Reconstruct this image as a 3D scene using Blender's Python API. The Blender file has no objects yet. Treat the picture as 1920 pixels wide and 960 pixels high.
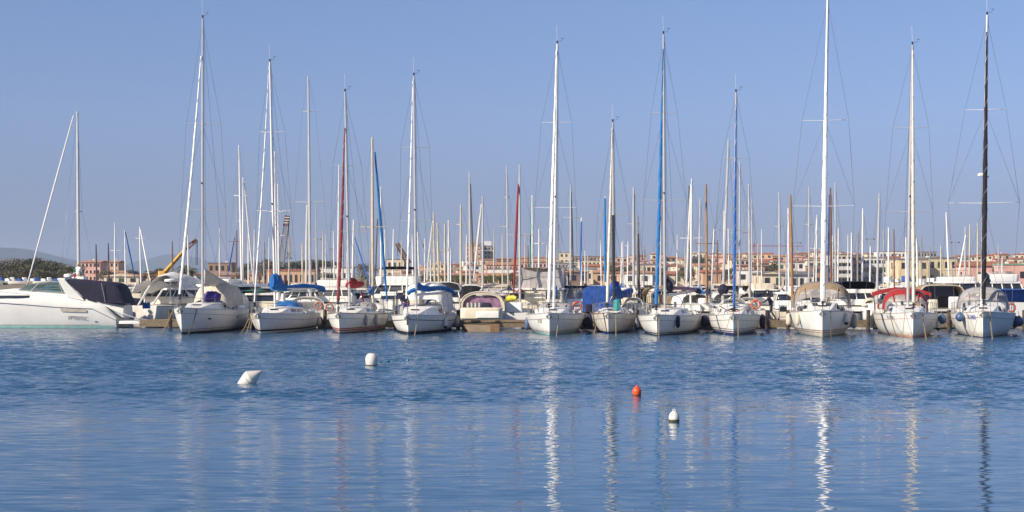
import bpy, math, random
import numpy as np
from mathutils import Vector, Matrix
from math import sin, cos, pi, sqrt, atan2
R = math.radians
S = bpy.context.scene
COL = S.collection
F, HC, CX, HY = 2970.0, 3.4, 960.0, 517.0      # focal length in photo pixels, eye height (m), principal column, horizon row

# ------------------------------------------------------------------ camera
cam = bpy.data.cameras.new('camera')
cam.sensor_width = 36
cam.lens = F / 1920 * 36
cam.shift_y = 37 / 1920
cam.clip_start, cam.clip_end = 0.3, 40000
co = bpy.data.objects.new('camera', cam)
COL.objects.link(co)
co.location = (0, 0, HC)
co.rotation_euler = (R(90), 0, 0)
S.camera = co

# ------------------------------------------------------------------ sky, sun, exposure
SUN_EL = 33.0
SUN_DIR = Vector((-0.85, -0.55, 0)).normalized()         # towards the sun, in plan
w = bpy.data.worlds.new('World')
S.world = w
w.use_nodes = True
nt = w.node_tree
nt.nodes.clear()
N = nt.nodes.new
out = N('ShaderNodeOutputWorld')
bg = N('ShaderNodeBackground')
sky = N('ShaderNodeTexSky')
sky.sky_type = 'NISHITA'
sky.sun_disc = False
sky.sun_elevation = R(SUN_EL)
sky.sun_rotation = atan2(SUN_DIR.x, SUN_DIR.y)
sky.altitude = 0
sky.air_density = 0.9
sky.dust_density = 0.6
sky.ozone_density = 3.0
# the sky's colour is graded by elevation only (a violet-blue spring haze near the horizon)
geo = N('ShaderNodeTexCoord')
sep = N('ShaderNodeSeparateXYZ')
ramp = N('ShaderNodeValToRGB')
mul = N('ShaderNodeMix')
mul.data_type = 'RGBA'
mul.blend_type = 'MULTIPLY'
mul.inputs[0].default_value = 1.0
nt.links.new(geo.outputs['Generated'], sep.inputs[0])
nt.links.new(sep.outputs['Z'], ramp.inputs[0])
SKYC = [(0.0, (0.35, 0.40, 0.75)), (0.05, (0.48, 0.50, 0.76)), (0.10, (0.65, 0.64, 0.85)), (0.17, (0.73, 0.73, 0.90)), (0.4, (0.80, 0.78, 0.86)), (0.7, (1.0, 0.88, 0.80)), (1.0, (1.0, 0.88, 0.78))]
els = ramp.color_ramp.elements
els[0].position, els[0].color = SKYC[0][0], (*SKYC[0][1], 1)
els[1].position, els[1].color = SKYC[-1][0], (*SKYC[-1][1], 1)
for p, c in SKYC[1:-1]:
    e = els.new(p)
    e.color = (*c, 1)
nt.links.new(sky.outputs[0], mul.inputs[6])
nt.links.new(ramp.outputs[0], mul.inputs[7])
nt.links.new(mul.outputs[2], bg.inputs[0])
bg.inputs[1].default_value = 0.10
nt.links.new(bg.outputs[0], out.inputs[0])

sl = bpy.data.lights.new('sun', 'SUN')
sl.energy = 5.0
sl.angle = R(0.6)
sl.color = (1.0, 0.89, 0.73)
so = bpy.data.objects.new('sun', sl)
COL.objects.link(so)
sv = Vector((SUN_DIR.x * cos(R(SUN_EL)), SUN_DIR.y * cos(R(SUN_EL)), sin(R(SUN_EL))))
so.rotation_euler = sv.to_track_quat('Z', 'Y').to_euler()
so.location = (0, 0, 60)
S.view_settings.view_transform = 'Standard'
S.view_settings.look = 'None'
S.view_settings.exposure = 0.4
S.view_settings.gamma = 1.0
S.view_settings.use_curve_mapping = False
S.render.engine = 'CYCLES'
S.cycles.max_bounces = 6
S.cycles.diffuse_bounces = 3
S.cycles.glossy_bounces = 3
S.cycles.transmission_bounces = 4
S.cycles.transparent_max_bounces = 8
S.cycles.volume_bounces = 0
S.cycles.use_denoising = True

# ------------------------------------------------------------------ materials
MATS = {}


def mat(name, col, rough=0.6, metal=0.0, var=0.08, scale=3.0, bump=0.0, bscale=20.0, alpha=1.0, spec=0.5, streak=0.0, streak_col=(0.35, 0.27, 0.16), scum=False):
    if name in MATS:
        return MATS[name]
    m = bpy.data.materials.new(name)
    m.use_nodes = True
    t = m.node_tree
    b = t.nodes['Principled BSDF']
    b.inputs['Roughness'].default_value = rough
    b.inputs['Metallic'].default_value = metal
    b.inputs['Specular IOR Level'].default_value = spec
    b.inputs['Base Color'].default_value = (*col, 1)
    tc = t.nodes.new('ShaderNodeTexCoord')
    if var > 0:
        nz = t.nodes.new('ShaderNodeTexNoise')
        nz.inputs['Scale'].default_value = scale
        nz.inputs['Detail'].default_value = 4
        mp = t.nodes.new('ShaderNodeMapRange')
        mp.inputs[1].default_value, mp.inputs[2].default_value = 0.3, 0.7
        mp.inputs[3].default_value, mp.inputs[4].default_value = 1 - var * 1.6, 1 + var * 0.6
        mx = t.nodes.new('ShaderNodeMix')
        mx.data_type = 'RGBA'
        mx.blend_type = 'MULTIPLY'
        mx.inputs[0].default_value = 1
        mx.inputs[6].default_value = (*col, 1)
        t.links.new(tc.outputs['Object'], nz.inputs['Vector'])
        t.links.new(nz.outputs['Fac'], mp.inputs[0])
        t.links.new(mp.outputs[0], mx.inputs[7])
        last = mx.outputs[2]
        if streak > 0:        # rain-run dirt: noise stretched up and down
            mpg = t.nodes.new('ShaderNodeMapping')
            mpg.inputs['Scale'].default_value = (9, 9, 0.5)
            n2 = t.nodes.new('ShaderNodeTexNoise')
            n2.inputs['Scale'].default_value = 1.2
            n2.inputs['Detail'].default_value = 3
            r2 = t.nodes.new('ShaderNodeMapRange')
            r2.inputs[1].default_value, r2.inputs[2].default_value = 0.5, 0.8
            r2.inputs[3].default_value, r2.inputs[4].default_value = 0, streak
            m2 = t.nodes.new('ShaderNodeMix')
            m2.data_type = 'RGBA'
            m2.inputs[7].default_value = (*streak_col, 1)
            t.links.new(tc.outputs['Object'], mpg.inputs[0])
            t.links.new(mpg.outputs[0], n2.inputs['Vector'])
            t.links.new(n2.outputs['Fac'], r2.inputs[0])
            t.links.new(r2.outputs[0], m2.inputs[0])
            t.links.new(last, m2.inputs[6])
            last = m2.outputs[2]
        if scum:              # brownish growth just above the waterline, broken up by noise
            sx = t.nodes.new('ShaderNodeSeparateXYZ')
            n4 = t.nodes.new('ShaderNodeTexNoise')
            n4.inputs['Scale'].default_value = 3.5
            n4.inputs['Detail'].default_value = 4
            ad = t.nodes.new('ShaderNodeMath')
            ad.operation = 'MULTIPLY_ADD'
            ad.inputs[1].default_value = -0.5
            r4 = t.nodes.new('ShaderNodeMapRange')
            r4.inputs[1].default_value, r4.inputs[2].default_value = 0.10, -0.20
            r4.inputs[3].default_value, r4.inputs[4].default_value = 0.0, 0.6
            m4 = t.nodes.new('ShaderNodeMix')
            m4.data_type = 'RGBA'
            m4.inputs[7].default_value = (0.30, 0.24, 0.12, 1)
            t.links.new(tc.outputs['Object'], sx.inputs[0])
            t.links.new(tc.outputs['Object'], n4.inputs['Vector'])
            t.links.new(n4.outputs['Fac'], ad.inputs[0])
            t.links.new(sx.outputs['Z'], ad.inputs[2])
            t.links.new(ad.outputs[0], r4.inputs[0])
            t.links.new(r4.outputs[0], m4.inputs[0])
            t.links.new(last, m4.inputs[6])
            last = m4.outputs[2]
        t.links.new(last, b.inputs['Base Color'])
    if bump > 0:
        n3 = t.nodes.new('ShaderNodeTexNoise')
        n3.inputs['Scale'].default_value = bscale
        n3.inputs['Detail'].default_value = 3
        bp = t.nodes.new('ShaderNodeBump')
        bp.inputs['Strength'].default_value = 1.0
        bp.inputs['Distance'].default_value = bump
        t.links.new(tc.outputs['Object'], n3.inputs['Vector'])
        t.links.new(n3.outputs['Fac'], bp.inputs['Height'])
        t.links.new(bp.outputs[0], b.inputs['Normal'])
    if alpha < 1:
        b.inputs['Alpha'].default_value = alpha
    MATS[name] = m
    return m


gel = mat('gelcoat white', (0.80, 0.78, 0.74), 0.38, var=0.05, scale=0.8, streak=0.26, scum=True)
gel2 = mat('gelcoat clean white', (0.82, 0.80, 0.75), 0.25, var=0.04, scale=1.2)
cream = mat('gelcoat cream', (0.72, 0.64, 0.50), 0.3, var=0.06, streak=0.2)
oldwhite = mat('weathered white paint', (0.68, 0.65, 0.60), 0.5, var=0.12, streak=0.4, scum=True)
deckm = mat('nonskid deck', (0.66, 0.63, 0.57), 0.7, var=0.1, bump=0.002, bscale=60)
teak = mat('teak', (0.30, 0.18, 0.09), 0.6, var=0.2, scale=8)
alu = mat('aluminium spar', (0.62, 0.61, 0.60), 0.35, 0.35, var=0.06)
sparw = mat('white spar', (0.80, 0.79, 0.77), 0.35, var=0.05)
sparcream = mat('cream spar', (0.60, 0.53, 0.40), 0.45, var=0.08)
spargold = mat('varnished wood spar', (0.36, 0.20, 0.09), 0.4, var=0.15)
spardark = mat('dark spar', (0.05, 0.045, 0.05), 0.4, var=0.1)
spargrey = mat('grey spar', (0.34, 0.33, 0.32), 0.45, 0.2, var=0.08)
sparbrown = mat('brown spar', (0.20, 0.10, 0.06), 0.5, var=0.1)
steel = mat('stainless steel', (0.55, 0.54, 0.52), 0.25, 0.8, var=0.05)
wirem = mat('rigging wire', (0.22, 0.22, 0.24), 0.4, 0.5, var=0)
black = mat('black rubber', (0.02, 0.02, 0.022), 0.6, var=0.1)
glassd = mat('dark tinted glass', (0.025, 0.03, 0.045), 0.06, var=0.05, spec=0.8)
glassb = mat('blue tinted glass', (0.05, 0.10, 0.15), 0.06, var=0.05, spec=0.8)
glasst = mat('teal wind screen', (0.05, 0.13, 0.13), 0.06, var=0.3, scale=2, spec=0.9, alpha=0.6)
vinyl = mat('clear vinyl', (0.50, 0.46, 0.44), 0.12, var=0.2, scale=2, spec=0.8, alpha=0.55)
blue = mat('bright blue canvas', (0.006, 0.13, 0.42), 0.85, var=0.15, bump=0.02, bscale=6)
blue2 = mat('royal blue canvas', (0.02, 0.085, 0.36), 0.85, var=0.2, bump=0.03, bscale=4)
bluefurl = mat('blue furled sail', (0.006, 0.16, 0.45), 0.8, var=0.12, bump=0.02, bscale=5)
bluefurl2 = mat('deep blue furled sail', (0.008, 0.11, 0.42), 0.8, var=0.12, bump=0.02, bscale=5)
navy = mat('navy canvas', (0.011, 0.011, 0.036), 0.85, var=0.2, bump=0.02, bscale=5)
violet = mat('violet cloth', (0.05, 0.02, 0.22), 0.6, var=0.3, scale=6, bump=0.02, bscale=8)
purple = mat('purple canvas', (0.28, 0.16, 0.26), 0.85, var=0.3, scale=3)
red = mat('red canvas', (0.34, 0.02, 0.02), 0.8, var=0.12, bump=0.02, bscale=5)
redfurl = mat('dark red furled sail', (0.22, 0.02, 0.025), 0.8, var=0.15, bump=0.02, bscale=5)
tan = mat('tan canvas', (0.30, 0.22, 0.14), 0.9, var=0.12, bump=0.02, bscale=5)
beige = mat('beige canvas', (0.60, 0.53, 0.43), 0.9, var=0.1, bump=0.03, bscale=3)
greyc = mat('grey canvas', (0.36, 0.35, 0.36), 0.9, var=0.12, bump=0.03, bscale=3)
whitec = mat('white canvas', (0.74, 0.72, 0.70), 0.85, var=0.08, bump=0.03, bscale=3)
greenc = mat('green canvas', (0.02, 0.13, 0.08), 0.85, var=0.2)
tealc = mat('teal canvas', (0.03, 0.30, 0.30), 0.8, var=0.2)
antif_black = mat('black antifouling', (0.02, 0.02, 0.025), 0.6)
antif_blue = mat('navy stripe', (0.02, 0.03, 0.14), 0.35, var=0.1)
stripe_red = mat('red stripe', (0.40, 0.06, 0.05), 0.35, var=0.1)
stripe_pink = mat('faded pink stripe', (0.55, 0.32, 0.25), 0.5, var=0.15)
stripe_tan = mat('tan stripe', (0.34, 0.20, 0.10), 0.35, var=0.1)
stripe_grey = mat('grey cove line', (0.30, 0.29, 0.33), 0.35, var=0.1)
stripe_green = mat('sea green stripe', (0.30, 0.55, 0.48), 0.4, var=0.1)
navyf = mat('navy fender cloth', (0.015, 0.018, 0.06), 0.85, var=0.2)
bluef = mat('blue fender', (0.07, 0.12, 0.24), 0.4, var=0.1)
whitef = mat('white fender', (0.70, 0.68, 0.64), 0.4, var=0.08)
creamf = mat('cream fender', (0.62, 0.56, 0.44), 0.45, var=0.12)
orange = mat('orange buoy plastic', (0.75, 0.09, 0.02), 0.4, var=0.08)
ring_or = mat('faded orange lifebuoy', (0.50, 0.17, 0.10), 0.55, var=0.12)
rope = mat('rope', (0.40, 0.30, 0.18), 0.9, var=0.3, scale=20)
ropedk = mat('weedy rope', (0.12, 0.09, 0.06), 0.9, var=0.3, scale=20)
netm = mat('teal floating line', (0.03, 0.42, 0.40), 0.7, var=0.2)
wood = mat('weathered planks', (0.30, 0.21, 0.13), 0.85, var=0.25, scale=6, bump=0.01)
woodlt = mat('pale timber edge', (0.22, 0.17, 0.11), 0.8, var=0.2, scale=6)
hullbrown = mat('brown varnished hull', (0.42, 0.31, 0.20), 0.45, var=0.2, scale=3)
rust = mat('rusty steel', (0.20, 0.08, 0.04), 0.8, var=0.3, scale=5)
yellow = mat('crane yellow', (0.52, 0.29, 0.03), 0.5, var=0.12)
yellowb = mat('bright yellow', (0.70, 0.60, 0.05), 0.6, var=0.1)
concrete = mat('concrete', (0.36, 0.34, 0.31), 0.85, var=0.15, scale=1.5, bump=0.01)
greyhull = mat('grey inflatable tube', (0.30, 0.30, 0.36), 0.5, var=0.1)
tilem = mat('terracotta roof tiles', (0.42, 0.16, 0.09), 0.85, var=0.3, scale=1.5)
tilel = mat('pale roof tiles', (0.50, 0.26, 0.16), 0.85, var=0.3, scale=1.5)
slate = mat('grey flat roof', (0.20, 0.19, 0.20), 0.8, var=0.15, scale=1)
bluroof = mat('blue sheet roof', (0.12, 0.27, 0.42), 0.5, var=0.1)
shutter = mat('dark window', (0.035, 0.035, 0.04), 0.25, var=0.2, scale=1)
shutterg = mat('green shutter', (0.04, 0.09, 0.06), 0.6, var=0.2, scale=1)
WALLS = {'cream': mat('cream render', (0.74, 0.62, 0.46), 0.9, var=0.12, scale=0.6, streak=0.25),
         'yellow': mat('yellow render', (0.70, 0.58, 0.37), 0.9, var=0.12, scale=0.6, streak=0.2),
         'pink': mat('pink render', (0.70, 0.42, 0.36), 0.9, var=0.12, scale=0.6, streak=0.2),
         'orange': mat('orange render', (0.62, 0.40, 0.26), 0.9, var=0.12, scale=0.6, streak=0.2),
         'white': mat('white render', (0.80, 0.77, 0.73), 0.9, var=0.1, scale=0.6, streak=0.3),
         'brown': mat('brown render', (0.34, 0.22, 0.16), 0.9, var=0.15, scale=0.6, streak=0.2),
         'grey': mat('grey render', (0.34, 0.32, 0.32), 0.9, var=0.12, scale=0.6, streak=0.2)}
barkm = mat('bark', (0.10, 0.07, 0.05), 0.9, var=0.3, scale=4)
skin = mat('skin', (0.48, 0.24, 0.16), 0.55, var=0.05)
hairm = mat('dark hair', (0.03, 0.02, 0.015), 0.7)
straw = mat('straw', (0.60, 0.45, 0.18), 0.8, var=0.15, scale=20)
jeans = mat('grey jeans', (0.11, 0.13, 0.18), 0.9, var=0.15, scale=8)
jacket = mat('navy jacket', (0.015, 0.02, 0.05), 0.9, var=0.15, scale=8)
shirtw = mat('white shirt', (0.70, 0.69, 0.74), 0.9, var=0.06, scale=8)
shoe = mat('tan shoe', (0.25, 0.12, 0.06), 0.7)
ftext = mat('blue lettering', (0.08, 0.10, 0.40), 0.5, var=0)
gtext = mat('grey lettering', (0.28, 0.26, 0.28), 0.5, var=0)
fg = mat('flag green', (0.02, 0.20, 0.08), 0.8)
fw = mat('flag white', (0.75, 0.75, 0.75), 0.8)
fr = mat('flag red', (0.50, 0.03, 0.03), 0.8)


def leafmat(name, c1, c2):
    m = bpy.data.materials.new(name)
    m.use_nodes = True
    t = m.node_tree
    b = t.nodes['Principled BSDF']
    b.inputs['Roughness'].default_value = 0.75
    tc = t.nodes.new('ShaderNodeTexCoord')
    oi = t.nodes.new('ShaderNodeObjectInfo')
    nz = t.nodes.new('ShaderNodeTexNoise')
    nz.inputs['Scale'].default_value = 1.3
    nz.inputs['Detail'].default_value = 5
    ad = t.nodes.new('ShaderNodeVectorMath')
    ad.operation = 'ADD'
    rp = t.nodes.new('ShaderNodeMapRange')
    rp.inputs[1].default_value, rp.inputs[2].default_value = 0.35, 0.65
    mx = t.nodes.new('ShaderNodeMix')
    mx.data_type = 'RGBA'
    mx.inputs[6].default_value = (*c1, 1)
    mx.inputs[7].default_value = (*c2, 1)
    t.links.new(tc.outputs['Object'], ad.inputs[0])
    t.links.new(oi.outputs['Location'], ad.inputs[1])
    t.links.new(ad.outputs[0], nz.inputs['Vector'])
    t.links.new(nz.outputs['Fac'], rp.inputs[0])
    t.links.new(rp.outputs[0], mx.inputs[0])
    t.links.new(mx.outputs[2], b.inputs['Base Color'])
    return m


leafA = leafmat('olive foliage', (0.06, 0.065, 0.028), (0.15, 0.13, 0.06))
leafB = leafmat('dark pine foliage', (0.03, 0.042, 0.02), (0.09, 0.085, 0.04))
leafC = leafmat('bare brown twigs', (0.10, 0.07, 0.05), (0.17, 0.12, 0.08))
leafP = leafmat('palm fronds', (0.05, 0.08, 0.02), (0.16, 0.15, 0.06))


# ------------------------------------------------------------------ mesh helpers
class MB:
    def __init__(s):
        s.v, s.f = [], []

    def box(s, c, d, M=None):
        i = len(s.v)
        for a in (-1, 1):
            for b in (-1, 1):
                for e in (-1, 1):
                    p = Vector((c[0] + a * d[0] / 2, c[1] + b * d[1] / 2, c[2] + e * d[2] / 2))
                    s.v.append(M @ p if M else p)
        for q in ((0, 1, 3, 2), (4, 6, 7, 5), (0, 4, 5, 1), (2, 3, 7, 6), (0, 2, 6, 4), (1, 5, 7, 3)):
            s.f.append(tuple(i + k for k in q))
        return s

    def bbox(s, x0, x1, y0, y1, z0, z1):
        return s.box(((x0 + x1) / 2, (y0 + y1) / 2, (z0 + z1) / 2), (x1 - x0, y1 - y0, z1 - z0))

    def loft(s, rings, closed=True, caps=True):
        i = len(s.v)
        n = len(rings[0])
        for r in rings:
            s.v += [Vector(p) for p in r]
        for a in range(len(rings) - 1):
            for b in range(n if closed else n - 1):
                c = (b + 1) % n
                s.f.append((i + a * n + b, i + a * n + c, i + (a + 1) * n + c, i + (a + 1) * n + b))
        if caps and closed:
            s.f.append(tuple(i + k for k in reversed(range(n))))
            s.f.append(tuple(i + (len(rings) - 1) * n + k for k in range(n)))
        return s

    def tube(s, pts, r, n=6, rv=None, caps=True):
        pts = [Vector(p) for p in pts]
        m = len(pts)
        if not isinstance(r, (list, tuple)):
            r = [r] * m
        if rv is not None and not isinstance(rv, (list, tuple)):
            rv = [rv] * m
        rings = []
        for k, p in enumerate(pts):
            t = (pts[min(k + 1, m - 1)] - pts[max(k - 1, 0)])
            t = t.normalized() if t.length > 0 else Vector((0, 0, 1))
            up = Vector((0, 0, 1)) if abs(t.z) < 0.9 else Vector((0, 1, 0))
            x = t.cross(up).normalized()
            y = x.cross(t).normalized()
            b = rv[k] if rv else r[k]
            rings.append([p + x * (cos(2 * pi * j / n) * r[k]) + y * (sin(2 * pi * j / n) * b) for j in range(n)])
        return s.loft(rings, True, caps)

    def lathe(s, prof, n=16, M=None):
        rings = [[Vector((r * cos(2 * pi * j / n), r * sin(2 * pi * j / n), z)) for j in range(n)] for r, z in prof]
        if M:
            rings = [[M @ p for p in q] for q in rings]
        return s.loft(rings)

    def grid(s, fn, nu, nv):
        i = len(s.v)
        for a in range(nu + 1):
            for b in range(nv + 1):
                s.v.append(Vector(fn(a / nu, b / nv)))
        for a in range(nu):
            for b in range(nv):
                k = i + a * (nv + 1) + b
                s.f.append((k, k + 1, k + nv + 2, k + nv + 1))
        return s

    def mesh(s, name, m, smooth=False):
        me = bpy.data.meshes.new(name)
        me.from_pydata([tuple(p) for p in s.v], [], s.f)
        me.materials.append(m)
        if smooth:
            me.shade_smooth()
            if smooth != 'all':
                me.set_sharp_from_angle(angle=R(40))
        me.update()
        return me

    def build(s, name, m, parent=None, smooth=True):
        o = bpy.data.objects.new(name, s.mesh(name, m, smooth))
        COL.objects.link(o)
        if parent:
            o.parent = parent
        return o


def rrprism(b, w, y0, y1, z0, z1, r=0.15, tx=0.0, tf=0.0, tb=0.0, cx=0.0, n=4):
    """rounded-plan prism whose top is narrower by tx, and raked by tf at y0 and tb at y1; the upper edge is rounded"""
    def ring(z, k, ins=0.0):
        ww = w / 2 - tx * k - ins
        a, c = y0 + tf * k + ins, y1 - tb * k - ins
        rr = max(0.01, min(r, ww * 0.9, (c - a) * 0.45))
        pts = []
        for (sx, sy, a0) in ((1, 1, 0), (-1, 1, 90), (-1, -1, 180), (1, -1, 270)):
            ox, oy = cx + sx * (ww - rr), (c - rr if sy > 0 else a + rr)
            for j in range(n + 1):
                t = R(a0 + 90 * j / n)
                pts.append((ox + rr * cos(t), oy + rr * sin(t), z))
        return pts
    h = z1 - z0
    e = min(0.08, h * 0.3)
    b.loft([ring(z0, 0), ring(z1 - e, 1 - e / h), ring(z1 - e * 0.3, 1, e * 0.35), ring(z1, 1, e)])
    return b


def P(px, py, Y):
    return Vector(((px - CX) * Y / F, Y, HC - (py - HY) * Y / F))


def yw(py, z=0.0):
    return F * (HC - z) / (py - HY)


def tag(o, label, cat, group=None, kind=None):
    if label:
        o['label'] = label
    if cat:
        o['category'] = cat
    if group:
        o['group'] = group
    if kind:
        o['kind'] = kind
    return o


def empty(name, loc, rz=0.0):
    o = bpy.data.objects.new(name, None)
    o.empty_display_size = 0.5
    COL.objects.link(o)
    o.location = loc
    o.rotation_euler = (0, 0, rz)
    return o


def thing(name, label, cat, loc, rz=0.0, group=None):
    return tag(empty(name, loc, rz), label, cat, group)


def copy_tree(o, parent=None):
    c = o.copy()
    COL.objects.link(c)
    c.parent = parent
    for ch in list(o.children):
        copy_tree(ch, c)
    return c


def text(name, s, size, m, M, parent, align='LEFT'):
    cu = bpy.data.curves.new(name, 'FONT')
    cu.body = s
    cu.size = size
    cu.extrude = 0.004
    cu.align_x = align
    o = bpy.data.objects.new(name, cu)
    COL.objects.link(o)
    dg = bpy.context.evaluated_depsgraph_get()
    me = bpy.data.meshes.new_from_object(o.evaluated_get(dg))
    bpy.data.objects.remove(o)
    me.transform(M)
    me.materials.clear()
    me.materials.append(m)
    q = bpy.data.objects.new(name, me)
    COL.objects.link(q)
    q.parent = parent
    return q


# ------------------------------------------------------------------ water, land, hills
def water_material():
    m = bpy.data.materials.new('harbour water')
    m.use_nodes = True
    t = m.node_tree
    L = t.links.new
    b = t.nodes['Principled BSDF']
    b.inputs['Base Color'].default_value = (0.009, 0.066, 0.145, 1)
    b.inputs['Roughness'].default_value = 0.04
    b.inputs['IOR'].default_value = 1.333
    g = t.nodes.new('ShaderNodeNewGeometry')
    sp = t.nodes.new('ShaderNodeSeparateXYZ')
    L(g.outputs['Position'], sp.inputs[0])
    # calm near the quay, a breeze ruffles the water farther out; wandering border
    nz = t.nodes.new('ShaderNodeTexNoise')
    mpz = t.nodes.new('ShaderNodeMapping')
    mpz.inputs['Scale'].default_value = (0.10, 0.16, 1)
    nz.inputs['Scale'].default_value = 0.9
    nz.inputs['Detail'].default_value = 3
    L(g.outputs['Position'], mpz.inputs[0])
    L(mpz.outputs[0], nz.inputs['Vector'])
    ma = t.nodes.new('ShaderNodeMath')
    ma.operation = 'MULTIPLY_ADD'
    ma.inputs[1].default_value = 14.0
    L(nz.outputs['Fac'], ma.inputs[0])
    L(sp.outputs['Y'], ma.inputs[2])
    rg = t.nodes.new('ShaderNodeMapRange')
    rg.interpolation_type = 'SMOOTHSTEP'
    rg.inputs[1].default_value, rg.inputs[2].default_value = 42.0, 56.0
    rg.inputs[3].default_value, rg.inputs[4].default_value = 0.02, W_WIND
    L(ma.outputs[0], rg.inputs[0])

    def noise(sc, sx, sy, det, rot=0.0, dist=0.0):
        mp = t.nodes.new('ShaderNodeMapping')
        mp.inputs['Scale'].default_value = (sx, sy, 1)
        mp.inputs['Rotation'].default_value = (0, 0, R(rot))
        n = t.nodes.new('ShaderNodeTexNoise')
        n.inputs['Scale'].default_value = sc
        n.inputs['Detail'].default_value = det
        n.inputs['Distortion'].default_value = dist
        L(g.outputs['Position'], mp.inputs[0])
        L(mp.outputs[0], n.inputs['Vector'])
        return n.outputs['Fac']

    def math(op, a, c):
        n = t.nodes.new('ShaderNodeMath')
        n.operation = op
        for k, q in enumerate((a, c)):
            if isinstance(q, (int, float)):
                n.inputs[k].default_value = q
            else:
                L(q, n.inputs[k])
        return n.outputs[0]

    def vec(op, a, c):
        n = t.nodes.new('ShaderNodeVectorMath')
        n.operation = op
        for k, q in enumerate((a, c)):
            if isinstance(q, (tuple, list)):
                n.inputs[k].default_value = q
            elif q is not None:
                L(q, n.inputs['Scale'] if op == 'SCALE' and k == 1 else n.inputs[k])
        return n.outputs[0]

    def slopes(sc, sx, sy, det, rot, amp, ratio=1.0):     # slope field of one family of waves
        o = noise(sc, sx, sy, det, rot, 0.3).node.outputs['Color']
        return vec('MULTIPLY', vec('SUBTRACT', o, (0.5, 0.5, 0.5)), (amp * ratio, amp, 0))
    wind = vec('SCALE', vec('ADD', slopes(5.0, 0.5, 1.1, 3, 10, 0.30, 0.9), slopes(13.0, 0.6, 1.0, 3, -20, 0.45)), rg.outputs[0])
    lx = t.nodes.new('ShaderNodeMapRange')
    lx.inputs[1].default_value, lx.inputs[2].default_value = -9.0, 1.0
    lx.inputs[3].default_value, lx.inputs[4].default_value = 1.35, 1.0
    L(sp.outputs['X'], lx.inputs[0])
    rl = t.nodes.new('ShaderNodeMapRange')
    rl.inputs[1].default_value, rl.inputs[2].default_value = -10.0, 1.0
    rl.inputs[3].default_value, rl.inputs[4].default_value = 0.13, 0.05
    L(sp.outputs['X'], rl.inputs[0])
    L(rl.outputs[0], b.inputs['Roughness'])
    calm = vec('ADD', slopes(0.55, 0.3, 1.4, 2, -5, W_SWELL, 0.3), vec('SCALE', slopes(3.5, 0.4, 1.5, 3, 8, W_CALM, 0.8), lx.outputs[0]))
    nv = vec('NORMALIZE', vec('ADD', vec('ADD', wind, calm), g.outputs['Normal']), None)
    L(nv, b.inputs['Normal'])
    return m


W_CALM, W_WIND, W_SWELL = 0.16, 1.0, 0.05
def build_water():
    """one sheet: fine real wavelets where the breeze ruffles the basin, flat elsewhere"""
    xi = np.arange(-48, 48.01, 0.11)
    yi = np.arange(36, 112.01, 0.09)
    xs = np.concatenate(([-9000, -900, -200, -80, -55], xi, [55, 80, 200, 900, 9000]))
    ys = np.concatenate(([-60, 0, 20, 30], yi, [116, 130, 200, 600, 9500]))
    X, Y = np.meshgrid(xs, ys)
    rs = np.random.RandomState(4)
    Z = np.zeros_like(X)
    for k in range(46):
        lam = 0.30 * (2.3 ** rs.rand())
        th = np.radians(90 + rs.normal(0, 32))
        kx, ky = 2 * np.pi / lam * np.cos(th), 2 * np.pi / lam * np.sin(th)
        slope = WAVE_SLOPE * np.sqrt(2 / 46)
        Z += slope / (2 * np.pi / lam) * np.sin(kx * X + ky * Y + rs.rand() * 6.28)
    gust = 1 + 0.3 * np.sin(0.11 * X + 0.21 * Y + 1) * np.sin(0.05 * X - 0.33 * Y) + 0.15 * np.sin(0.31 * X + 0.9 * Y)
    edge = 40 + 3.5 * np.sin(0.17 * X + 0.5) + 2 * np.sin(0.41 * X) - 0.06 * X
    sm = lambda v: np.clip(v, 0, 1) ** 2 * (3 - 2 * np.clip(v, 0, 1))
    env = sm((Y - edge + 5) / 14) * sm((111 - Y) / 6) * sm((47 - np.abs(X)) / 5) * (1 - 0.5 * sm((Y - 72) / 18))
    env = np.maximum(env, 0)
    Z = Z * gust * env
    V = np.stack([X.ravel(), Y.ravel(), Z.ravel()], 1).astype(np.float32)
    ny, nx = X.shape
    a = (np.arange(ny - 1)[:, None] * nx + np.arange(nx - 1)[None, :]).ravel()
    Q = np.stack([a, a + 1, a + nx + 1, a + nx], 1).astype(np.int32)
    me = bpy.data.meshes.new('water')
    me.vertices.add(len(V))
    me.vertices.foreach_set('co', V.ravel())
    me.loops.add(Q.size)
    me.loops.foreach_set('vertex_index', Q.ravel())
    me.polygons.add(len(Q))
    me.polygons.foreach_set('loop_start', np.arange(0, Q.size, 4, dtype=np.int32))
    me.polygons.foreach_set('loop_total', np.full(len(Q), 4, np.int32))
    me.update(calc_edges=True)
    me.shade_smooth()
    me.materials.append(water_material())
    o = bpy.data.objects.new('water', me)
    COL.objects.link(o)
    tag(o, None, None, kind='structure')


WAVE_SLOPE = 0.14
build_water()


def ground_z(x, y):
    side = min(1, max(0, (x + 60) / 160))
    k = min(1, max(0, (y - 430) / 450))
    z = 1.15 + k * k * (3 - 2 * k) * (2.2 + 5.2 * side)
    if y > 900:
        z -= min(5, (y - 900) / 300)
    return z


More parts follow.
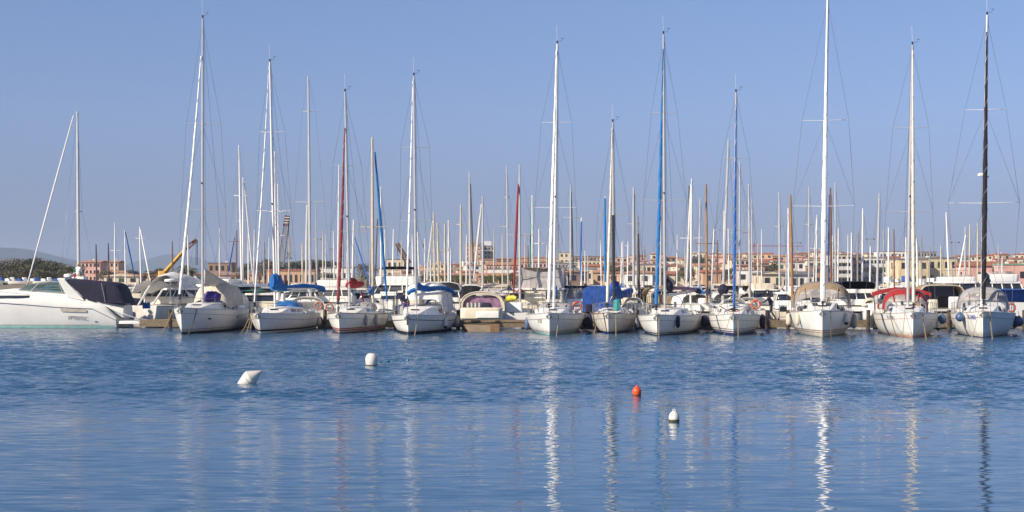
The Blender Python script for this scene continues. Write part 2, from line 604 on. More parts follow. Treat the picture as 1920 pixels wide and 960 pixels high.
gm = mat('harbour ground', (0.24, 0.20, 0.14), 0.95, var=0.3, scale=0.05)
gb = MB()
ys = [232, 260, 300, 360, 430, 480, 540, 600, 660, 720, 780, 840, 900, 1000, 1200, 1500, 2200, 3500, 6000, 9400]
xs = [-8900, -3000, -1200, -600, -400, -300, -220, -160, -110, -70, -40, -10, 20, 60, 100, 160, 240, 340, 480, 700, 1500, 4000, 8900]
n = len(xs)
for y in ys:
    for x in xs:
        yy = y
        if x < -70 and y < 430:      # the shore curves back on the left
            yy = y + (min(1, (-70 - x) / 60)) * max(0, 360 - y) * 0.9
        gb.v.append(Vector((x, yy, ground_z(x, y))))
for a in range(len(ys) - 1):
    for b in range(n - 1):
        k = a * n + b
        gb.f.append((k, k + 1, k + n + 1, k + n))
for b in range(n - 1):        # quay face
    i = len(gb.v)
    gb.v += [gb.v[b].copy(), gb.v[b + 1].copy(), gb.v[b + 1] - Vector((0, 0, 1.6)), gb.v[b] - Vector((0, 0, 1.6))]
    gb.f.append((i, i + 3, i + 2, i + 1))
tag(gb.build('ground', gm), None, None, kind='structure')


def hill(pts, Y, depth, name='hills'):
    b = MB()
    hm = mat('scrub covered hill', (0.025, 0.04, 0.05), 0.95, var=0.3, scale=0.004)
    rnd = random.Random(5)
    n = 60
    def prof(px):
        for (a, ya), (c, yc) in zip(pts, pts[1:]):
            if a <= px <= c:
                k = (px - a) / (c - a)
                k = k * k * (3 - 2 * k)
                return ya + (yc - ya) * k
        return HY
    off = [rnd.uniform(-0.6, 0.6) for _ in range(n + 1)]
    def fn(u, v):
        px = pts[0][0] + (pts[-1][0] - pts[0][0]) * u
        py = prof(px) + off[int(round(u * n))] * (1 if 0 < u < 1 else 0)
        zt = HC + (HY - py) * Y / F
        x = (px - CX) * Y / F
        hh = sin(pi * v)
        return (x, Y + (v - 0.5) * depth, -2 + (zt + 2) * hh ** 0.9)
    b.grid(fn, n, 14)
    return tag(b.build(name, hm), None, None, kind='structure')


hill([(-260, 500), (-60, 470), (18, 464), (60, 475), (100, 486), (200, 500), (240, 512)], 6200, 2600)
hill([(230, 512), (285, 486), (322, 477), (352, 480), (400, 494), (430, 512)], 8200, 1600)

# haze: one closed box round everything, sky outside it
hz = MB()
hz.bbox(-8950, 8950, -70, 9450, -6, 170)
hm = bpy.data.materials.new('haze air')
hm.use_nodes = True
t = hm.node_tree
t.nodes.clear()
ho = t.nodes.new('ShaderNodeOutputMaterial')
hv = t.nodes.new('ShaderNodeVolumePrincipled')
hv.inputs['Color'].default_value = (0.62, 0.75, 1.0, 1)
hv.inputs['Density'].default_value = 0.00013
hv.inputs['Anisotropy'].default_value = 0.0
t.links.new(hv.outputs[0], ho.inputs['Volume'])
tag(hz.build('haze', hm, smooth=False), None, None, kind='stuff')

# ------------------------------------------------------------------ hulls
def beam_shape(t):
    if t < 0.6:
        return sin(min(t / 0.6, 1) * pi / 2) ** 0.85
    return 1 - 0.18 * ((t - 0.6) / 0.4) ** 2


class Hull:
    """local frame: stem at the origin on the waterline, +y aft, +x to the right seen from ahead, z up"""
    def __init__(s, L, B, fb, fs=None, rake=0.35, y0=0.0, flip=False, low=-0.35, flare=0.38):
        s.L, s.B, s.fb, s.fs = L, B, fb, fs if fs else fb * 0.82
        s.rake, s.y0, s.flip, s.low, s.flare = rake, y0, flip, low, flare

    def Y(s, t, q=0.0):
        l = s.L * t + s.rake * q * (1 - t) ** 4
        return s.y0 + (s.L - l if s.flip else l)

    def sheer(s, t):
        return s.fb + (s.fs - s.fb) * (1 - (1 - t) ** 1.6) - 0.05 * sin(pi * t)

    def half(s, t):
        return s.B / 2 * beam_shape(t)

    def pt(s, t, q, side):
        sh = s.sheer(t)
        z = sh + (s.low - sh) * q
        fl = 0.13 + s.flare * (1 - t) ** 2
        k = 1 - fl * q - 0.36 * q ** 3.6
        x = s.half(t) * max(k, 0.02)
        return Vector((side * x, s.Y(t, q), z))

    def qz(s, t, z):
        sh = s.sheer(t)
        return (z - sh) / (s.low - sh)

    def normal(s, t, q, side):
        e = 0.01
        a = s.pt(min(t + e, 1), q, side) - s.pt(max(t - e, 0), q, side)
        b = s.pt(t, min(q + e, 1), side) - s.pt(t, max(q - e, 0), side)
        n = a.cross(b)
        if n.x * side < 0:
            n = -n
        return n.normalized() if n.length > 0 else Vector((side, 0, 0))

    def build(s, parent, m, dm, ns=28, nq=12):
        b = MB()
        rings = []
        for a in range(ns + 1):
            t = (a / ns) ** 1.25
            r = [s.pt(t, q / nq, -1) for q in range(nq + 1)] + [s.pt(t, q / nq, 1) for q in reversed(range(nq + 1))]
            rings.append(r)
        b.loft(rings, closed=False, caps=False)
        i = len(b.v) - len(rings[0])
        b.f.append(tuple(range(i, i + len(rings[0]))))          # transom
        h = b.build('hull', m, parent)
        d = MB()
        d.grid(lambda u, v: (s.half(u ** 1.25) * 0.985 * (2 * v - 1), s.Y(u ** 1.25), s.sheer(u ** 1.25) - 0.015 + 0.06 * (1 - (2 * v - 1) ** 2) * min(1, u * 4)), ns, 6)
        d.build('deck', dm, parent)
        return h

    def patch(s, b, side, t0, t1, za, zb, off=0.014, n=28, rel=False):
        """strip on the hull side between heights za and zb (above the water, or below the sheer if rel)"""
        top, bot = [], []
        for a in range(n + 1):
            t = t0 + (t1 - t0) * a / n
            z0, z1 = (s.sheer(t) - za, s.sheer(t) - zb) if rel else (za, zb)
            for z, lst in ((z0, top), (z1, bot)):
                q = s.qz(t, z)
                lst.append(s.pt(t, q, side) + s.normal(max(t, 0.03), q, side) * off)
        i = len(b.v)
        b.v += top + bot
        for a in range(n):
            b.f.append((i + a, i + a + 1, i + n + 2 + a, i + n + 1 + a))

    def band(s, name, m, parent, za, zb, rel=False, t1=1.0, off=0.014):
        b = MB()
        for sd in (-1, 1):
            s.patch(b, sd, 0.0, t1, za, zb, rel=rel, off=off)
        return b.build(name, m, parent)

    def rail(s, name, m, parent, r=0.03, t0=0.0, t1=1.0, dz=0.0, n=20):
        b = MB()
        for sd in (-1, 1):
            b.tube([s.pt(t0 + (t1 - t0) * a / n, 0, sd) + Vector((0, 0, dz)) for a in range(n + 1)], r, 5)
        return b.build(name, m, parent)


def coachroof(b, h, u0, u1, H, wf=0.62, ramp=0.45):
    """returns surface function on the cabin top"""
    def fn(u, v, off=0.0):
        t = u0 + (u1 - u0) * u
        cw = h.half(t) * wf * (0.75 + 0.25 * min(1, u * 2)) + off
        k = min(1, u / ramp)
        hh = H * (k * k * (3 - 2 * k) * 0.85 + 0.15 * k) + 0.015 + off
        v2 = 2 * v - 1
        a = abs(v2)
        if a < 0.62:
            x, z = a / 0.62 * 0.84, 1 + 0.12 * (1 - (a / 0.62) ** 2)
        else:
            x, z = 0.84 + (a - 0.62) / 0.38 * 0.16, 1 - (a - 0.62) / 0.38
        return Vector((cw * x * (1 if v2 > 0 else -1), h.Y(t), h.sheer(t) + hh * z))
    b.grid(fn, 14, 16)
    i = len(b.v) - 17
    b.f.append(tuple(range(i, i + 17)))
    return fn


def arch_ring(y, w, z0, h, n=12, e=0.75, cx=0.0):
    r = []
    for j in range(n + 1):
        a = pi * j / n
        c = cos(a)
        r.append(Vector((cx + w * (1 if c > 0 else -1) * abs(c) ** e, y, z0 + h * sin(a) ** e)))
    return r


def shell(b, rings, th=0.03):
    """arched cloth with thickness"""
    full = []
    for r in rings:
        c = sum(r, Vector()) / len(r)
        inner = [p + (Vector((c.x, p.y, c.z)) - p).normalized() * th for p in r]
        full.append(list(r) + list(reversed(inner)))
    b.loft(full)
    return b


print('helpers ok')


# ------------------------------------------------------------------ sailing boats, bow-on along the pontoon
def ring_mesh(b, c, R0, r, M=None, n=20, m=8):
    i = len(b.v)
    for a in range(n):
        A = 2 * pi * a / n
        for k in range(m):
            q = 2 * pi * k / m
            p = Vector(((R0 + r * cos(q)) * cos(A), r * sin(q), (R0 + r * cos(q)) * sin(A)))
            b.v.append((M @ p if M else p) + Vector(c))
    for a in range(n):
        for k in range(m):
            b.f.append((i + a * m + k, i + a * m + (k + 1) % m, i + ((a + 1) % n) * m + (k + 1) % m, i + ((a + 1) % n) * m + k))


class Boat:
    def __init__(s, name, label, cat, bx, wy, L, B, a, deck_py, group=None, **kw):
        s.Y0 = yw(wy)
        s.base = Vector(((bx - CX) * s.Y0 / F, s.Y0, 0))
        s.a = R(a)
        s.root = thing(name, label, cat, s.base, -s.a, group)
        fb = HC + (HY - deck_py) * s.Y0 / F
        s.h = Hull(L, B, fb, **kw)

    def loc(s, px, py, l):
        """the point seen at (px, py) in the photo, l metres aft of the stem, in the boat's own frame"""
        k = (px - CX) / F
        ca, sa = cos(s.a), sin(s.a)
        Y = (l + s.base.x * sa + s.base.y * ca) / (k * sa + ca)
        p = P(px, py, Y) - s.base
        return Vector((p.x * ca - p.y * sa, p.x * sa + p.y * ca, p.z))

    def world(s, p):
        ca, sa = cos(s.a), sin(s.a)
        return Vector((s.base.x + p.x * ca + p.y * sa, s.base.y - p.x * sa + p.y * ca, p.z))


BOATS = {}


def sailboat(key, label, bx, wy, L, B, a, deck_py, mast, hull_m=gel, mast_m=alu, furl=None, spreaders=(), stripes=(), ml=0.38,
             roof=(0.24, 0.74, 0.42), windows=True, fs=None, rake=0.3, mast_r=0.085, boom=None, boom_len=0.36, flare=0.38, rail=True, dark_lower=None):
    bt = Boat('sailboat', label, 'sailboat', bx, wy, L, B, a, deck_py, 'sailing boats moored bow out along the pontoon', fs=fs, rake=rake, flare=flare)
    BOATS[key] = bt
    h, root = bt.h, bt.root
    h.build(root, hull_m, deckm)
    h.rail('toe_rail', teak if key in ('B3', 'B6') else alu, root, 0.025)
    for (nm, m_, za, zb, rel) in stripes:
        h.band(nm, m_, root, za, zb, rel)
    # coachroof with windows
    if roof:
        b = MB()
        fn = coachroof(b, h, *roof)
        cr = b.build('coachroof', gel2, root)
        if windows:
            for sd in (0, 1):
                for (ua, ub) in windows if isinstance(windows, (list, tuple)) else ((0.40, 0.56), (0.62, 0.74), (0.79, 0.88)):
                    wb_ = MB()
                    v0, v1 = (0.86, 0.935) if sd else (0.065, 0.14)
                    wb_.grid(lambda u, v: fn(ua + (ub - ua) * u, v0 + (v1 - v0) * v, 0.012), 4, 1)
                    wb_.build('window', glassd, cr)
        hb = MB()
        p = fn(0.62, 0.5)
        hb.box((0, p.y, p.z + 0.03), (0.55, 0.5, 0.06))
        p = fn(0.25, 0.5)
        hb2 = MB().box((0, p.y, p.z + 0.02), (0.45, 0.45, 0.05))
        hb.build('hatch', glassd, cr, False)
        hb2.build('hatch', glassd, cr, False)
        gb_ = MB()
        for sd in (-0.2, 0.2):
            gb_.tube([fn(u, 0.5 + sd) + Vector((0, 0, 0.07)) for u in (0.45, 0.6, 0.75, 0.9)], 0.012, 4)
        gb_.build('grab_rail', steel, cr)
    # cockpit coamings, wheel
    for sd in (-1, 1):
        cb = MB()
        cb.tube([Vector((sd * h.half(t) * 0.72, h.Y(t), h.sheer(t) + 0.14)) for t in (0.74, 0.82, 0.9, 0.97)], 0.14, 6, rv=0.16)
        cb.build('cockpit_coaming', gel2, root)
    wl = MB()
    ring_mesh(wl, (0, h.Y(0.88), h.sheer(0.88) + 0.75), 0.42, 0.018)
    wl.tube([(0, h.Y(0.88), h.sheer(0.88)), (0, h.Y(0.88), h.sheer(0.88) + 0.8)], 0.09, 6)
    wl.build('steering_wheel', steel, root)
    # mast
    my = h.Y(ml) if False else L * ml
    zb = h.sheer(ml) + (roof[2] if roof else 0)
    (tx, ty), (bxm, _) = mast
    top = bt.loc(tx, ty, my)
    foot = bt.loc(bxm, 571, my)
    foot.z = zb
    mb = MB()
    K = 10
    mb.tube([foot.lerp(top, k / K) for k in range(K + 1)], [mast_r * (1 - 0.35 * max(0, (k / K - 0.6) / 0.4)) for k in range(K + 1)], 10,
            rv=[mast_r * 1.35 * (1 - 0.35 * max(0, (k / K - 0.6) / 0.4)) for k in range(K + 1)])
    mo = mb.build('mast', mast_m, root)
    if dark_lower:
        MB().tube([foot + Vector((0, 0, 0.02)), foot.lerp(top, dark_lower)], mast_r * 1.12, 10, rv=mast_r * 1.5).build('mast_sleeve', spardark, mo)

    def at(py):      # point on the mast seen at photo row py
        k = (bt.loc(tx, py, my).z - foot.z) / (top.z - foot.z)
        return foot.lerp(top, k)
    tips = []
    for (py, pl, pr) in spreaders:
        c = at(py)
        sc = F / (bt.Y0 + my)
        half = (pr - pl) / 2 / sc
        tp = []
        for sd in (-1, 1):
            e = c + Vector((sd * half, 0.22, 0.05))
            MB().tube([c, e], [0.045, 0.025], 6, rv=[0.022, 0.014]).build('spreader', mast_m if mast_m is not spardark else sparw, mo)
            tp.append(e)
        tips.append(tp)
    # masthead gear
    g = MB()
    g.tube([top, top + Vector((0, 0.02, 0.18))], 0.05, 5)
    g.tube([top + Vector((0, 0, 0.1)), top + Vector((0.28, -0.1, 0.16)), top + Vector((0.31, -0.1, 0.30))], 0.009, 4)
    g.tube([top + Vector((0.22, -0.1, 0.30)), top + Vector((0.40, -0.1, 0.30))], 0.012, 4)
    g.build('wind_vane', black, mo)
    MB().tube([top, top + Vector((-0.04, 0, 1.1))], 0.008, 4).build('radio_antenna', sparw, mo)
    for dx in (-0.16, 0.17):
        MB().tube([top + Vector((dx * 0.4, 0.1, -0.1)), foot + Vector((dx, 0.14, 0.1))], 0.008, 3).build('halyard', wirem, mo)
    rd = MB()
    p = foot.lerp(top, 0.42)
    rd.tube([p + Vector((0, -0.1, 0)), p + Vector((0, -0.3, 0.02))], 0.05, 6)
    rd.build('mast_light', black, mo)
    # standing rigging
    hd = foot.lerp(top, 0.985)
    for i, sd in enumerate((-1, 1)):
        b = MB()
        ch = h.pt(min(0.98, ml + 0.03), 0, sd) * 1
        ch.x *= 0.93
        path = [hd] + [tp[i] for tp in tips] + [ch]
        for p0, p1 in zip(path, path[1:]):
            b.tube([p0, p1], 0.009, 4, caps=False)
        low = at(spreaders[-1][0]) if spreaders else foot.lerp(top, 0.5)
        b.tube([low, ch + Vector((0, 0.35, 0))], 0.008, 4, caps=False)
        if len(tips) > 1:
            b.tube([at(spreaders[0][0]), tips[1][i]], 0.008, 4, caps=False)
        b.build('shroud', wirem, root, 'all')
    b = MB()
    sp_ = Vector((0, h.Y(0.99), h.sheer(1) + 0.05))
    mid = hd.lerp(sp_, 0.72)
    b.tube([hd, mid], 0.009, 4, caps=False)
    for sd in (-1, 1):
        b.tube([mid, sp_ + Vector((sd * h.half(1) * 0.8, 0, 0))], 0.008, 4, caps=False)
    b.build('backstay', wirem, root, 'all')
    # forestay with its furled headsail
    if furl:
        (fx, fy), (gx, gy), fm, fr_ = furl
        a0 = bt.loc(gx, gy, 0.25)
        a1 = bt.loc(fx, fy, my - 0.12)
        b = MB()
        K = 24
        rn = random.Random(len(label))
        pts, rad = [], []
        for k in range(K + 1):
            u = k / K
            p = a0.lerp(a1, u) + Vector((0, 0.18 * sin(pi * u), -0.15 * sin(pi * u)))
            pts.append(p)
            rad.append(fr_ * (0.75 + 0.45 * sin(pi * min(1, u * 1.1 + 0.08)) ** 0.7) * rn.uniform(0.88, 1.1) * (1 - 0.45 * u))
        b.tube(pts, rad, 8)
        fo = b.build('furled_headsail', fm, root)
        b = MB()                      # the sail's edge winds round the roll
        hx = []
        for k in range(K * 6 + 1):
            u = k / (K * 6)
            q = pts[min(K, int(u * K))].lerp(pts[min(K, int(u * K) + 1)], u * K - int(u * K))
            rr_ = rad[min(K, int(u * K))] * 1.02
            hx.append(q + Vector((cos(u * 75) * rr_, sin(u * 75) * rr_, 0)))
        b.tube(hx, 0.012, 3)
        b.build('sail_edge', stripe_grey if fm is not spardark else black, fo)
        b = MB()
        b.lathe([(0.05, 0.0), (0.11, 0.02), (0.11, 0.06), (0.05, 0.08), (0.05, 0.16), (0.11, 0.18), (0.11, 0.22), (0.04, 0.24)], 12, Matrix.Translation(a0 - Vector((0, 0, 0.28))))
        b.tube([a0, Vector((0, 0.12, h.sheer(0)))], 0.02, 5)
        b.build('furling_drum', black, fo)
    else:
        MB().tube([hd, Vector((0, 0.1, h.sheer(0)))], 0.01, 4).build('forestay', wirem, root, 'all')
    # boom
    if boom is not None:
        p0 = foot + Vector((0, 0.15, 0.75))
        p1 = bt.loc(*boom) if boom else Vector((0, my + L * boom_len, p0.z + 0.1))
        MB().tube([p0, p1], 0.06, 8, rv=0.08).build('boom', mast_m, root)
    # bow fittings
    b = MB()
    b.bbox(-0.09, 0.09, -0.16, 0.35, h.sheer(0) - 0.02, h.sheer(0) + 0.05)
    b.tube([(0, 0.05, h.sheer(0) + 0.07), (0, -0.28, h.sheer(0) - 0.08)], 0.035, 6)
    for sd in (-1, 1):
        b.loft([[Vector((sd * 0.02, -0.30, h.sheer(0) - 0.02)), Vector((sd * 0.20, -0.16, h.sheer(0) - 0.2)), Vector((sd * 0.02, -0.12, h.sheer(0) - 0.38))],
                [Vector((sd * 0.02, -0.33, h.sheer(0) - 0.02)), Vector((sd * 0.21, -0.19, h.sheer(0) - 0.2)), Vector((sd * 0.02, -0.15, h.sheer(0) - 0.38))]])
    b.build('anchor', spargrey, root)
    if rail:
        zr = 0.62
        b = MB()
        pts = []
        for (t, sd) in ((0.16, -1), (0.07, -1), (0.0, 0), (0.07, 1), (0.16, 1)):
            q = h.pt(t, 0, sd if sd else 1)
            pts.append(Vector((q.x * 0.92 if sd else 0, q.y - (0.12 if not sd else 0), h.sheer(t) + zr)))
        b.tube(pts, 0.016, 5)
        for k in (0, 1, 3, 4):
            b.tube([pts[k], Vector((pts[k].x, pts[k].y + 0.05, pts[k].z - zr))], 0.014, 5)
        b.build('pulpit', steel, root)
        for sd in (-1, 1):
            for t in (0.28, 0.42, 0.56, 0.70, 0.84):
                q = h.pt(t, 0, sd)
                q.x *= 0.95
                MB().tube([q, q + Vector((0, 0, zr))], 0.013, 5).build('stanchion', steel, root)
        b = MB()
        for sd in (-1, 1):
            for dz in (zr, zr * 0.5):
                b.tube([Vector((h.half(t) * sd * (0.95 if t > 0.2 else 0.92), h.Y(t), h.sheer(t) + dz)) for t in (0.16, 0.28, 0.42, 0.56, 0.70, 0.84, 0.93)], 0.006, 4, caps=False)
        b.build('lifelines', wirem, root, 'all')
        b = MB()
        b.tube([Vector((x * h.half(t) * 0.93, h.Y(t), h.sheer(t) + zr)) for (x, t) in ((-1, 0.9), (-1, 0.985), (-0.5, 0.995), (0.5, 0.995), (1, 0.985), (1, 0.9))], 0.016, 5)
        for (x, t) in ((-1, 0.9), (-0.6, 0.99), (0.6, 0.99), (1, 0.9)):
            b.tube([Vector((x * h.half(t) * 0.93, h.Y(t), h.sheer(t))), Vector((x * h.half(t) * 0.93, h.Y(t), h.sheer(t) + zr))], 0.014, 5)
        b.build('stern_rail', steel, root)
    return bt


def hood(bt, name, m, l0, l1, l2, wid, zt, front=None, front_h=0.35, cx=0.0, e=0.7, top_from=0.5, aft=None):
    """spray hood or cockpit tent: rises from l0 (low) to l1 (full height) and runs back to l2; front = window material"""
    h = bt.h
    z0 = h.sheer(l0 / h.L) + 0.22
    H_ = zt - z0
    b = MB()
    rings = [arch_ring(l1, wid, z0, H_, e=e, cx=cx), arch_ring((l1 + l2) / 2, wid, z0, H_ * 1.03, e=e, cx=cx), arch_ring(l2, wid * 0.97, z0, H_ * 0.98, e=e, cx=cx)]
    mids = []
    for k in range(8):
        u = k / 8
        mids.append(arch_ring(l0 + (l1 - l0) * u, wid * (0.86 + 0.14 * u), z0, H_ * (front_h + (1 - front_h) * sin(u * pi / 2)), e=e, cx=cx))
    if front:
        o = shell(b, mids[3:] + rings).build(name, m, bt.root)
        fb_ = MB()
        shell(fb_, mids[:4], 0.02)
        fb_.build('clear_window', front, o)
        pb = MB()
        for fr_ in (0.3, 0.5, 0.7):
            j = int(round(fr_ * 12))
            pb.tube([r[j] + Vector((0, -0.02, 0.02)) for r in mids[:5]], 0.04, 5)
        pb.build('window_seam', m, o)
    else:
        o = shell(b, mids + rings).build(name, m, bt.root)
    if aft:
        ab = MB()
        r = rings[-1]
        ab.v = [p + Vector((0, 0.012, 0)) for p in r]
        ab.f = [tuple(range(len(r)))]
        ab.build('back_panel', aft, o)
    for r in (rings[0], rings[-1]):
        fr2 = MB()
        fr2.tube([p + (p - Vector((cx, p.y, z0))).normalized() * 0.012 for p in r], 0.02, 5)
        fr2.build('hood_frame', steel, o)
    return o


def cover(bt, name, m, path, n=12):
    """canvas cover laid along a spar: path = (px, py, l, half width, half height)"""
    pts = [bt.loc(a, b, c) for a, b, c, d, e in path]
    # resample smoothly
    out, rx, rz = [], [], []
    rn = random.Random(int(path[0][0]))
    for k in range(len(pts) - 1):
        for j in range(4):
            u = j / 4
            out.append(pts[k].lerp(pts[k + 1], u))
            rx.append((path[k][3] * (1 - u) + path[k + 1][3] * u) * rn.uniform(0.93, 1.06))
            rz.append((path[k][4] * (1 - u) + path[k + 1][4] * u) * rn.uniform(0.93, 1.06))
    out.append(pts[-1])
    rx.append(path[-1][3])
    rz.append(path[-1][4])
    b = MB()
    b.tube(out, rx, n, rv=rz)
    return b.build(name, m, bt.root)


WLB = ('waterline_stripe', antif_black, 0.10, -0.1, False)
COVE = ('cove_line', stripe_grey, 0.30, 0.325, True)
# B1
b1 = sailboat('B1', 'big white sloop with a cream cockpit tent and violet bundle, nearest the navy-topped motor yacht', 339, 627, 11.5, 3.6, 3.0, 577,
              ((380, 34), (380, 0)), furl=((377, 105), (337, 552), sparw, 0.085), spreaders=((233, 352, 418), (394, 343, 428)), mast_m=alu, ml=0.40,
              stripes=(('waterline_stripe', antif_black, 0.13, -0.1, False), ('boot_line', stripe_grey, 0.27, 0.235, False), COVE),
              roof=(0.16, 0.80, 0.40), windows=((0.62, 0.88),), fs=1.25)
hood(b1, 'cockpit_tent', beige, 6.2, 7.4, 10.0, 1.25, 2.98, front_h=0.3, e=0.8, cx=0.2)
cover(b1, 'violet_bundle', violet, [(383, 562, 5.0, 0.22, 0.2), (392, 556, 5.1, 0.3, 0.34), (404, 556, 5.2, 0.3, 0.33), (414, 557, 5.3, 0.16, 0.18)])
cover(b1, 'boom_cover', beige, [(382, 520, 4.9, 0.1, 0.55), (395, 524, 6.0, 0.16, 0.42), (412, 530, 7.5, 0.16, 0.30), (424, 533, 9.0, 0.12, 0.18)])
for t0 in (0.22, 0.60):
    hb = MB()
    b1.h.patch(hb, 1, t0, t0 + 0.035, 0.88, 0.80, off=0.016, n=3)
    hb.build('porthole', glassd, b1.root)
# B2
b2 = sailboat('B2', 'white sloop with bright blue boom cover and a triangular blue pouch on its mast', 484.5, 625.4, 11.0, 3.6, 4.5, 587,
              ((506, 116), (516, 0)), furl=((504, 125), (477, 566), sparw, 0.05), spreaders=((248, 486, 534), (396, 480, 546)), mast_m=sparw,
              stripes=(('antifouling', gel2, 0.09, -0.1, False), ('boot_line', antif_black, 0.20, 0.10, False), COVE), rake=0.75)
cover(b2, 'sail_cover', blue, [(511, 527, 3.9, 0.12, 0.42), (513, 528, 4.1, 0.28, 0.56), (519, 531, 4.3, 0.3, 0.50), (527, 537, 4.6, 0.2, 0.30), (536, 541, 5.0, 0.14, 0.19), (548, 538, 5.4, 0.14, 0.15),
                               (566, 536, 6.0, 0.15, 0.15), (582, 537, 6.6, 0.15, 0.15), (598, 539, 7.0, 0.14, 0.15), (606, 541, 7.3, 0.13, 0.15), (608, 547, 7.4, 0.12, 0.12)])
MB().tube([b2.loc(516.5, 541, 4.2), b2.loc(606, 541, 7.3)], 0.05, 8).build('boom', sparw, b2.root)
hood(b2, 'spray_hood', blue, 6.6, 7.6, 8.3, 0.95, b2.h.sheer(0.7) + 0.85, e=0.85)
for i, (a, c) in enumerate(((522, 556), (531, 558))):
    q = MB()
    p = b2.loc(a, c, 4.9)
    q.lathe([(0.02, -0.25), (0.13, -0.22), (0.16, 0.0), (0.12, 0.22), (0.03, 0.27)], 10, Matrix.Translation(p))
    q.build('canvas_bag', whitec, b2.root)
# B3
b3 = sailboat('B3', 'white sloop with two red lines above the water and a dark red furled headsail', 635, 625.5, 11.0, 3.4, 4.0, 586.6,
              ((647, 172), (655.6, 0)), furl=((646, 240), (634, 562), redfurl, 0.10), spreaders=((310, 629, 683), (435, 621, 690)),
              stripes=(('red_line', stripe_red, 0.30, 0.24, False), ('red_line', stripe_red, 0.20, 0.13, False), ('waterline_stripe', antif_black, 0.05, -0.1, False), COVE), rake=0.4)
cover(b3, 'sail_bundle', red, [(652, 528, 4.3, 0.1, 0.2), (655, 531, 4.3, 0.3, 0.38), (662, 531, 4.6, 0.3, 0.34), (669, 534, 5.0, 0.2, 0.22), (680, 532, 5.6, 0.13, 0.16)])
cover(b3, 'boom_cover', red, [(678, 545, 5.6, 0.05, 0.1), (680, 556, 5.7, 0.06, 0.16), (681, 566, 5.7, 0.05, 0.1)])
hood(b3, 'spray_hood', greyc, 6.7, 7.5, 8.3, 1.0, b3.h.sheer(0.7) + 0.75, front=vinyl)
# B4
b4 = sailboat('B4', 'white sloop with dark side stripe, long blue boom cover and white covered cockpit', 764.5, 627.7, 11.0, 3.7, 4.5, 590,
              ((776, 142), (780.4, 0)), furl=((774, 152), (762, 560), sparw, 0.055), spreaders=((277, 752, 807), (415, 744, 804)), mast_m=alu,
              stripes=(('waterline_stripe', antif_black, 0.16, -0.1, False), ('rubbing_stripe', antif_black, 0.27, 0.31, True)), roof=(0.10, 0.78, 0.5), flare=0.30,
              windows=((0.68, 0.78), (0.81, 0.88), (0.905, 0.95)), boom=(852, 548, 7.8))
cover(b4, 'sail_cover', blue, [(782, 536, 4.35, 0.1, 0.26), (790, 540, 4.7, 0.18, 0.20), (805, 542, 5.4, 0.18, 0.17), (822, 540, 6.2, 0.17, 0.15), (836, 541, 6.9, 0.16, 0.14), (846, 545, 7.4, 0.15, 0.13), (853, 551, 7.8, 0.1, 0.1)])
cover(b4, 'headsail_cover', blue, [(764, 551, 3.9, 0.06, 0.12), (770, 546, 4.0, 0.12, 0.13), (778, 543, 4.1, 0.12, 0.12)])
hood(b4, 'cockpit_tent', whitec, 6.6, 7.6, 10.3, 1.45, 2.95, front_h=0.45, e=0.6)
MB().bbox(-0.06, 0.03, -0.03, 0.05, 0.55, 1.12).build('stem_plate', spardark, b4.root)
# B5
b5 = sailboat('B5', 'white sloop with pale green waterline, white furled headsail and blue fender at its left', 1030, 629, 11.0, 3.5, 4.5, 587,
              ((1045, 82), (1038.6, 0)), furl=((1043.5, 95), (1029, 568), sparw, 0.10), spreaders=((230, 1014, 1071), (390, 1003, 1081)), mast_m=sparw,
              stripes=(('waterline_stripe', stripe_green, 0.10, -0.1, False), ('boot_line', stripe_grey, 0.20, 0.17, False), COVE), roof=(0.22, 0.76, 0.38), windows=((0.45, 0.6), (0.66, 0.84)))
cover(b5, 'blue_sail_tie', blue, [(1042, 536, 4.6, 0.06, 0.05), (1043, 544, 4.7, 0.09, 0.3), (1043, 553, 4.7, 0.05, 0.1)])
hood(b5, 'spray_hood', greyc, 6.5, 7.4, 8.2, 1.1, b5.h.sheer(0.7) + 0.7, front=vinyl)
# B6
b6 = sailboat('B6', 'small white sloop with navy waterline and drooping royal blue sail cover', 1140.3, 626.4, 10.0, 2.75, 7.0, 586.5,
              ((1149, 229), (1151, 0)), furl=((1148, 240), (1138.5, 568), sparcream, 0.085), spreaders=((403, 1121, 1181),), mast_m=alu, dark_lower=0.5,
              stripes=(('waterline_stripe', antif_blue, 0.13, -0.1, False), COVE), roof=(0.28, 0.74, 0.36), hull_m=oldwhite)
cover(b6, 'sail_cover', blue2, [(1149, 528, 3.9, 0.1, 0.18), (1152, 536, 4.0, 0.24, 0.5), (1157, 548, 4.3, 0.28, 0.36), (1162, 553, 4.7, 0.24, 0.28), (1169, 551, 5.2, 0.18, 0.22), (1178, 547, 5.8, 0.16, 0.20), (1184, 545, 6.2, 0.14, 0.19)])
MB().lathe([(0.05, -0.3), (0.2, -0.25), (0.24, 0.1), (0.2, 0.35), (0.1, 0.4)], 8, Matrix.Translation(b6.loc(1157, 574, 3.2))).build('sail_bag', tealc, b6.root)
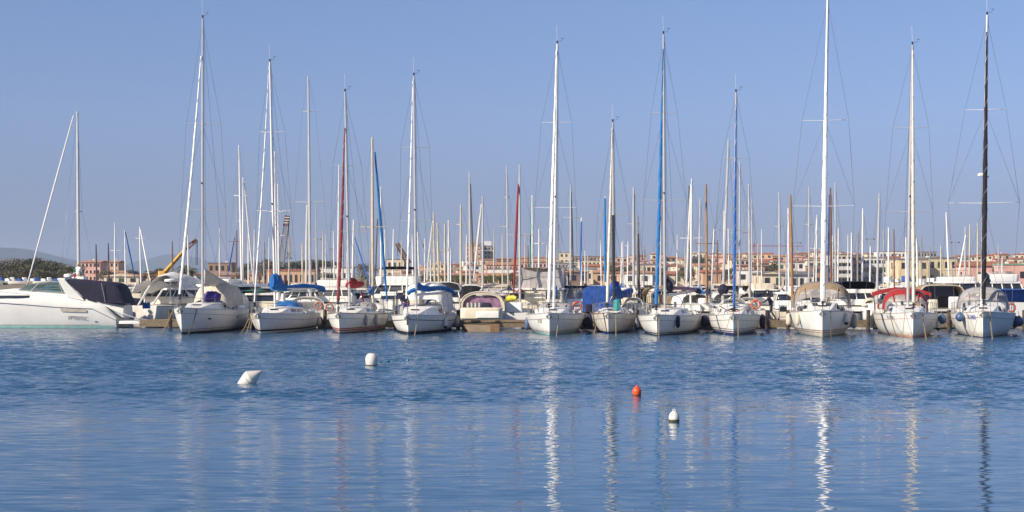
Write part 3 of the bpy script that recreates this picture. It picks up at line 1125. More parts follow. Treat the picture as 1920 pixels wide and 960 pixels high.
# B7
b7 = sailboat('B7', 'white sloop with tall bright blue furled headsail, violet boom cover and tan awning', 1231.5, 630, 11.0, 3.7, 12.0, 590,
              ((1244, 64), (1247, 0)), furl=((1243, 92), (1230.5, 572), bluefurl, 0.105), spreaders=((212, 1220, 1269), (376, 1208, 1288)), mast_m=alu,
              stripes=(('waterline_stripe', antif_black, 0.06, -0.1, False), ('boot_line', antif_blue, 0.16, 0.11, False), COVE), boom=(1312, 544, 8.0))
cover(b7, 'mast_bundle', navy, [(1250, 522, 4.4, 0.08, 0.1), (1254, 532, 4.5, 0.2, 0.36), (1256, 540, 4.6, 0.24, 0.38), (1258, 549, 4.7, 0.08, 0.12)])
cover(b7, 'boom_cover', purple, [(1260, 541, 4.9, 0.08, 0.11), (1275, 540, 5.6, 0.11, 0.10), (1290, 541, 6.4, 0.11, 0.10), (1304, 543, 7.3, 0.10, 0.10)])
cover(b7, 'boom_cover', navy, [(1305, 544, 7.4, 0.12, 0.15), (1310, 546, 7.8, 0.15, 0.18), (1314, 548, 8.1, 0.07, 0.1)])
# B8
b8 = sailboat('B8', 'white sloop with triple navy waterline lines and blue furled headsail hiding its mast', 1375, 629.2, 10.2, 3.15, 8.5, 589,
              ((1380, 173), (1376.5, 0)), furl=((1380, 196), (1376, 575), bluefurl2, 0.075), spreaders=((297, 1352, 1403), (432, 1337, 1410)), mast_m=alu,
              stripes=(('waterline_stripe', antif_blue, 0.14, -0.1, False), ('navy_line', antif_blue, 0.24, 0.19, False), ('navy_line', antif_blue, 0.36, 0.33, False), COVE), roof=(0.2, 0.74, 0.5), flare=0.28)
hood(b8, 'spray_hood', whitec, 6.0, 6.9, 7.6, 1.0, b8.h.sheer(0.7) + 0.75, e=0.7)
MB().tube([b8.loc(x, y, 1.6) for x, y in ((1348, 573), (1360, 580), (1369, 584), (1382, 584), (1392, 580), (1402, 573))], 0.03, 5).build('bow_rail', teak, b8.root)
# B9
b9 = sailboat('B9', 'large white sloop with brown waterline lines and a big windowed cockpit tent', 1542, 632.6, 11.5, 3.7, 10.5, 582,
              ((1552, -6), (1541, 0)), furl=((1550, 90), (1542.5, 565), sparw, 0.15), spreaders=((226, 1504, 1590), (387, 1487, 1600)), mast_m=sparw, mast_r=0.10,
              stripes=(('brown_line', stripe_tan, 0.38, 0.33, False), ('brown_line', stripe_tan, 0.27, 0.23, False), ('waterline_stripe', antif_black, 0.02, -0.1, False)),
              roof=(0.18, 0.72, 0.5), windows=((0.36, 0.56), (0.62, 0.86)), flare=0.30, fs=1.25)
for v0_ in (0.27, 0.60):
    wb_ = MB()
    fn9 = coachroof(MB(), b9.h, 0.18, 0.72, 0.5)
    wb_.grid(lambda u, v: fn9(0.24 + 0.14 * u, v0_ + 0.13 * v, 0.012), 4, 3)
    wb_.build('front_window', glassd, b9.root)
hood(b9, 'cockpit_tent', tan, 5.4, 6.9, 9.8, 1.72, 3.02, front=vinyl, front_h=0.42, e=0.72)
# B10
b10 = sailboat('B10', 'white sloop with a red spray hood, wide red bimini and golden furled headsail', 1712.4, 633.7, 11.5, 3.7, 10.5, 585.5,
               ((1711, 84), (1702, 0)), furl=((1711.5, 95), (1713, 568), sparcream, 0.10), spreaders=((240, 1677, 1743), (397, 1662, 1748)), mast_m=alu,
               stripes=(('waterline_stripe', stripe_pink, 0.12, -0.1, False), ('cove_line', stripe_pink, 0.32, 0.335, True)), roof=(0.16, 0.74, 0.42), flare=0.30)
hood(b10, 'spray_hood', red, 6.3, 7.3, 8.2, 1.32, 2.62, front=vinyl, front_h=0.42, e=0.75)
# B11
sailblack = mat('black sail cover', (0.012, 0.01, 0.014), 0.9, var=0.1)
b11 = sailboat('B11', 'white sloop with black furled headsail, grey windowed hood and blue ball fender', 1843, 633.7, 11.0, 3.7, 16.5, 584,
               ((1851, 28), (1841, 0)), furl=((1850.5, 60), (1844, 560), sailblack, 0.135), spreaders=((206, 1810, 1884), (381, 1780, 1908)), mast_m=sparw,
               stripes=(('waterline_stripe', antif_blue, 0.05, -0.1, False), COVE), roof=(0.2, 0.72, 0.42), flare=0.30)
hood(b11, 'spray_hood', greyc, 5.3, 6.6, 7.6, 1.45, 2.72, front=vinyl, front_h=0.42, e=0.72)
cover(b11, 'mast_bundle', spardark, [(1844, 508, 4.3, 0.06, 0.1), (1848, 518, 4.35, 0.22, 0.5), (1849, 528, 4.4, 0.25, 0.45), (1849, 536, 4.4, 0.12, 0.2)])
rb = MB()
for (x, y) in ((1839, 328), (1848, 331)):
    p = b11.loc(x, y, 4.3)
    rb.lathe([(0.05, -0.08), (0.17, -0.06), (0.19, 0.04), (0.1, 0.11)], 10, Matrix.Translation(p))
rb.build('radar_dome', sparw, b11.root)


# a wide flat awning on legs
def bimini(bt, name, m, l0, l1, pl, pr, py, th=0.07, camber=0.14, legs=True, leg_m=steel, edge=0.0):
    a, c = bt.loc(pl, py, l0), bt.loc(pr, py, l0)
    wd, cx, z = (c.x - a.x) / 2, (a.x + c.x) / 2, a.z
    b = MB()
    K = 14

    def top(y, o):
        pts = []
        for k in range(K + 1):
            u = 2 * k / K - 1
            drop = edge * max(0, abs(u) - 0.82) / 0.18
            pts.append(Vector((cx + wd * u, y, z + camber * (1 - u * u) - drop + o)))
        return pts
    b.loft([top(y, 0) + list(reversed(top(y, -th))) for y in (l0, l0 + (l1 - l0) * 0.5, l1)])
    o = b.build(name, m, bt.root)
    if legs:
        g = MB()
        for y, yb in ((l0 + 0.05, (l0 + l1) / 2), (l1 - 0.05, (l0 + l1) / 2)):
            for sd in (-1, 1):
                g.tube([(cx + sd * wd * 0.96, y, z - edge), (cx + sd * wd * 0.9, yb, bt.h.sheer(0.85))], 0.018, 5)
        g.build('awning_leg', leg_m, o)
    return o


bimini(b10, 'bimini', red, 8.8, 10.8, 1637, 1746, 549, th=0.22, camber=0.32)
bimini(b7, 'bimini', tan, 8.2, 10.6, 1203, 1282, 541, th=0.10, camber=0.14, edge=0.25, leg_m=sparcream)
bimini(b3, 'bimini_frame', steel, 9.0, 9.1, 666, 720, 562, th=0.03, camber=0.1)
# lettering on the hulls, laid tangent to the bow plating
def hull_text(bt, words, size, t, below, m):
    h = bt.h
    z = h.sheer(t) - below
    q = h.qz(t, z)
    c = h.pt(t, q, -1)
    fore = (h.pt(t - 0.02, h.qz(t - 0.02, z), -1) - c).normalized()
    n = h.normal(t, q, -1)
    up = n.cross(fore).normalized()
    if up.z < 0:
        up = -up
    n = fore.cross(up).normalized()
    if n.x > 0:
        n = -n
    M = Matrix((fore, up, fore.cross(up))).transposed().to_4x4()
    M.translation = c + n * 0.03 - up * size * 0.35
    return text('registration_lettering', words, size, m, M, bt.root, 'CENTER')


hull_text(b11, 'IS 345D', 0.33, 0.105, 0.27, ftext)
hull_text(b5, 'N 302', 0.30, 0.13, 0.42, gtext)
hull_text(b10, 'TI UMB 1', 0.30, 0.22, 0.22, gtext)


# ------------------------------------------------------------------ fenders, lifebuoys, mooring lines (each its own thing)
def fender(bt, side, px, py, kind, m, label, r=None, ln=0.75):
    h = bt.h
    r = r or (0.26 if kind == 'ball' else 0.13)
    best = None
    for k in range(2, 49):
        t = k / 50
        z = HC + (HY - py) * (bt.Y0 + h.Y(t)) / F
        q = min(0.9, max(0, h.qz(t, z)))
        p = h.pt(t, q, side) + Vector((side * (r + 0.01), 0, 0))
        wv = bt.world(p)
        e = abs(CX + F * wv.x / wv.y - px)
        if best is None or e < best[0]:
            best = (e, t, p)
    e, t, p = best
    wv = bt.world(p)
    wv.z = HC + (HY - py) * wv.y / F
    o = thing('fender', label, 'fender', wv, -bt.a, 'fenders hung between the moored boats')
    b = MB()
    if kind == 'ball':
        b.lathe([(0.02, -r), (r * 0.6, -r * 0.8), (r * 0.95, -r * 0.3), (r, 0.05), (r * 0.8, r * 0.6), (r * 0.35, r * 1.05), (r * 0.2, r * 1.25)], 14)
        top = r * 1.2
    else:
        hl = ln / 2
        b.lathe([(0.03, -hl), (r * 0.75, -hl + 0.06), (r, -hl + 0.16), (r * 1.02, 0), (r, hl - 0.16), (r * 0.75, hl - 0.06), (0.04, hl)], 12)
        top = hl
    b.build('fender_body', m, o)
    zt = h.sheer(t) + 0.05
    if kind == 'cyl' and m in (whitef,):
        MB().lathe([(0.02, -ln / 2 - 0.02), (r * 0.78, -ln / 2 + 0.055), (r * 1.01, -ln / 2 + 0.15), (r * 0.9, -ln / 2 + 0.16)], 12).build('fender_tip', black, o)
    b = MB()
    b.tube([(0, 0, top - 0.03), (-side * 0.05, 0, max(top + 0.05, zt - wv.z + 0.1))], 0.014, 5)
    b.build('lanyard', rope, o)
    return o


FEND = [
    (b2, 1, 598, 602, 'cyl', creamf, 'small cream fender at the right flank of the bright blue covered sloop', 0.13, 0.55),
    (b2, 1, 608, 604, 'cyl', navyf, 'dark fender left of the red-striped sloop, beside a small cream one', 0.15, 0.7),
    (b3, 1, 686, 601, 'cyl', greyc, 'slim grey fender midway along the red-striped hull', 0.10, 0.7),  # this and the next: grey cylinders in place of fender shadows
    (b3, 1, 704, 600, 'cyl', greyc, 'grey fender on the red-striped hull, farther aft of two', 0.12, 0.75),
    (b3, 1, 729, 604, 'cyl', whitef, 'white fender between the red-striped sloop and the blue boom cover sloop', 0.14, 0.6),
    (b4, 1, 835, 605, 'cyl', whitef, 'white fender with black tip on the dark-striped white hull', 0.13, 0.7),
    (b4, 1, 858, 602, 'cyl', creamf, 'pale fender beside the purple-curtained cruiser', 0.15, 0.75),
    (b5, -1, 989, 604, 'cyl', bluef, 'long blue-grey fender on the left bow of the green-waterline sloop', 0.14, 0.62),
    (b5, -1, 981, 609, 'cyl', bluef, 'slate blue fender low at the left of the green-waterline sloop', 0.14, 0.65),
    (b5, 1, 1098, 606, 'ball', navyf, 'big dark ball fender between the green-waterline sloop and its right neighbour', 0.28, 0),
    (b6, -1, 1106, 602, 'cyl', navyf, 'black fender touching the left side of the small navy-waterline sloop', 0.17, 0.95),
    (b7, -1, 1194, 605, 'cyl', greyhull, 'light grey fender on the left side of the blue furled headsail sloop', 0.13, 0.65),
    (b7, 1, 1272, 603, 'cyl', navyf, 'navy fender midway along the blue furled headsail sloop', 0.12, 0.75),
    (b7, 1, 1321, 602, 'cyl', navyf, 'bulky navy fender aft on the blue furled headsail sloop', 0.22, 0.75),
    (b8, -1, 1327, 604, 'ball', navyf, 'dark round fender left of the triple-lined sloop', 0.24, 0),
    (b8, 1, 1431, 602, 'cyl', navyf, 'dark fender right of the triple-lined sloop near the walking man', 0.17, 0.85),
    (b9, -1, 1479, 599, 'cyl', creamf, 'beige fender at the far left flank of the large windowed-tent sloop', 0.17, 0.75),
    (b9, -1, 1496, 598, 'cyl', creamf, 'beige fender on the left bow of the large windowed-tent sloop', 0.13, 0.75),
    (b9, 1, 1586, 598, 'cyl', whitef, 'white black-tipped fender on the right bow of the windowed-tent sloop', 0.14, 0.68),
    (b9, 1, 1601, 602, 'cyl', greyc, 'brownish grey fender at the right flank of the windowed-tent sloop', 0.17, 0.85),
    (b10, -1, 1637, 599, 'cyl', creamf, 'cream fender on the left flank of the red-hooded sloop, nearer of two', 0.14, 0.65),
    (b10, -1, 1628, 603, 'cyl', creamf, 'cream fender left of the red-hooded sloop, lower of two', 0.15, 0.75),
    (b10, 1, 1765, 608, 'cyl', whitef, 'cream fender with black end between red-hooded and grey-hooded sloops', 0.14, 0.72),
    (b10, 1, 1776, 599, 'ball', bluef, 'blue fender pear-shaped beside the right flank of the red-hooded sloop', 0.27, 0),
    (b11, -1, 1799, 595, 'ball', bluef, 'blue ball fender on the white bow beside blue registration letters', 0.25, 0),
    (b11, 1, 1903, 603, 'cyl', navyf, 'navy fender at the right flank of the grey-hooded sloop', 0.17, 0.75),
    (b11, 1, 1914, 603, 'ball', bluef, 'rightmost fender, a big dark blue ball at the photo edge', 0.28, 0),
]
for f_ in FEND:
    fender(*f_)


def lifebuoy(px, py, Y, label, m=ring_or, r=0.22, rz=0.0):
    o = thing('lifebuoy', label, 'lifebuoy', P(px, py, Y), rz, 'lifebuoys on stern rails')
    b = MB()
    ring_mesh(b, (0, 0, 0), r, 0.06)
    b.build('ring', m, o)
    b = MB()
    for a in (45, 135, 225, 315):
        ring_mesh(b, (r * cos(R(a)), 0, r * sin(R(a))), 0.078, 0.01, n=10, m=4, M=Matrix.Rotation(R(-a), 4, 'Y') @ Matrix.Rotation(R(90), 4, 'X'))
    b.build('grab_line', sparw, o)


lifebuoy(597, 573, 102.5, 'faded orange lifebuoy at the stern of the bright blue covered sloop')
lifebuoy(618, 576, 101.5, 'faded orange lifebuoy just left of the dark red furled headsail')
lifebuoy(1082, 574, 100.5, 'bright orange lifebuoy in front of the royal blue tarpaulin', orange, 0.26)
lifebuoy(1417, 571, 99.5, 'orange lifebuoy at the stern of the triple-lined sloop, left of the walking man', orange, 0.26)
lifebuoy(1653, 574, 98.0, 'red horseshoe-like lifebuoy left of the red spray hood', red, 0.22)
lifebuoy(1896, 577, 97.0, 'orange-red lifebuoy behind the right side of the grey-hooded sloop', orange, 0.24)

MOOR = [
    ((370, 578), (352, 628), 1.2, ropedk, 'thick dark mooring line across the port bow of the leftmost bow-on sloop', 0.035),
    ((324, 584), (300, 621), 0.2, rope, 'pale mooring line slanting left from the leftmost bow-on sloop', 0.02),
    ((470, 592), (449, 627), 0.3, rope, 'mooring line slanting left under the bright blue covered sloop, outermost', 0.022),
    ((472, 598), (460, 628), 0.3, rope, 'mooring line under the bright blue covered sloop, middle of three', 0.022),
    ((474, 598), (467, 627), 0.35, rope, 'mooring line under the bright blue covered sloop, closest to its stem', 0.022),
    ((783, 606), (777, 629), 0.4, rope, 'short mooring line in front of the dark-striped white hull', 0.025),
    ((1047, 606), (1043, 629), 0.4, rope, 'short mooring line right of the green-waterline stem', 0.022),
    ((1120, 606), (1113, 629), 0.9, rope, 'mooring line at the left shoulder of the small navy-waterline sloop', 0.02),
    ((1155, 604), (1155, 631), 0.4, rope, 'upright mooring line on the small navy-waterline sloop', 0.02),
    ((1236, 596), (1235, 633), 0.2, rope, 'upright mooring line at the stem of the blue furled headsail sloop', 0.02),
    ((1384, 590), (1384, 632), 0.3, rope, 'mooring line just right of the triple-lined stem', 0.02),
    ((1370, 592), (1355, 631), 0.3, rope, 'mooring line slanting left from the triple-lined stem', 0.016),
    ((1558, 584), (1558, 635), 0.3, ropedk, 'dark mooring line hanging right of the windowed-tent sloop stem', 0.022),
    ((1668, 580), (1683, 634), 1.2, ropedk, 'dark mooring line crossing the left bow of the red-hooded sloop', 0.022),
    ((1697, 586), (1691, 635), 0.4, rope, 'pale mooring line near the stem of the red-hooded sloop', 0.022),
    ((1730, 590), (1737, 636), 0.5, woodlt, 'pale thick mooring line on the grey side of the red-hooded sloop', 0.035),
    ((1812, 590), (1823, 634), 0.9, rope, 'thin mooring line across the left bow of the grey-hooded sloop', 0.016),
    ((1835, 586), (1822, 634), 0.2, rope, 'thin mooring line slanting left from the grey-hooded stem', 0.014),
    ((1855, 592), (1861, 635), 0.4, woodlt, 'pale thick mooring line right of the grey-hooded stem', 0.035),
]
for (a, c, l, m_, lb, r_) in MOOR:
    Yb = yw(c[1])
    near = min(BOATS.values(), key=lambda q: abs(CX + F * q.base.x / q.base.y - a[0]))
    # start on the deck edge of the boat it belongs to
    k0 = None
    for k in range(1, 30):
        for sd in (-1, 1):
            p = near.h.pt(k / 100, 0, sd)
            wv = near.world(p + Vector((sd * 0.03, 0, 0)))
            e = abs(CX + F * wv.x / wv.y - a[0])
            if k0 is None or e < k0[0]:
                k0 = (e, wv)
    p0 = k0[1]
    p1 = P(c[0], c[1], min(Yb, near.Y0 - 0.25))
    p1.z = -0.05
    b = MB()
    b.tube([(p0.lerp(p1, k / 8) + Vector((0, -0.02, -0.12 * sin(pi * k / 8)))) - p0 for k in range(9)], r_, 5)
    o = b.build('mooring_line', m_)
    o.location = p0
    tag(o, lb, 'rope', 'mooring lines from the bows')
print('front row ok')

# ------------------------------------------------------------------ the long white motor yacht on the left, seen side-on
my_Y = 105.0
my = thing('motor_yacht', 'long white motor yacht seen side-on with navy canvas over its cockpit and teal windscreen', 'motor yacht', P(229, 613, my_Y))


def mz(py):
    return HC - (py - HY) * my_Y / F


def mx(px):
    return (px - 229) * my_Y / F          # local x: right positive, stern at 0


def section_half(x):      # half beam at deck level along the length (x negative towards the bow)
    u = -x / 12.8
    return 1.85 * (1 - max(0, (u - 0.45) / 0.55) ** 2.2) * (0.93 + 0.07 * min(1, u * 6))


def mloft(b, xs, fn):
    b.loft([fn(x) for x in xs])


KN = [(229, 599), (186, 578), (120, 575), (60, 570), (0, 566), (-60, 560), (-134, 552)]     # knuckle / rubbing strake
SH = [(229, 594), (205, 570), (175, 565), (150, 560), (120, 556), (60, 553), (40, 549), (0, 549), (-60, 546), (-134, 542)]     # top edge of the topsides


def interp(tab, px):
    tab = sorted(tab)
    if px <= tab[0][0]:
        return tab[0][1]
    for (a, c), (d, e) in zip(tab, tab[1:]):
        if a <= px <= d:
            return c + (e - c) * (px - a) / (d - a)
    return tab[-1][1]


def mring(px):
    x = mx(px)
    hw = section_half(x)
    zk, zs = mz(interp(KN, px)), mz(interp(SH, px))
    zs = max(zs, zk + 0.02)
    u = -x / 12.8
    fl = 0.12 + 0.55 * max(0, u - 0.3)
    pts = [(-hw * 0.90, zs), (-hw * 0.985, (zs + zk) / 2), (-hw, zk), (-hw * (1 - fl * 0.5), zk * 0.5), (-hw * (1 - fl), 0.0), (-hw * (1 - fl) * 0.85, -0.35)]
    return [Vector((x + (0 if u < 0.9 else 0), -1.9 - 0 * y + 1.9 + y, z)) for y, z in pts] + [Vector((x, -y, z)) for y, z in reversed(pts)]


b = MB()
xs_ = [229, 222, 205, 186, 175, 150, 120, 90, 60, 30, 0, -30, -60, -90, -115, -130]
b.loft([mring(px) for px in xs_])
b.build('hull', gel2, my)
# knuckle line, green boot stripe, hull vents, portlights on the near (camera) side
def near_y(px, z):
    r = mring(px)[:6]
    for p, q in zip(r, r[1:]):
        if q.z <= z <= p.z:
            k = (z - q.z) / max(1e-6, p.z - q.z)
            return q.y + (p.y - q.y) * k
    return r[0].y


def near_strip(name, m, pts_top, pts_bot, off=0.05, parent=my):
    b = MB()
    n = len(pts_top)
    b.v = [Vector((mx(a), near_y(a, mz(c)) - off, mz(c))) for a, c in pts_top] + [Vector((mx(a), near_y(a, mz(c)) - off, mz(c))) for a, c in pts_bot]
    b.f = [(k, n + k, n + k + 1, k + 1) for k in range(n - 1)]
    return b.build(name, m, parent)


rng = [(-120 + k * 11.9) for k in range(26)]
kb = MB()
kb.tube([Vector((mx(px), near_y(px, mz(interp(KN, px))) - 0.01, mz(interp(KN, px)))) for px in rng + [186, 200, 214, 227]], 0.025, 5)
kb.build('rubbing_strake', stripe_grey, my)
near_strip('waterline_stripe', stripe_green, [(px, 609 - max(0, (px - 120)) * 0.0) for px in (-115, -60, 0, 60, 120, 200, 226)], [(px, 613.6) for px in (-115, -60, 0, 60, 120, 200, 226)])
near_strip('boot_line', spargrey, [(px, 607.6) for px in (-115, -60, 0, 60, 120, 200)], [(px, 608.8) for px in (-115, -60, 0, 60, 120, 200)])
near_strip('hull_vent', beige, [(129, 577), (152, 578), (176, 579)], [(129, 583), (152, 584), (176, 584.5)])
b = MB()
for px in (191.5, 194.5):
    c = Vector((mx(px), near_y(px, mz(602)) - 0.01, mz(602)))
    b.lathe([(0.001, -0.02), (0.04, -0.02), (0.04, 0.02), (0.001, 0.02)], 8, Matrix.Translation(c) @ Matrix.Rotation(R(90), 4, 'X'))
b.build('exhaust_outlet', black, my)
# superstructure: foredeck house, coaming, arch
HT = [(40, 538), (20, 541), (-20, 545), (-70, 547)]


def house_ring(px, top, hwf=0.72, base=None):
    x = mx(px)
    hw = section_half(x) * hwf
    z0 = mz(interp(SH, px)) - 0.03 if base is None else base
    z1 = mz(top)
    return [Vector((x, s * hw * k, z0 + (z1 - z0) * q)) for s, k, q in ((-1, 1.12, 0), (-1, 1.05, 0.55), (-1, 0.9, 0.93), (-1, 0.6, 1), (1, 0.6, 1), (1, 0.9, 0.93), (1, 1.05, 0.55), (1, 1.12, 0))]


b = MB()
b.loft([house_ring(px, tp) for px, tp in ((-95, 547.2), (-60, 546), (-20, 544.5), (10, 543), (36, 540.5), (60, 543), (100, 546), (140, 549), (156, 556), (176, 561), (205, 564), (240, 572))])
hs = b.build('deckhouse', gel2, my)
b = MB()
n_ = 9
top = [(-34 + k * 13, 553.5 if k < 8 else 557) for k in range(9)]
b.v = [Vector((mx(a), near_y(a, mz(553)) - 0.02, mz(553.5))) for a, c in top] + [Vector((mx(a), near_y(a, mz(558)) - 0.02, mz(559 if k < 8 else 557.5))) for k, (a, c) in enumerate(top)]
b.f = [(k, 9 + k, 10 + k, k + 1) for k in range(8)]
b.build('side_window', glassd, my)
# windscreen wraps the helm
b = MB()
WS = [((46, 543.5), (62, 534)), ((70, 545), (84, 530)), ((100, 547), (105, 529)), ((128, 549), (120, 529)), ((137, 550), (127, 530))]
for sd in (-1, 1):
    i = len(b.v)
    for (a, c), (d, e) in WS:
        hw = section_half(mx(a)) * 0.74
        b.v += [Vector((mx(a), sd * hw, mz(c))), Vector((mx(d), sd * hw * 0.86, mz(e)))]
    for k in range(len(WS) - 1):
        b.f.append((i + 2 * k, i + 2 * k + 2, i + 2 * k + 3, i + 2 * k + 1))
b.f.append((0, 1, 2 * len(WS) + 1, 2 * len(WS)))
ws = b.build('windscreen', glasst, my)
for sd in (-1, 1):
    b = MB()
    hw = section_half(mx(60)) * 0.74
    b.tube([Vector((mx(d), sd * hw * 0.86, mz(e))) for _, (d, e) in WS], 0.03, 5)
    for k in (1, 3):
        (a, c), (d, e) = WS[k]
        b.tube([Vector((mx(a), sd * hw, mz(c))), Vector((mx(d), sd * hw * 0.86, mz(e)))], 0.03, 5)
    b.build('windscreen_frame', spargrey, ws)
# radar arch: two raked legs and a top beam
b = MB()
for sd in (-1, 1):
    y = sd * 1.42
    pr = [[(121, 523), (133, 523), (169, 563), (140, 557)]]
    q = [Vector((mx(a), y, mz(c))) for a, c in ((120, 523), (132, 524), (170, 563), (137, 556))]
    b.loft([[p + Vector((0, -0.09, 0)) for p in q], [p + Vector((0, 0.09, 0)) for p in q]])
b.bbox(mx(119), mx(133), -1.42, 1.42, mz(525), mz(521.5))
b.build('radar_arch', gel2, my)
b = MB()
b.lathe([(0.05, 0), (0.30, 0.03), (0.33, 0.12), (0.28, 0.22), (0.1, 0.26)], 14, Matrix.Translation((mx(127), 0.2, mz(520.5))))
b.build('radar_dome', sparw, my)
# navy cockpit canvas
b = MB()
CV = [(133, 525, 558), (140, 524, 560), (165, 526, 564), (200, 529, 566), (224, 531, 567), (232, 536, 568), (243, 565, 569)]
rings = []
rn = random.Random(3)
for px, t_, bo in CV:
    x = mx(px)
    z0, z1 = mz(bo), mz(t_)
    hw = 1.45
    rr = []
    for s_, k, q in ((-1, 1.04, 0), (-1, 1.0, 0.5), (-1, 0.95, 0.86), (-1, 0.8, 0.98), (0, 0, 1.04), (1, 0.8, 0.98), (1, 0.95, 0.86), (1, 1.0, 0.5), (1, 1.04, 0)):
        rr.append(Vector((x + (1 - q) * 0.0, (s_ * hw * k) + rn.uniform(-0.03, 0.03), z0 + (z1 - z0) * q)))
    rings.append(rr)
# the forward edge follows the raked arch
for j, q in enumerate((0, 0.5, 0.86, 0.98, 1.04, 0.98, 0.86, 0.5, 0)):
    rings[0][j].x = mx(133 + (1 - q) * 36)
    rings[1][j].x = mx(141 + (1 - q) * 34)
    rings[2][j].x = mx(166 + (1 - q) * 18)
b.loft(rings)
cvs = b.build('cockpit_canvas', navy, my)
b = MB()
b.tube([Vector((mx(201), -1.50, mz(531))), Vector((mx(205), -1.54, mz(548))), Vector((mx(209), -1.55, mz(566)))], 0.022, 5)
b.build('canvas_zip', stripe_grey, cvs)
# bathing platform, rails
b = MB()
rrprism(b, 3.2, mx(224), mx(286), mz(606), mz(600.5), 0.5)
for p in b.v:      # swap axes: the prism was drawn along y
    p.x, p.y = p.y, p.x
b.f = [tuple(reversed(f)) for f in b.f]
b.build('bathing_platform', gel2, my)
b = MB()
for sd in (-1, 1):
    pl = [(-110, 533), (-60, 537), (-20, 540), (30, 548.5), (75, 553), (82, 560)]
    b.tube([Vector((mx(a), sd * section_half(mx(a)) * 0.88, mz(c))) for a, c in pl], 0.018, 5)
    for a, c, d in ((-60, 537, 548), (-20, 540, 549), (2, 544, 553), (44, 550.3, 556)):
        b.tube([Vector((mx(a), sd * section_half(mx(a)) * 0.88, mz(c))), Vector((mx(a + 4), sd * section_half(mx(a)) * 0.88, mz(d)))], 0.016, 5)
b.build('bow_rail', steel, my)
ya, yb = near_y(155, mz(588)), near_y(155, mz(598))
p = Vector((mx(140), min(ya, yb) - 0.03 + (yb - min(ya, yb)), mz(597.3)))
text('registration_lettering', '1PT870C', 0.34, gtext, Matrix.Translation(p) @ Matrix.Rotation(R(2.5), 4, 'Y') @ Matrix.Rotation(R(90) + atan2(ya - yb, mz(588) - mz(598)) * -1, 4, 'X'), my)
b = MB()
b.tube([(mx(195), -1.6, mz(566)), (mx(230), -1.7, mz(582)), (mx(262), -1.8, mz(594)), (mx(288), -1.2, mz(600))], 0.03, 5)
o = b.build('mooring_line', sparw)
o.location = my.location
tag(o, 'white stern line running from the motor yacht to the pontoon', 'rope', 'mooring lines from the bows')
# the flag on its staff
fl = thing('flag', 'small green, white and red flag on a slanting staff above the motor yacht arch', 'flag', P(133, 523, 105.1))
MB().tube([(0, 0, 0), (0.37, 0, 0.90)], 0.014, 5).build('staff', sparw, fl)
for m_, za, zb_ in ((fg, 0.66, 0.42), (fw, 0.42, 0.33), (fr, 0.33, 0.06)):
    b = MB()
    b.grid(lambda u, v: (0.16 + 0.04 * (0.7 - (za + (zb_ - za) * v)) + 0.17 * u, 0.03 * sin(9 * u + 4 * v), za + (zb_ - za) * v + 0.05 * u), 6, 3)
    b.build('cloth_band', m_, fl)


NB = [('the leftmost bow-on sloop', 339), ('the bright blue covered sloop', 485), ('the red-striped sloop', 635), ('the dark-striped sloop', 764), ('the green-waterline sloop', 1030), ('the small navy-waterline sloop', 1140),
      ('the blue furled headsail sloop', 1231), ('the triple-lined sloop', 1375), ('the windowed-tent sloop', 1542), ('the red-hooded sloop', 1712), ('the grey-hooded sloop', 1843)]


def uniq0(base, px):
    nm, x = min(NB, key=lambda q: abs(q[1] + 8 - px))
    return '%s, %s of %s' % (base, 'right' if px > x else 'left', nm)


# ------------------------------------------------------------------ pontoon
def pontoon(name, label, px0, px1, Y0, Y1, z=0.52, gap=2.4, floats=True):
    a, c = (px0 - CX) * Y0 / F, (px1 - CX) * Y0 / F
    o = thing(name, label, 'pontoon', ((a + c) / 2, Y0, 0))
    hw = (c - a) / 2
    b = MB()
    nb = int((c - a) / 0.16)
    for k in range(nb):
        x = -hw + (c - a) * (k + 0.5) / nb
        b.bbox(x - 0.072, x + 0.072, 0, Y1 - Y0, z - 0.04, z)
    b.build('decking', wood, o, False)
    b = MB()
    b.bbox(-hw, hw, -0.03, 0.05, z - (0.44 if floats else 0.12), z - 0.045)
    b.bbox(-hw, hw, Y1 - Y0 - 0.05, Y1 - Y0 + 0.03, z - 0.2, z - 0.045)
    b.build('edge_beam', woodlt, o, False)
    k = 0
    x = -hw + 0.6
    while floats and x < hw - 0.4:
        b = MB()
        b.bbox(x - 0.55, x + 0.55, 0.25, Y1 - Y0 - 0.25, -0.25, z - 0.21)
        b.build('float', concrete, o, False)
        x += gap * 1.6
    return o


pontoon('pontoon', 'long weathered plank pontoon behind the bow-on sailboats', 640, 1935, 101.8, 104.0)
pontoon('pontoon', 'plank pontoon section between the motor yacht and the leftmost sloop', 262, 638, 103.2, 105.4)
pontoon('finger_pontoon', 'narrow plank gangway laid in front of the purple-curtained cruiser', 864, 988, 98.6, 99.5, z=0.62, floats=False)

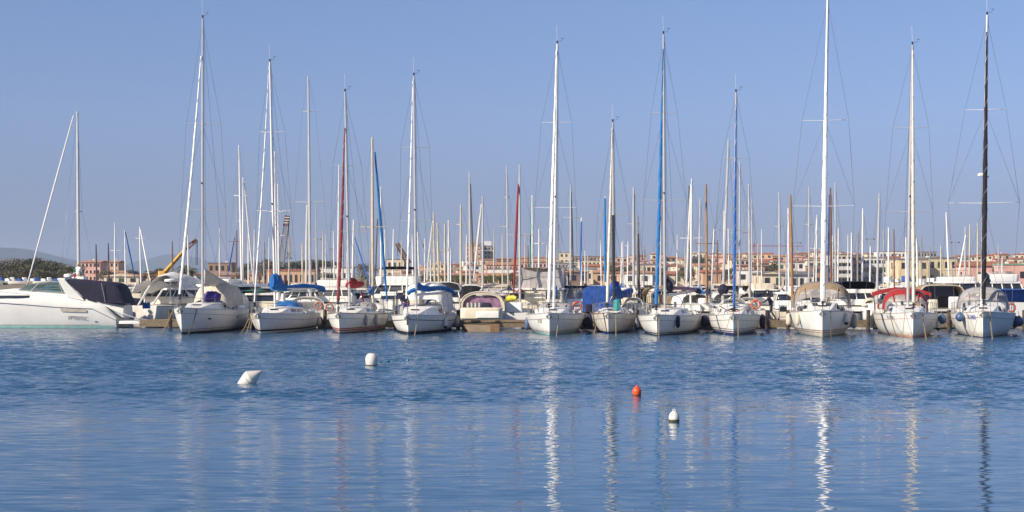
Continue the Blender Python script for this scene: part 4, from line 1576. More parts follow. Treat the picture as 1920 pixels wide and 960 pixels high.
rnd = random.Random(15)
for k, (px, what) in enumerate(((610, 'post'), (742, 'post'), (859, 'post'), (1104, 'box'), (1193, 'post'), (1322, 'box'), (1436, 'post'), (1475, 'post'), (1607, 'box'), (1625, 'post'), (1776, 'post'), (1768, 'box'), (1916, 'post'), (476, 'post'), (320, 'post'))):  # dark posts and boxes added to deepen the shadowed gaps between boats
    Y = (102.0 if px > 640 else 103.4) + 0.15
    x = (px - CX) * Y / F
    if what == 'post':
        o = thing('shade_post', uniq0('dark wooden mooring post on the pontoon edge', px), 'post', (x, Y - 0.35, 0), 0, 'mooring posts along the pontoon')
        MB().tube([(0, 0, -0.6), (0.03, 0, 1.15)], [0.14, 0.12], 8).build('pile', barkm, o)
        MB().tube([(0.03, 0, 1.13), (0.03, 0, 1.2)], [0.14, 0.10], 8).build('cap', black, o)
    else:
        o = thing('shade_box', uniq0('dark dock box on the pontoon', px), 'box', (x, Y + 0.1, 0.52), 0, 'dock boxes on the pontoon')
        rrprism(MB(), 0.8, 0, 0.5, 0, 0.5, 0.05).build('box_body', spargrey, o)
        rrprism(MB(), 0.86, -0.03, 0.53, 0.503, 0.58, 0.05).build('lid', black, o)

# ------------------------------------------------------------------ cruisers and other craft behind the pontoon
def stack_house(parent, w, y0, y1, z0, z1, z2, z3, wall=gel2, roofm=gel2, posts=5, tx=0.12, rf=0.35, rbk=0.05, cx=0.0, name='wheelhouse', r=0.25, glass=glassd, over=0.08):
    """wheelhouse: wall to z1, window band to z2 with posts, roof slab to z3"""
    b = MB()
    rrprism(b, w, y0, y1, z0, z1, r, cx=cx)
    o = b.build(name, wall, parent)
    b = MB()
    rrprism(b, w - 0.06, y0 + 0.05, y1 - 0.05, z1 - 0.01, z2 + 0.01, r, tx=tx, tf=rf, tb=rbk, cx=cx)
    b.build('window', glass, o)
    h = z2 - z1
    for k in range(posts):
        u = k / (posts - 1) * 2 - 1
        x0_, x1_ = cx + u * (w / 2 - 0.07), cx + u * (w / 2 - 0.07 - tx)
        MB().tube([(x0_, y0 + 0.02, z1), (x1_, y0 + rf + 0.02, z2)], 0.045, 5).build('window_post', wall, o)
        if k in (0, posts - 1):
            for v in (0.35, 0.7, 1.0):
                MB().tube([(x0_ + u * 0.03, y0 + (y1 - y0) * v - 0.05, z1), (x1_ + u * 0.03, y0 + rf + (y1 - y0 - rf - rbk) * v - 0.05, z2)], 0.045, 5).build('window_post', wall, o)
    b = MB()
    rrprism(b, w - tx * 2 + over * 2, y0 + rf - over, y1 - rbk + over, z2, z3, r, cx=cx)
    b.build('roof', roofm, o)
    return o


def fly_bridge(parent, w, y0, y1, z0, h, m=gel2, screen=vinyl):
    b = MB()
    rrprism(b, w, y0, y1, z0 + 0.003, z0 + h, 0.3, tx=-0.06, tf=0.0)
    o = b.build('flybridge', m, parent)
    b = MB()
    b.grid(lambda u, v: ((u * 2 - 1) * (w / 2 - 0.1) * (1 - 0.06 * v), y0 + 0.1 + 0.25 * v + 0.5 * (2 * u - 1) ** 4, z0 + h + 0.18 * v), 10, 2)
    b.build('wind_deflector', screen, o)
    b = MB()
    b.tube([(-w / 2 + 0.1, y1 - 0.3, z0 + h), (-w / 2 + 0.15, y1 - 0.3, z0 + h + 0.5), (w / 2 - 0.15, y1 - 0.3, z0 + h + 0.5), (w / 2 - 0.1, y1 - 0.3, z0 + h)], 0.02, 5)
    b.build('rail', steel, o)
    return o


def canopy_arch(parent, m, w, y0, y1, z0, z1, name='canopy', inner=None, th=0.04, e=0.6, cx=0.0, frame=None, back=None):
    b = MB()
    K = [arch_ring(y0 + (y1 - y0) * k / 4, w / 2, z0, (z1 - z0) * (0.94 + 0.06 * sin(pi * k / 4)), e=e, cx=cx) for k in range(5)]
    shell(b, K, th)
    o = b.build(name, m, parent)
    if frame:
        b = MB()
        b.tube([p + (p - Vector((cx, p.y, z0))).normalized() * 0.03 for p in K[0]], 0.05, 6)
        b.build('frame', frame, o)
    if back:
        b = MB()
        r = [p + (Vector((cx, p.y, z0)) - p) * 0.03 + Vector((0, (y1 - y0) * 0.55, 0)) for p in K[0]]
        b.v = r
        b.f = [tuple(range(len(r)))]
        b.build('back_panel', back, o)
    return o


def craft(name, label, cat, px, wy, L, B, fb, rz=0.0, hull_m=gel2, flip=True, fs=None, group='boats moored behind the pontoon', deck_m=None, rake=0.5, stripe=None, z=0.0, flare=0.38):
    """hull of a motor boat; nearest end at the origin: its stern when flip, else its stem"""
    Y = yw(wy)
    o = thing(name, label, cat, ((px - CX) * Y / F, Y, z), R(rz), group)
    h = Hull(L, B, fb, fs=fs or fb * 0.85, rake=rake, flip=flip, flare=flare)
    h.build(o, hull_m, deck_m or deckm, 14, 6)
    h.rail('rubbing_strake', stripe_grey, o, 0.03, dz=-0.05, n=12)
    if stripe:
        h.band('waterline_stripe', stripe, o, 0.14, -0.1, t1=1.0)
    return o, h


G = 'boats moored behind the pontoon'
# grey-white inflatable with davits beside the motor yacht
rib, h_ = craft('inflatable_boat', 'grey inflatable boat with blue cans aboard, between motor yacht and leftmost sloop', 'boat', 296, 612, 5.6, 2.3, 0.45, rz=78, hull_m=greyhull, deck_m=greyc)
rib.location = P(240, 609, 108)
b = MB()
for sd in (-1, 1):
    b.tube([Vector((sd * h_.half(t) * 0.95, h_.Y(t), 0.62 + 0.1 * (1 - t))) for t in (0.02, 0.12, 0.25, 0.4, 0.55, 0.7, 0.85, 1.0)], 0.26, 10)
b.build('tube', greyhull, rib)
rrprism(MB(), 0.8, 1.8, 2.6, 0.5, 1.3, 0.15).build('console', whitec, rib)
for k, (px, nm) in enumerate(((271, 'left'), (278, 'right'))):
    o = thing('jerrycan', 'bright blue jerrycan on the grey inflatable, %s of two' % nm, 'jerrycan', P(px, 578.5, 106.8), 0, 'blue jerrycans on the inflatable')
    rrprism(MB(), 0.24, -0.12, 0.12, 0, 0.42, 0.05).build('can', blue, o)
    MB().tube([(-0.07, 0, 0.41), (-0.05, 0, 0.48), (0.05, 0, 0.48), (0.07, 0, 0.41)], 0.015, 5).build('handle', blue, o)
# trawler-like craft with tan awnings behind, davit poles
tw, h_ = craft('motor_cruiser', 'cream cruiser with slanting tan awnings and white struts behind the motor yacht', 'cruiser', 262, 606, 9.5, 3.6, 1.5, rz=-24, hull_m=oldwhite)
stack_house(tw, 2.7, 2.2, 6.2, 1.35, 1.9, 2.35, 2.5, wall=cream, roofm=whitec, rf=0.5, cx=0)
for k, (x0, y0_, x1, y1_) in enumerate(((-2.0, 0.9, -0.3, 2.6), (-0.4, 0.6, 1.2, 2.4))):
    b = MB()
    b.grid(lambda u, v: (x0 + (x1 - x0) * u, y0_ + (y1_ - y0_) * v, 2.2 + 0.85 * u * (1 - 0.3 * v) + 0.06 * sin(7 * v)), 6, 6)
    q = [p + Vector((0, 0, -0.03)) for p in b.v]
    i = len(b.v)
    b.v += q
    b.f += [tuple(reversed([i + j for j in f])) for f in b.f]
    b.build('awning', whitec, tw)
for (a, c) in (((-1.5, 0.3, 1.3), (-0.4, 0.2, 2.9)), ((-0.2, 0.1, 1.3), (0.9, 0.0, 2.7)), ((1.2, 0, 1.4), (2.0, 0, 2.4))):
    MB().tube([a, c], 0.07, 6).build('davit', sparw, tw)
hb_ = MB()
hb_.lathe([(0.05, 0), (0.42, 0.03), (0.45, 0.12), (0.4, 0.2), (0.08, 0.24)], 14, Matrix.Translation((1.2, 2.0, 2.95)))
hb_.tube([(1.2, 2.0, 1.4), (1.2, 2.0, 3.0)], 0.05, 6)
hb_.build('radar', sparw, tw)
cb_, h_ = craft('motor_cruiser', 'white cruiser under folded pale tarpaulin, seen left of the leftmost furled headsail', 'cruiser', 306, 604, 9, 3.4, 1.3, rz=-10)
stack_house(cb_, 2.6, 2.0, 6.0, 1.2, 1.9, 2.5, 2.7, rf=0.6)
b = MB()
rn = random.Random(8)
b.grid(lambda u, v: ((u - 0.5) * 3.6, 0.5 + v * 5.5, 2.9 + 0.75 * sin(pi * min(1, u * 1.2)) * (0.7 + 0.3 * sin(4 * v)) - 1.0 * abs(2 * u - 1) ** 3 + rn.uniform(-0.06, 0.06)), 14, 10)
q = [p + Vector((0, 0, -0.04)) for p in b.v]
i = len(b.v)
b.v += q
b.f += [tuple(reversed([i + j for j in f])) for f in b.f]
b.build('tarpaulin', whitec, cb_)
dk, h_ = craft('trawler_yacht', 'white trawler yacht with long white roof line, behind the leftmost bow-on mast', 'trawler yacht', 372, 603, 12, 4.0, 1.7, rz=-14, hull_m=oldwhite)
stack_house(dk, 3.1, 1.5, 8.5, 1.4, 2.0, 2.55, 2.75, rf=0.1, posts=6, over=0.3)
fly_bridge(dk, 2.2, 3.0, 6.0, 2.75, 0.4)
b = MB()
for x in (-1.4, 1.4):
    MB().tube([(x, 1.4, 1.4), (x, 1.2, 2.6)], 0.03, 5).build('roof_post', steel, dk)
gr, h_ = craft('motorboat', 'white motorboat with dark green cover, between cream tent and blue triangular pouch', 'motorboat', 466, 602, 7, 2.6, 1.1)
canopy_arch(gr, greenc, 2.1, 0.8, 5.2, 1.0, 2.35, name='boat_cover')
c1, h_ = craft('motor_cruiser', 'white cruiser with rounded hardtop just right of the blue triangular pouch', 'cruiser', 553, 603, 10, 3.6, 1.4)
stack_house(c1, 2.9, 1.8, 6.8, 1.3, 1.75, 2.15, 2.35, rf=0.9, tx=0.3)
rrprism(MB(), 2.3, 2.2, 5.8, 2.36, 2.8, 0.6, tx=0.5).build('sun_cover', whitec, c1)
c2, h_ = craft('motor_cruiser', 'tall white cruiser left of the dark red furled headsail', 'cruiser', 618, 602, 11, 3.9, 1.5)
stack_house(c2, 3.2, 1.8, 7.4, 1.4, 1.85, 2.3, 2.55, rf=0.9, tx=0.35)
fly_bridge(c2, 2.5, 2.6, 6.2, 2.55, 0.5)
c3, h_ = craft('flybridge_yacht', 'white flybridge yacht with radar dome, behind the leaning blue furled sail', 'flybridge yacht', 736, 601, 13, 4.2, 1.6, flip=False)
stack_house(c3, 3.5, 3.0, 9.0, 1.5, 2.0, 2.65, 2.75, rf=0.9, tx=0.3, posts=4)
fly_bridge(c3, 3.2, 3.9, 8.0, 2.75, 0.6)
canopy_arch(c3, navy, 2.6, 5.4, 7.6, 3.9, 4.15, name='flybridge_awning', e=0.5, back=navy)
for sd in (-1, 1):
    for y in (5.5, 7.5):
        MB().tube([(sd * 1.25, y, 3.3), (sd * 1.28, y, 3.95)], 0.03, 5).build('awning_leg', steel, c3)
c4, h_ = craft('motor_cruiser', 'white cruiser with a rounded white cover above the long blue boom cover', 'cruiser', 822, 602, 10, 3.8, 1.5)
stack_house(c4, 3.2, 1.8, 7.2, 1.4, 1.75, 2.15, 2.3, rf=0.5)
canopy_arch(c4, whitec, 3.2, 1.9, 6.0, 2.3, 2.95, name='rooftop_cover', e=0.6, back=whitec)
# purple-curtained cruiser and the brown launch in front of it
pc, h_ = craft('motor_cruiser', 'cream cruiser seen from astern with purple curtain under an arched beige canopy', 'cruiser', 902, 609, 9.0, 3.5, 1.0, hull_m=cream, rz=-3)
rrprism(MB(), 2.9, -0.35, 0.9, 0.45, 1.18, 0.4).build('transom', cream, pc)
canopy_arch(pc, beige, 3.1, 0.9, 3.2, 1.1, 2.32, frame=beige, th=0.2, e=0.8, back=None)
cp = MB()
r_ = arch_ring(1.1, 1.38, 1.2, 0.78, e=0.8)
cp.v = r_
cp.f = [tuple(range(len(r_)))]
cp.build('curtain', purple, pc)
cp = MB()
cp.grid(lambda u, v: (-1.15 + 1.1 * u, 1.0 + 0.05 * sin(26 * u), 1.52 - 0.34 * v), 24, 2)
cp.build('curtain_fringe', greyc, pc)
MB().bbox(0.0, 0.5, 0.95, 1.08, 1.19, 1.52).build('companionway', glassd, pc, False)
rrprism(MB(), 1.6, -0.45, -0.2, 0.5, 0.95, 0.1, cx=0.5).build('engine_cover', gel2, pc)
lb_, h_ = craft('wooden_launch', 'brown varnished launch lying low in front of the purple-curtained cruiser', 'launch', 905, 621.8, 5.5, 2.35, 0.50, hull_m=hullbrown, flip=True, deck_m=wood, rz=4, flare=0.2)
MB().bbox(0.45, 1.0, -0.05, 0.0, -0.05, 0.46).build('stern_board', teak, lb_, False)
c5, h_ = craft('motor_cruiser', 'cream cruiser with windowed beige canopy, behind the purple-curtained cruiser', 'cruiser', 928, 600, 10, 3.6, 1.5, hull_m=cream)
stack_house(c5, 2.9, 1.2, 6.2, 1.4, 1.95, 2.5, 2.75, wall=beige, roofm=beige, rf=0.9, tx=0.45, glass=greyc)
cb2 = canopy_arch(c5, whitec, 2.4, 0.3, 2.6, 1.3, 2.2, name='crumpled_cover', e=0.9)
c6, h_ = craft('motor_cruiser', 'white cruiser with rounded roof left of the windowed beige canopy', 'cruiser', 882, 599, 9, 3.2, 1.5)
canopy_arch(c6, whitec, 2.5, 1.5, 5.5, 1.4, 2.75, name='roof', e=0.7, back=whitec)
# fishing boat with tarpaulin-wrapped frame
fb_, h_ = craft('fishing_boat', 'cream fishing boat whose wheelhouse carries a tall frame wrapped in pale tarpaulin', 'fishing boat', 1012, 605, 13, 4.3, 1.5, hull_m=cream, rz=-4)
wh = stack_house(fb_, 3.3, 2.0, 6.4, 1.3, 2.34, 2.35, 2.5, wall=cream, roofm=oldwhite, rf=0.05, tx=0.02, over=0.15)
for (a, c) in ((-1.55, -1.25), (0.35, 1.35)):
    MB().bbox(a, c, 1.955, 2.0, 1.68, 2.24).build('window', glassd, wh, False)
for z_ in (1.75, 2.05):
    MB().bbox(-0.95, 0.05, 1.80, 1.99, z_, z_ + 0.09).build('shelf', gel2, wh, False)
b = MB()
rn = random.Random(4)


def tarp(u, v):
    a = u * 3
    x, y = ((-1.7 + 3.4 * a, 2.2) if a < 1 else (1.7, 2.2 + 4.2 * (a - 1))) if a < 2 else (1.7 - 3.4 * (a - 2), 6.4)
    z = 2.52 + (1.5 - (0.35 * sin(pi * (a % 1)) if a < 1 else 0)) * v
    k = 1 - 0.05 * v
    return (x * k + 0.07 * sin(9 * u + 5 * v), y + 0.10 * sin(14 * u + 3 * v) * (1 - abs(2 * v - 1) * 0.5), z + rn.uniform(-0.02, 0.02))


b.grid(tarp, 42, 10)
b.v += [Vector((-1.62, 2.2, 4.0)), Vector((1.62, 2.2, 4.0)), Vector((1.62, 6.4, 4.0)), Vector((-1.62, 6.4, 4.0))]
i = len(b.v)
b.f.append((i - 4, i - 3, i - 2, i - 1))
tp = b.build('tarpaulin', mat('pale tarpaulin', (0.46, 0.43, 0.42), 0.8, var=0.25, scale=0.9, bump=0.06, bscale=2), fb_)
b = MB()
for x in (-1.66, 1.66):
    b.tube([(x, 2.12, 2.5), (x * 0.97, 2.12, 4.1)], 0.035, 5)
b.tube([(-1.66, 2.12, 3.3), (1.66, 2.12, 3.3)], 0.03, 5)
b.build('frame', steel, tp)
b = MB()
b.tube([(-2.0, 0.1, 1.45), (-2.0, 0.1, 2.15), (1.9, 0.1, 2.15)], 0.02, 5)
for k in range(9):
    b.tube([(-2.0 + 0.48 * k, 0.1, 1.35), (-2.0 + 0.48 * k, 0.1, 2.15)], 0.015, 5)
b.build('stern_rail', steel, fb_)
wbt, h_ = craft('motorboat', 'low white motorboat with bare deck left of the green-waterline sloop', 'motorboat', 963, 608, 6.5, 2.4, 0.95)
rrprism(MB(), 1.3, 1.5, 3.0, 0.8, 1.5, 0.2, tf=0.3).build('console', gel2, wbt)
o = thing('cover_bundle', 'bright yellow folded cover lying on a boat left of the tarpaulin-wrapped frame', 'boat cover', P(958, 562, 106.5), R(-40))
MB().tube([(-0.45, 0, -0.1), (-0.2, 0, 0.08), (0.2, 0, 0.12), (0.5, 0, 0.1)], [0.12, 0.2, 0.2, 0.1], 8).build('bundle', yellowb, o)
c7, h_ = craft('motorboat', 'white motorboat with dark framed windscreen left of the royal blue tarpaulin', 'motorboat', 1091, 604, 8.5, 3.0, 1.3)
stack_house(c7, 2.4, 1.5, 4.2, 1.2, 1.7, 2.5, 2.65, wall=gel2, roofm=navy, rf=0.5, posts=4, glass=vinyl)
bt_, h_ = craft('motorboat', 'boat entirely tented by a big royal blue tarpaulin', 'motorboat', 1128, 607, 8.0, 2.9, 1.0, rz=-3)
b = MB()
rn = random.Random(12)
rings = []
for k in range(9):
    y = 0.2 + 5.2 * k / 8
    r = []
    for j, (x, z) in enumerate(((-1.42, 0.75), (-1.38, 1.7), (-1.3, 2.35), (-1.05, 2.58), (-0.4, 2.66), (0.4, 2.66), (1.05, 2.62), (1.3, 2.4), (1.38, 1.7), (1.42, 0.75))):
        r.append(Vector((x + rn.uniform(-0.05, 0.05), y, z - (0.06 if k % 2 else 0) + rn.uniform(-0.02, 0.02))))
    rings.append(r)
b.loft(rings)
b.build('tarpaulin', blue2, bt_)
ob = thing('outboard_motor', 'dark outboard motor with white top hanging between green-waterline and small sloops', 'outboard motor', P(1104, 585, 99.5))
rrprism(MB(), 0.42, -0.3, 0.3, 0.0, 0.5, 0.12).build('cowling', navy, ob)
rrprism(MB(), 0.26, -0.14, 0.14, -0.8, 0.02, 0.08).build('leg', black, ob)
c8, h_ = craft('motor_cruiser', 'beige cruiser with brown interior behind the violet boom cover', 'cruiser', 1262, 602, 9.5, 3.5, 1.4, hull_m=cream)
stack_house(c8, 2.9, 2.0, 5.8, 1.3, 1.75, 2.2, 2.4, wall=cream, roofm=oldwhite, rf=0.5)
rrprism(MB(), 2.2, 0.3, 1.4, 1.3, 2.0, 0.3).build('cushion', tan, c8)
c9, h_ = craft('motorboat', 'white motorboat with furled pale sail bags, between blue-sailed sloops', 'motorboat', 1325, 604, 6.5, 2.4, 1.1)
rrprism(MB(), 1.0, 0.3, 1.6, 0.9, 1.75, 0.3, tf=0.2).build('sail_bag', whitec, c9)
c10, h_ = craft('motor_cruiser', 'white cruiser with low grey roof behind the triple-lined sloop', 'cruiser', 1345, 600, 9, 3.3, 1.3)
stack_house(c10, 2.8, 1.6, 5.6, 1.2, 1.6, 2.0, 2.15, rf=0.7, roofm=gel2)
c11, h_ = craft('motor_cruiser', 'cream cruiser with a broad tan awning right of the triple-lined sloop mast', 'cruiser', 1398, 598, 9.5, 3.6, 1.4, hull_m=oldwhite)
stack_house(c11, 3.0, 1.6, 6.0, 1.3, 1.9, 2.6, 2.75, wall=oldwhite, roofm=beige, rf=0.4, over=0.35)
c12, h_ = craft('motorboat', 'white motorboat with dark glass windscreen behind the walking man', 'motorboat', 1446, 600, 8, 3.1, 1.25)
stack_house(c12, 2.5, 1.4, 4.4, 1.15, 1.75, 2.25, 2.33, rf=0.7, posts=3)
rrprism(MB(), 2.0, 3.6, 5.6, 2.0, 2.8, 0.35).build('cuddy', beige, c12)
tr = thing('hand_trolley', 'blue framed hand trolley standing on the pontoon beside the walking man', 'trolley', P(1468, 603, 102.4))
b = MB()
for x in (-0.24, 0.24):
    b.tube([(x, 0, 0.12), (x, 0.05, 1.05)], 0.025, 6)
for z in (0.3, 0.65, 1.03):
    b.tube([(-0.24, 0.02, z), (0.24, 0.02, z)], 0.022, 6)
b.build('frame', blue, tr)
MB().bbox(-0.22, 0.22, -0.26, 0.0, 0.08, 0.11).build('toe_plate', steel, tr, False)
for x in (-0.28, 0.28):
    ring_mesh(q_ := MB(), (0, 0, 0), 0.09, 0.03, Matrix.Rotation(R(90), 4, 'Z'), 14, 6)
    oo = q_.build('wheel', black, tr)
    oo.location = (x, 0.03, 0.125)
MB().bbox(-0.2, 0.2, -0.15, 0.0, 0.66, 0.98).build('crate', black, tr, False)
c13, h_ = craft('motor_cruiser', 'white cruiser with navy canvas top right of the windowed-tent sloop', 'cruiser', 1612, 603, 9.5, 3.6, 1.3, rz=-3)
stack_house(c13, 3.0, 1.3, 5.6, 1.2, 1.65, 2.1, 2.4, rf=0.3)
canopy_arch(c13, navy, 2.9, 1.5, 4.8, 2.4, 3.0, e=0.4, back=navy)
sp2 = MB().loft([[Vector((0.75, -0.1, 0.9)), Vector((1.35, -0.1, 0.9)), Vector((1.3, -0.1, 2.1)), Vector((1.15, -0.1, 2.1))], [Vector((0.75, 0.25, 0.9)), Vector((1.35, 0.25, 0.9)), Vector((1.3, 0.25, 2.1)), Vector((1.15, 0.25, 2.1))]]).build('folded_dinghy', oldwhite, c13)
c14, h_ = craft('motor_cruiser', 'cruiser with dark interior under a square tan canopy, between red-hooded and grey-hooded sloops', 'cruiser', 1771, 606, 10, 3.7, 1.2, rz=-5, hull_m=oldwhite)
canopy_arch(c14, tan, 3.1, 0.8, 4.2, 1.0, 2.8, e=0.35, th=0.05, frame=sparcream, back=glassd)  # dark back panel colours in the shade under the canopy
rrprism(MB(), 1.0, 0.1, 0.5, 1.0, 1.9, 0.1, cx=0.85).build('locker', whitec, c14)
rrprism(MB(), 0.7, 0.2, 0.7, 1.0, 1.7, 0.15, cx=-0.75).build('helm_seat', cream, c14)
c15, h_ = craft('flybridge_yacht', 'big white flybridge yacht left of the black furled headsail', 'flybridge yacht', 1808, 599, 13, 4.3, 1.7)
stack_house(c15, 2.8, 1.2, 4.2, 1.5, 1.7, 2.8, 2.95, rf=0.0, tx=0.1, posts=3)
fly_bridge(c15, 2.6, 1.2, 3.4, 2.96, 0.35)
c16, h_ = craft('flybridge_yacht', 'white flybridge yacht with blue canvas below its roof at the right edge', 'flybridge yacht', 1897, 600, 13, 4.5, 1.6)
stack_house(c16, 3.3, 2.2, 5.2, 1.5, 2.35, 2.8, 2.92, rf=0.3, tx=0.1, posts=5)
fly_bridge(c16, 2.7, 2.4, 4.4, 2.92, 0.6)
canopy_arch(c16, blue2, 4.0, 0.3, 2.3, 1.3, 2.4, e=0.4, name='stern_awning', back=blue2)
print('middle row ok')

# ------------------------------------------------------------------ sailing boats behind: the masts that stand over the harbour
LAND = [(145, 'the motor yacht mast'), (215, 'the pair of dark poles'), (316, 'the yellow crane'), (380, 'the leftmost tall mast'), (451, 'the grey twin masts'),
        (516, 'the bright blue boom cover'), (534, 'the lattice crane boom'), (582, 'the tall silver mast'), (650, 'the dark red furled sail'), (701, 'the leaning blue furled sail'),
        (779, 'the long blue boom cover'), (824, 'the forked masthead'), (900, 'the orange tower block'), (970, 'the thin red furled sail'), (1036, 'the green-waterline sloop'),
        (1095, 'the royal blue tarpaulin'), (1150, 'the black-sleeved mast'), (1196, 'the thick dark mast'), (1242, 'the bright blue furled sail'), (1325, 'the golden thin mast'),
        (1378, 'the deep blue furled sail'), (1484, 'the varnished brown mast'), (1543, 'the thickest white mast'), (1603, 'the cream balcony block'), (1660, 'the white balcony block'), (1706, 'the red-hooded sloop'),
        (1790, 'the long yellow building'), (1845, 'the black furled sail'), (1915, 'the right photo edge')]


def near_phrase(px, skip=None):
    c = [q for q in LAND if q[1] != skip]
    a, nm = min(c, key=lambda q: abs(q[0] - px))
    d = px - a
    if abs(d) <= 4:
        return 'in line with ' + nm
    s = 'right' if d > 0 else 'left'
    return ('just %s of ' % s if abs(d) < 22 else '%s of ' % s) + nm


USED = {}


def uniq(label, alts):
    """keep every label telling: fall back on a further difference when two would read the same"""
    if label not in USED:
        USED[label] = 1
        return label
    for a in alts:
        q = label.replace(a[0], a[1], 1) if isinstance(a, tuple) else label + a
        if q not in USED:
            USED[q] = 1
            return q
    return label


HM = {'w': gel2, 'c': cream, 'o': oldwhite, 'b': antif_blue}
SPN = {'w': (sparw, 'white'), 'c': (sparcream, 'cream'), 'g': (spargrey, 'grey'), 'd': (spardark, 'dark'), 'y': (spargold, 'golden'), 'b': (sparbrown, 'brown'), 'a': (alu, 'silver')}
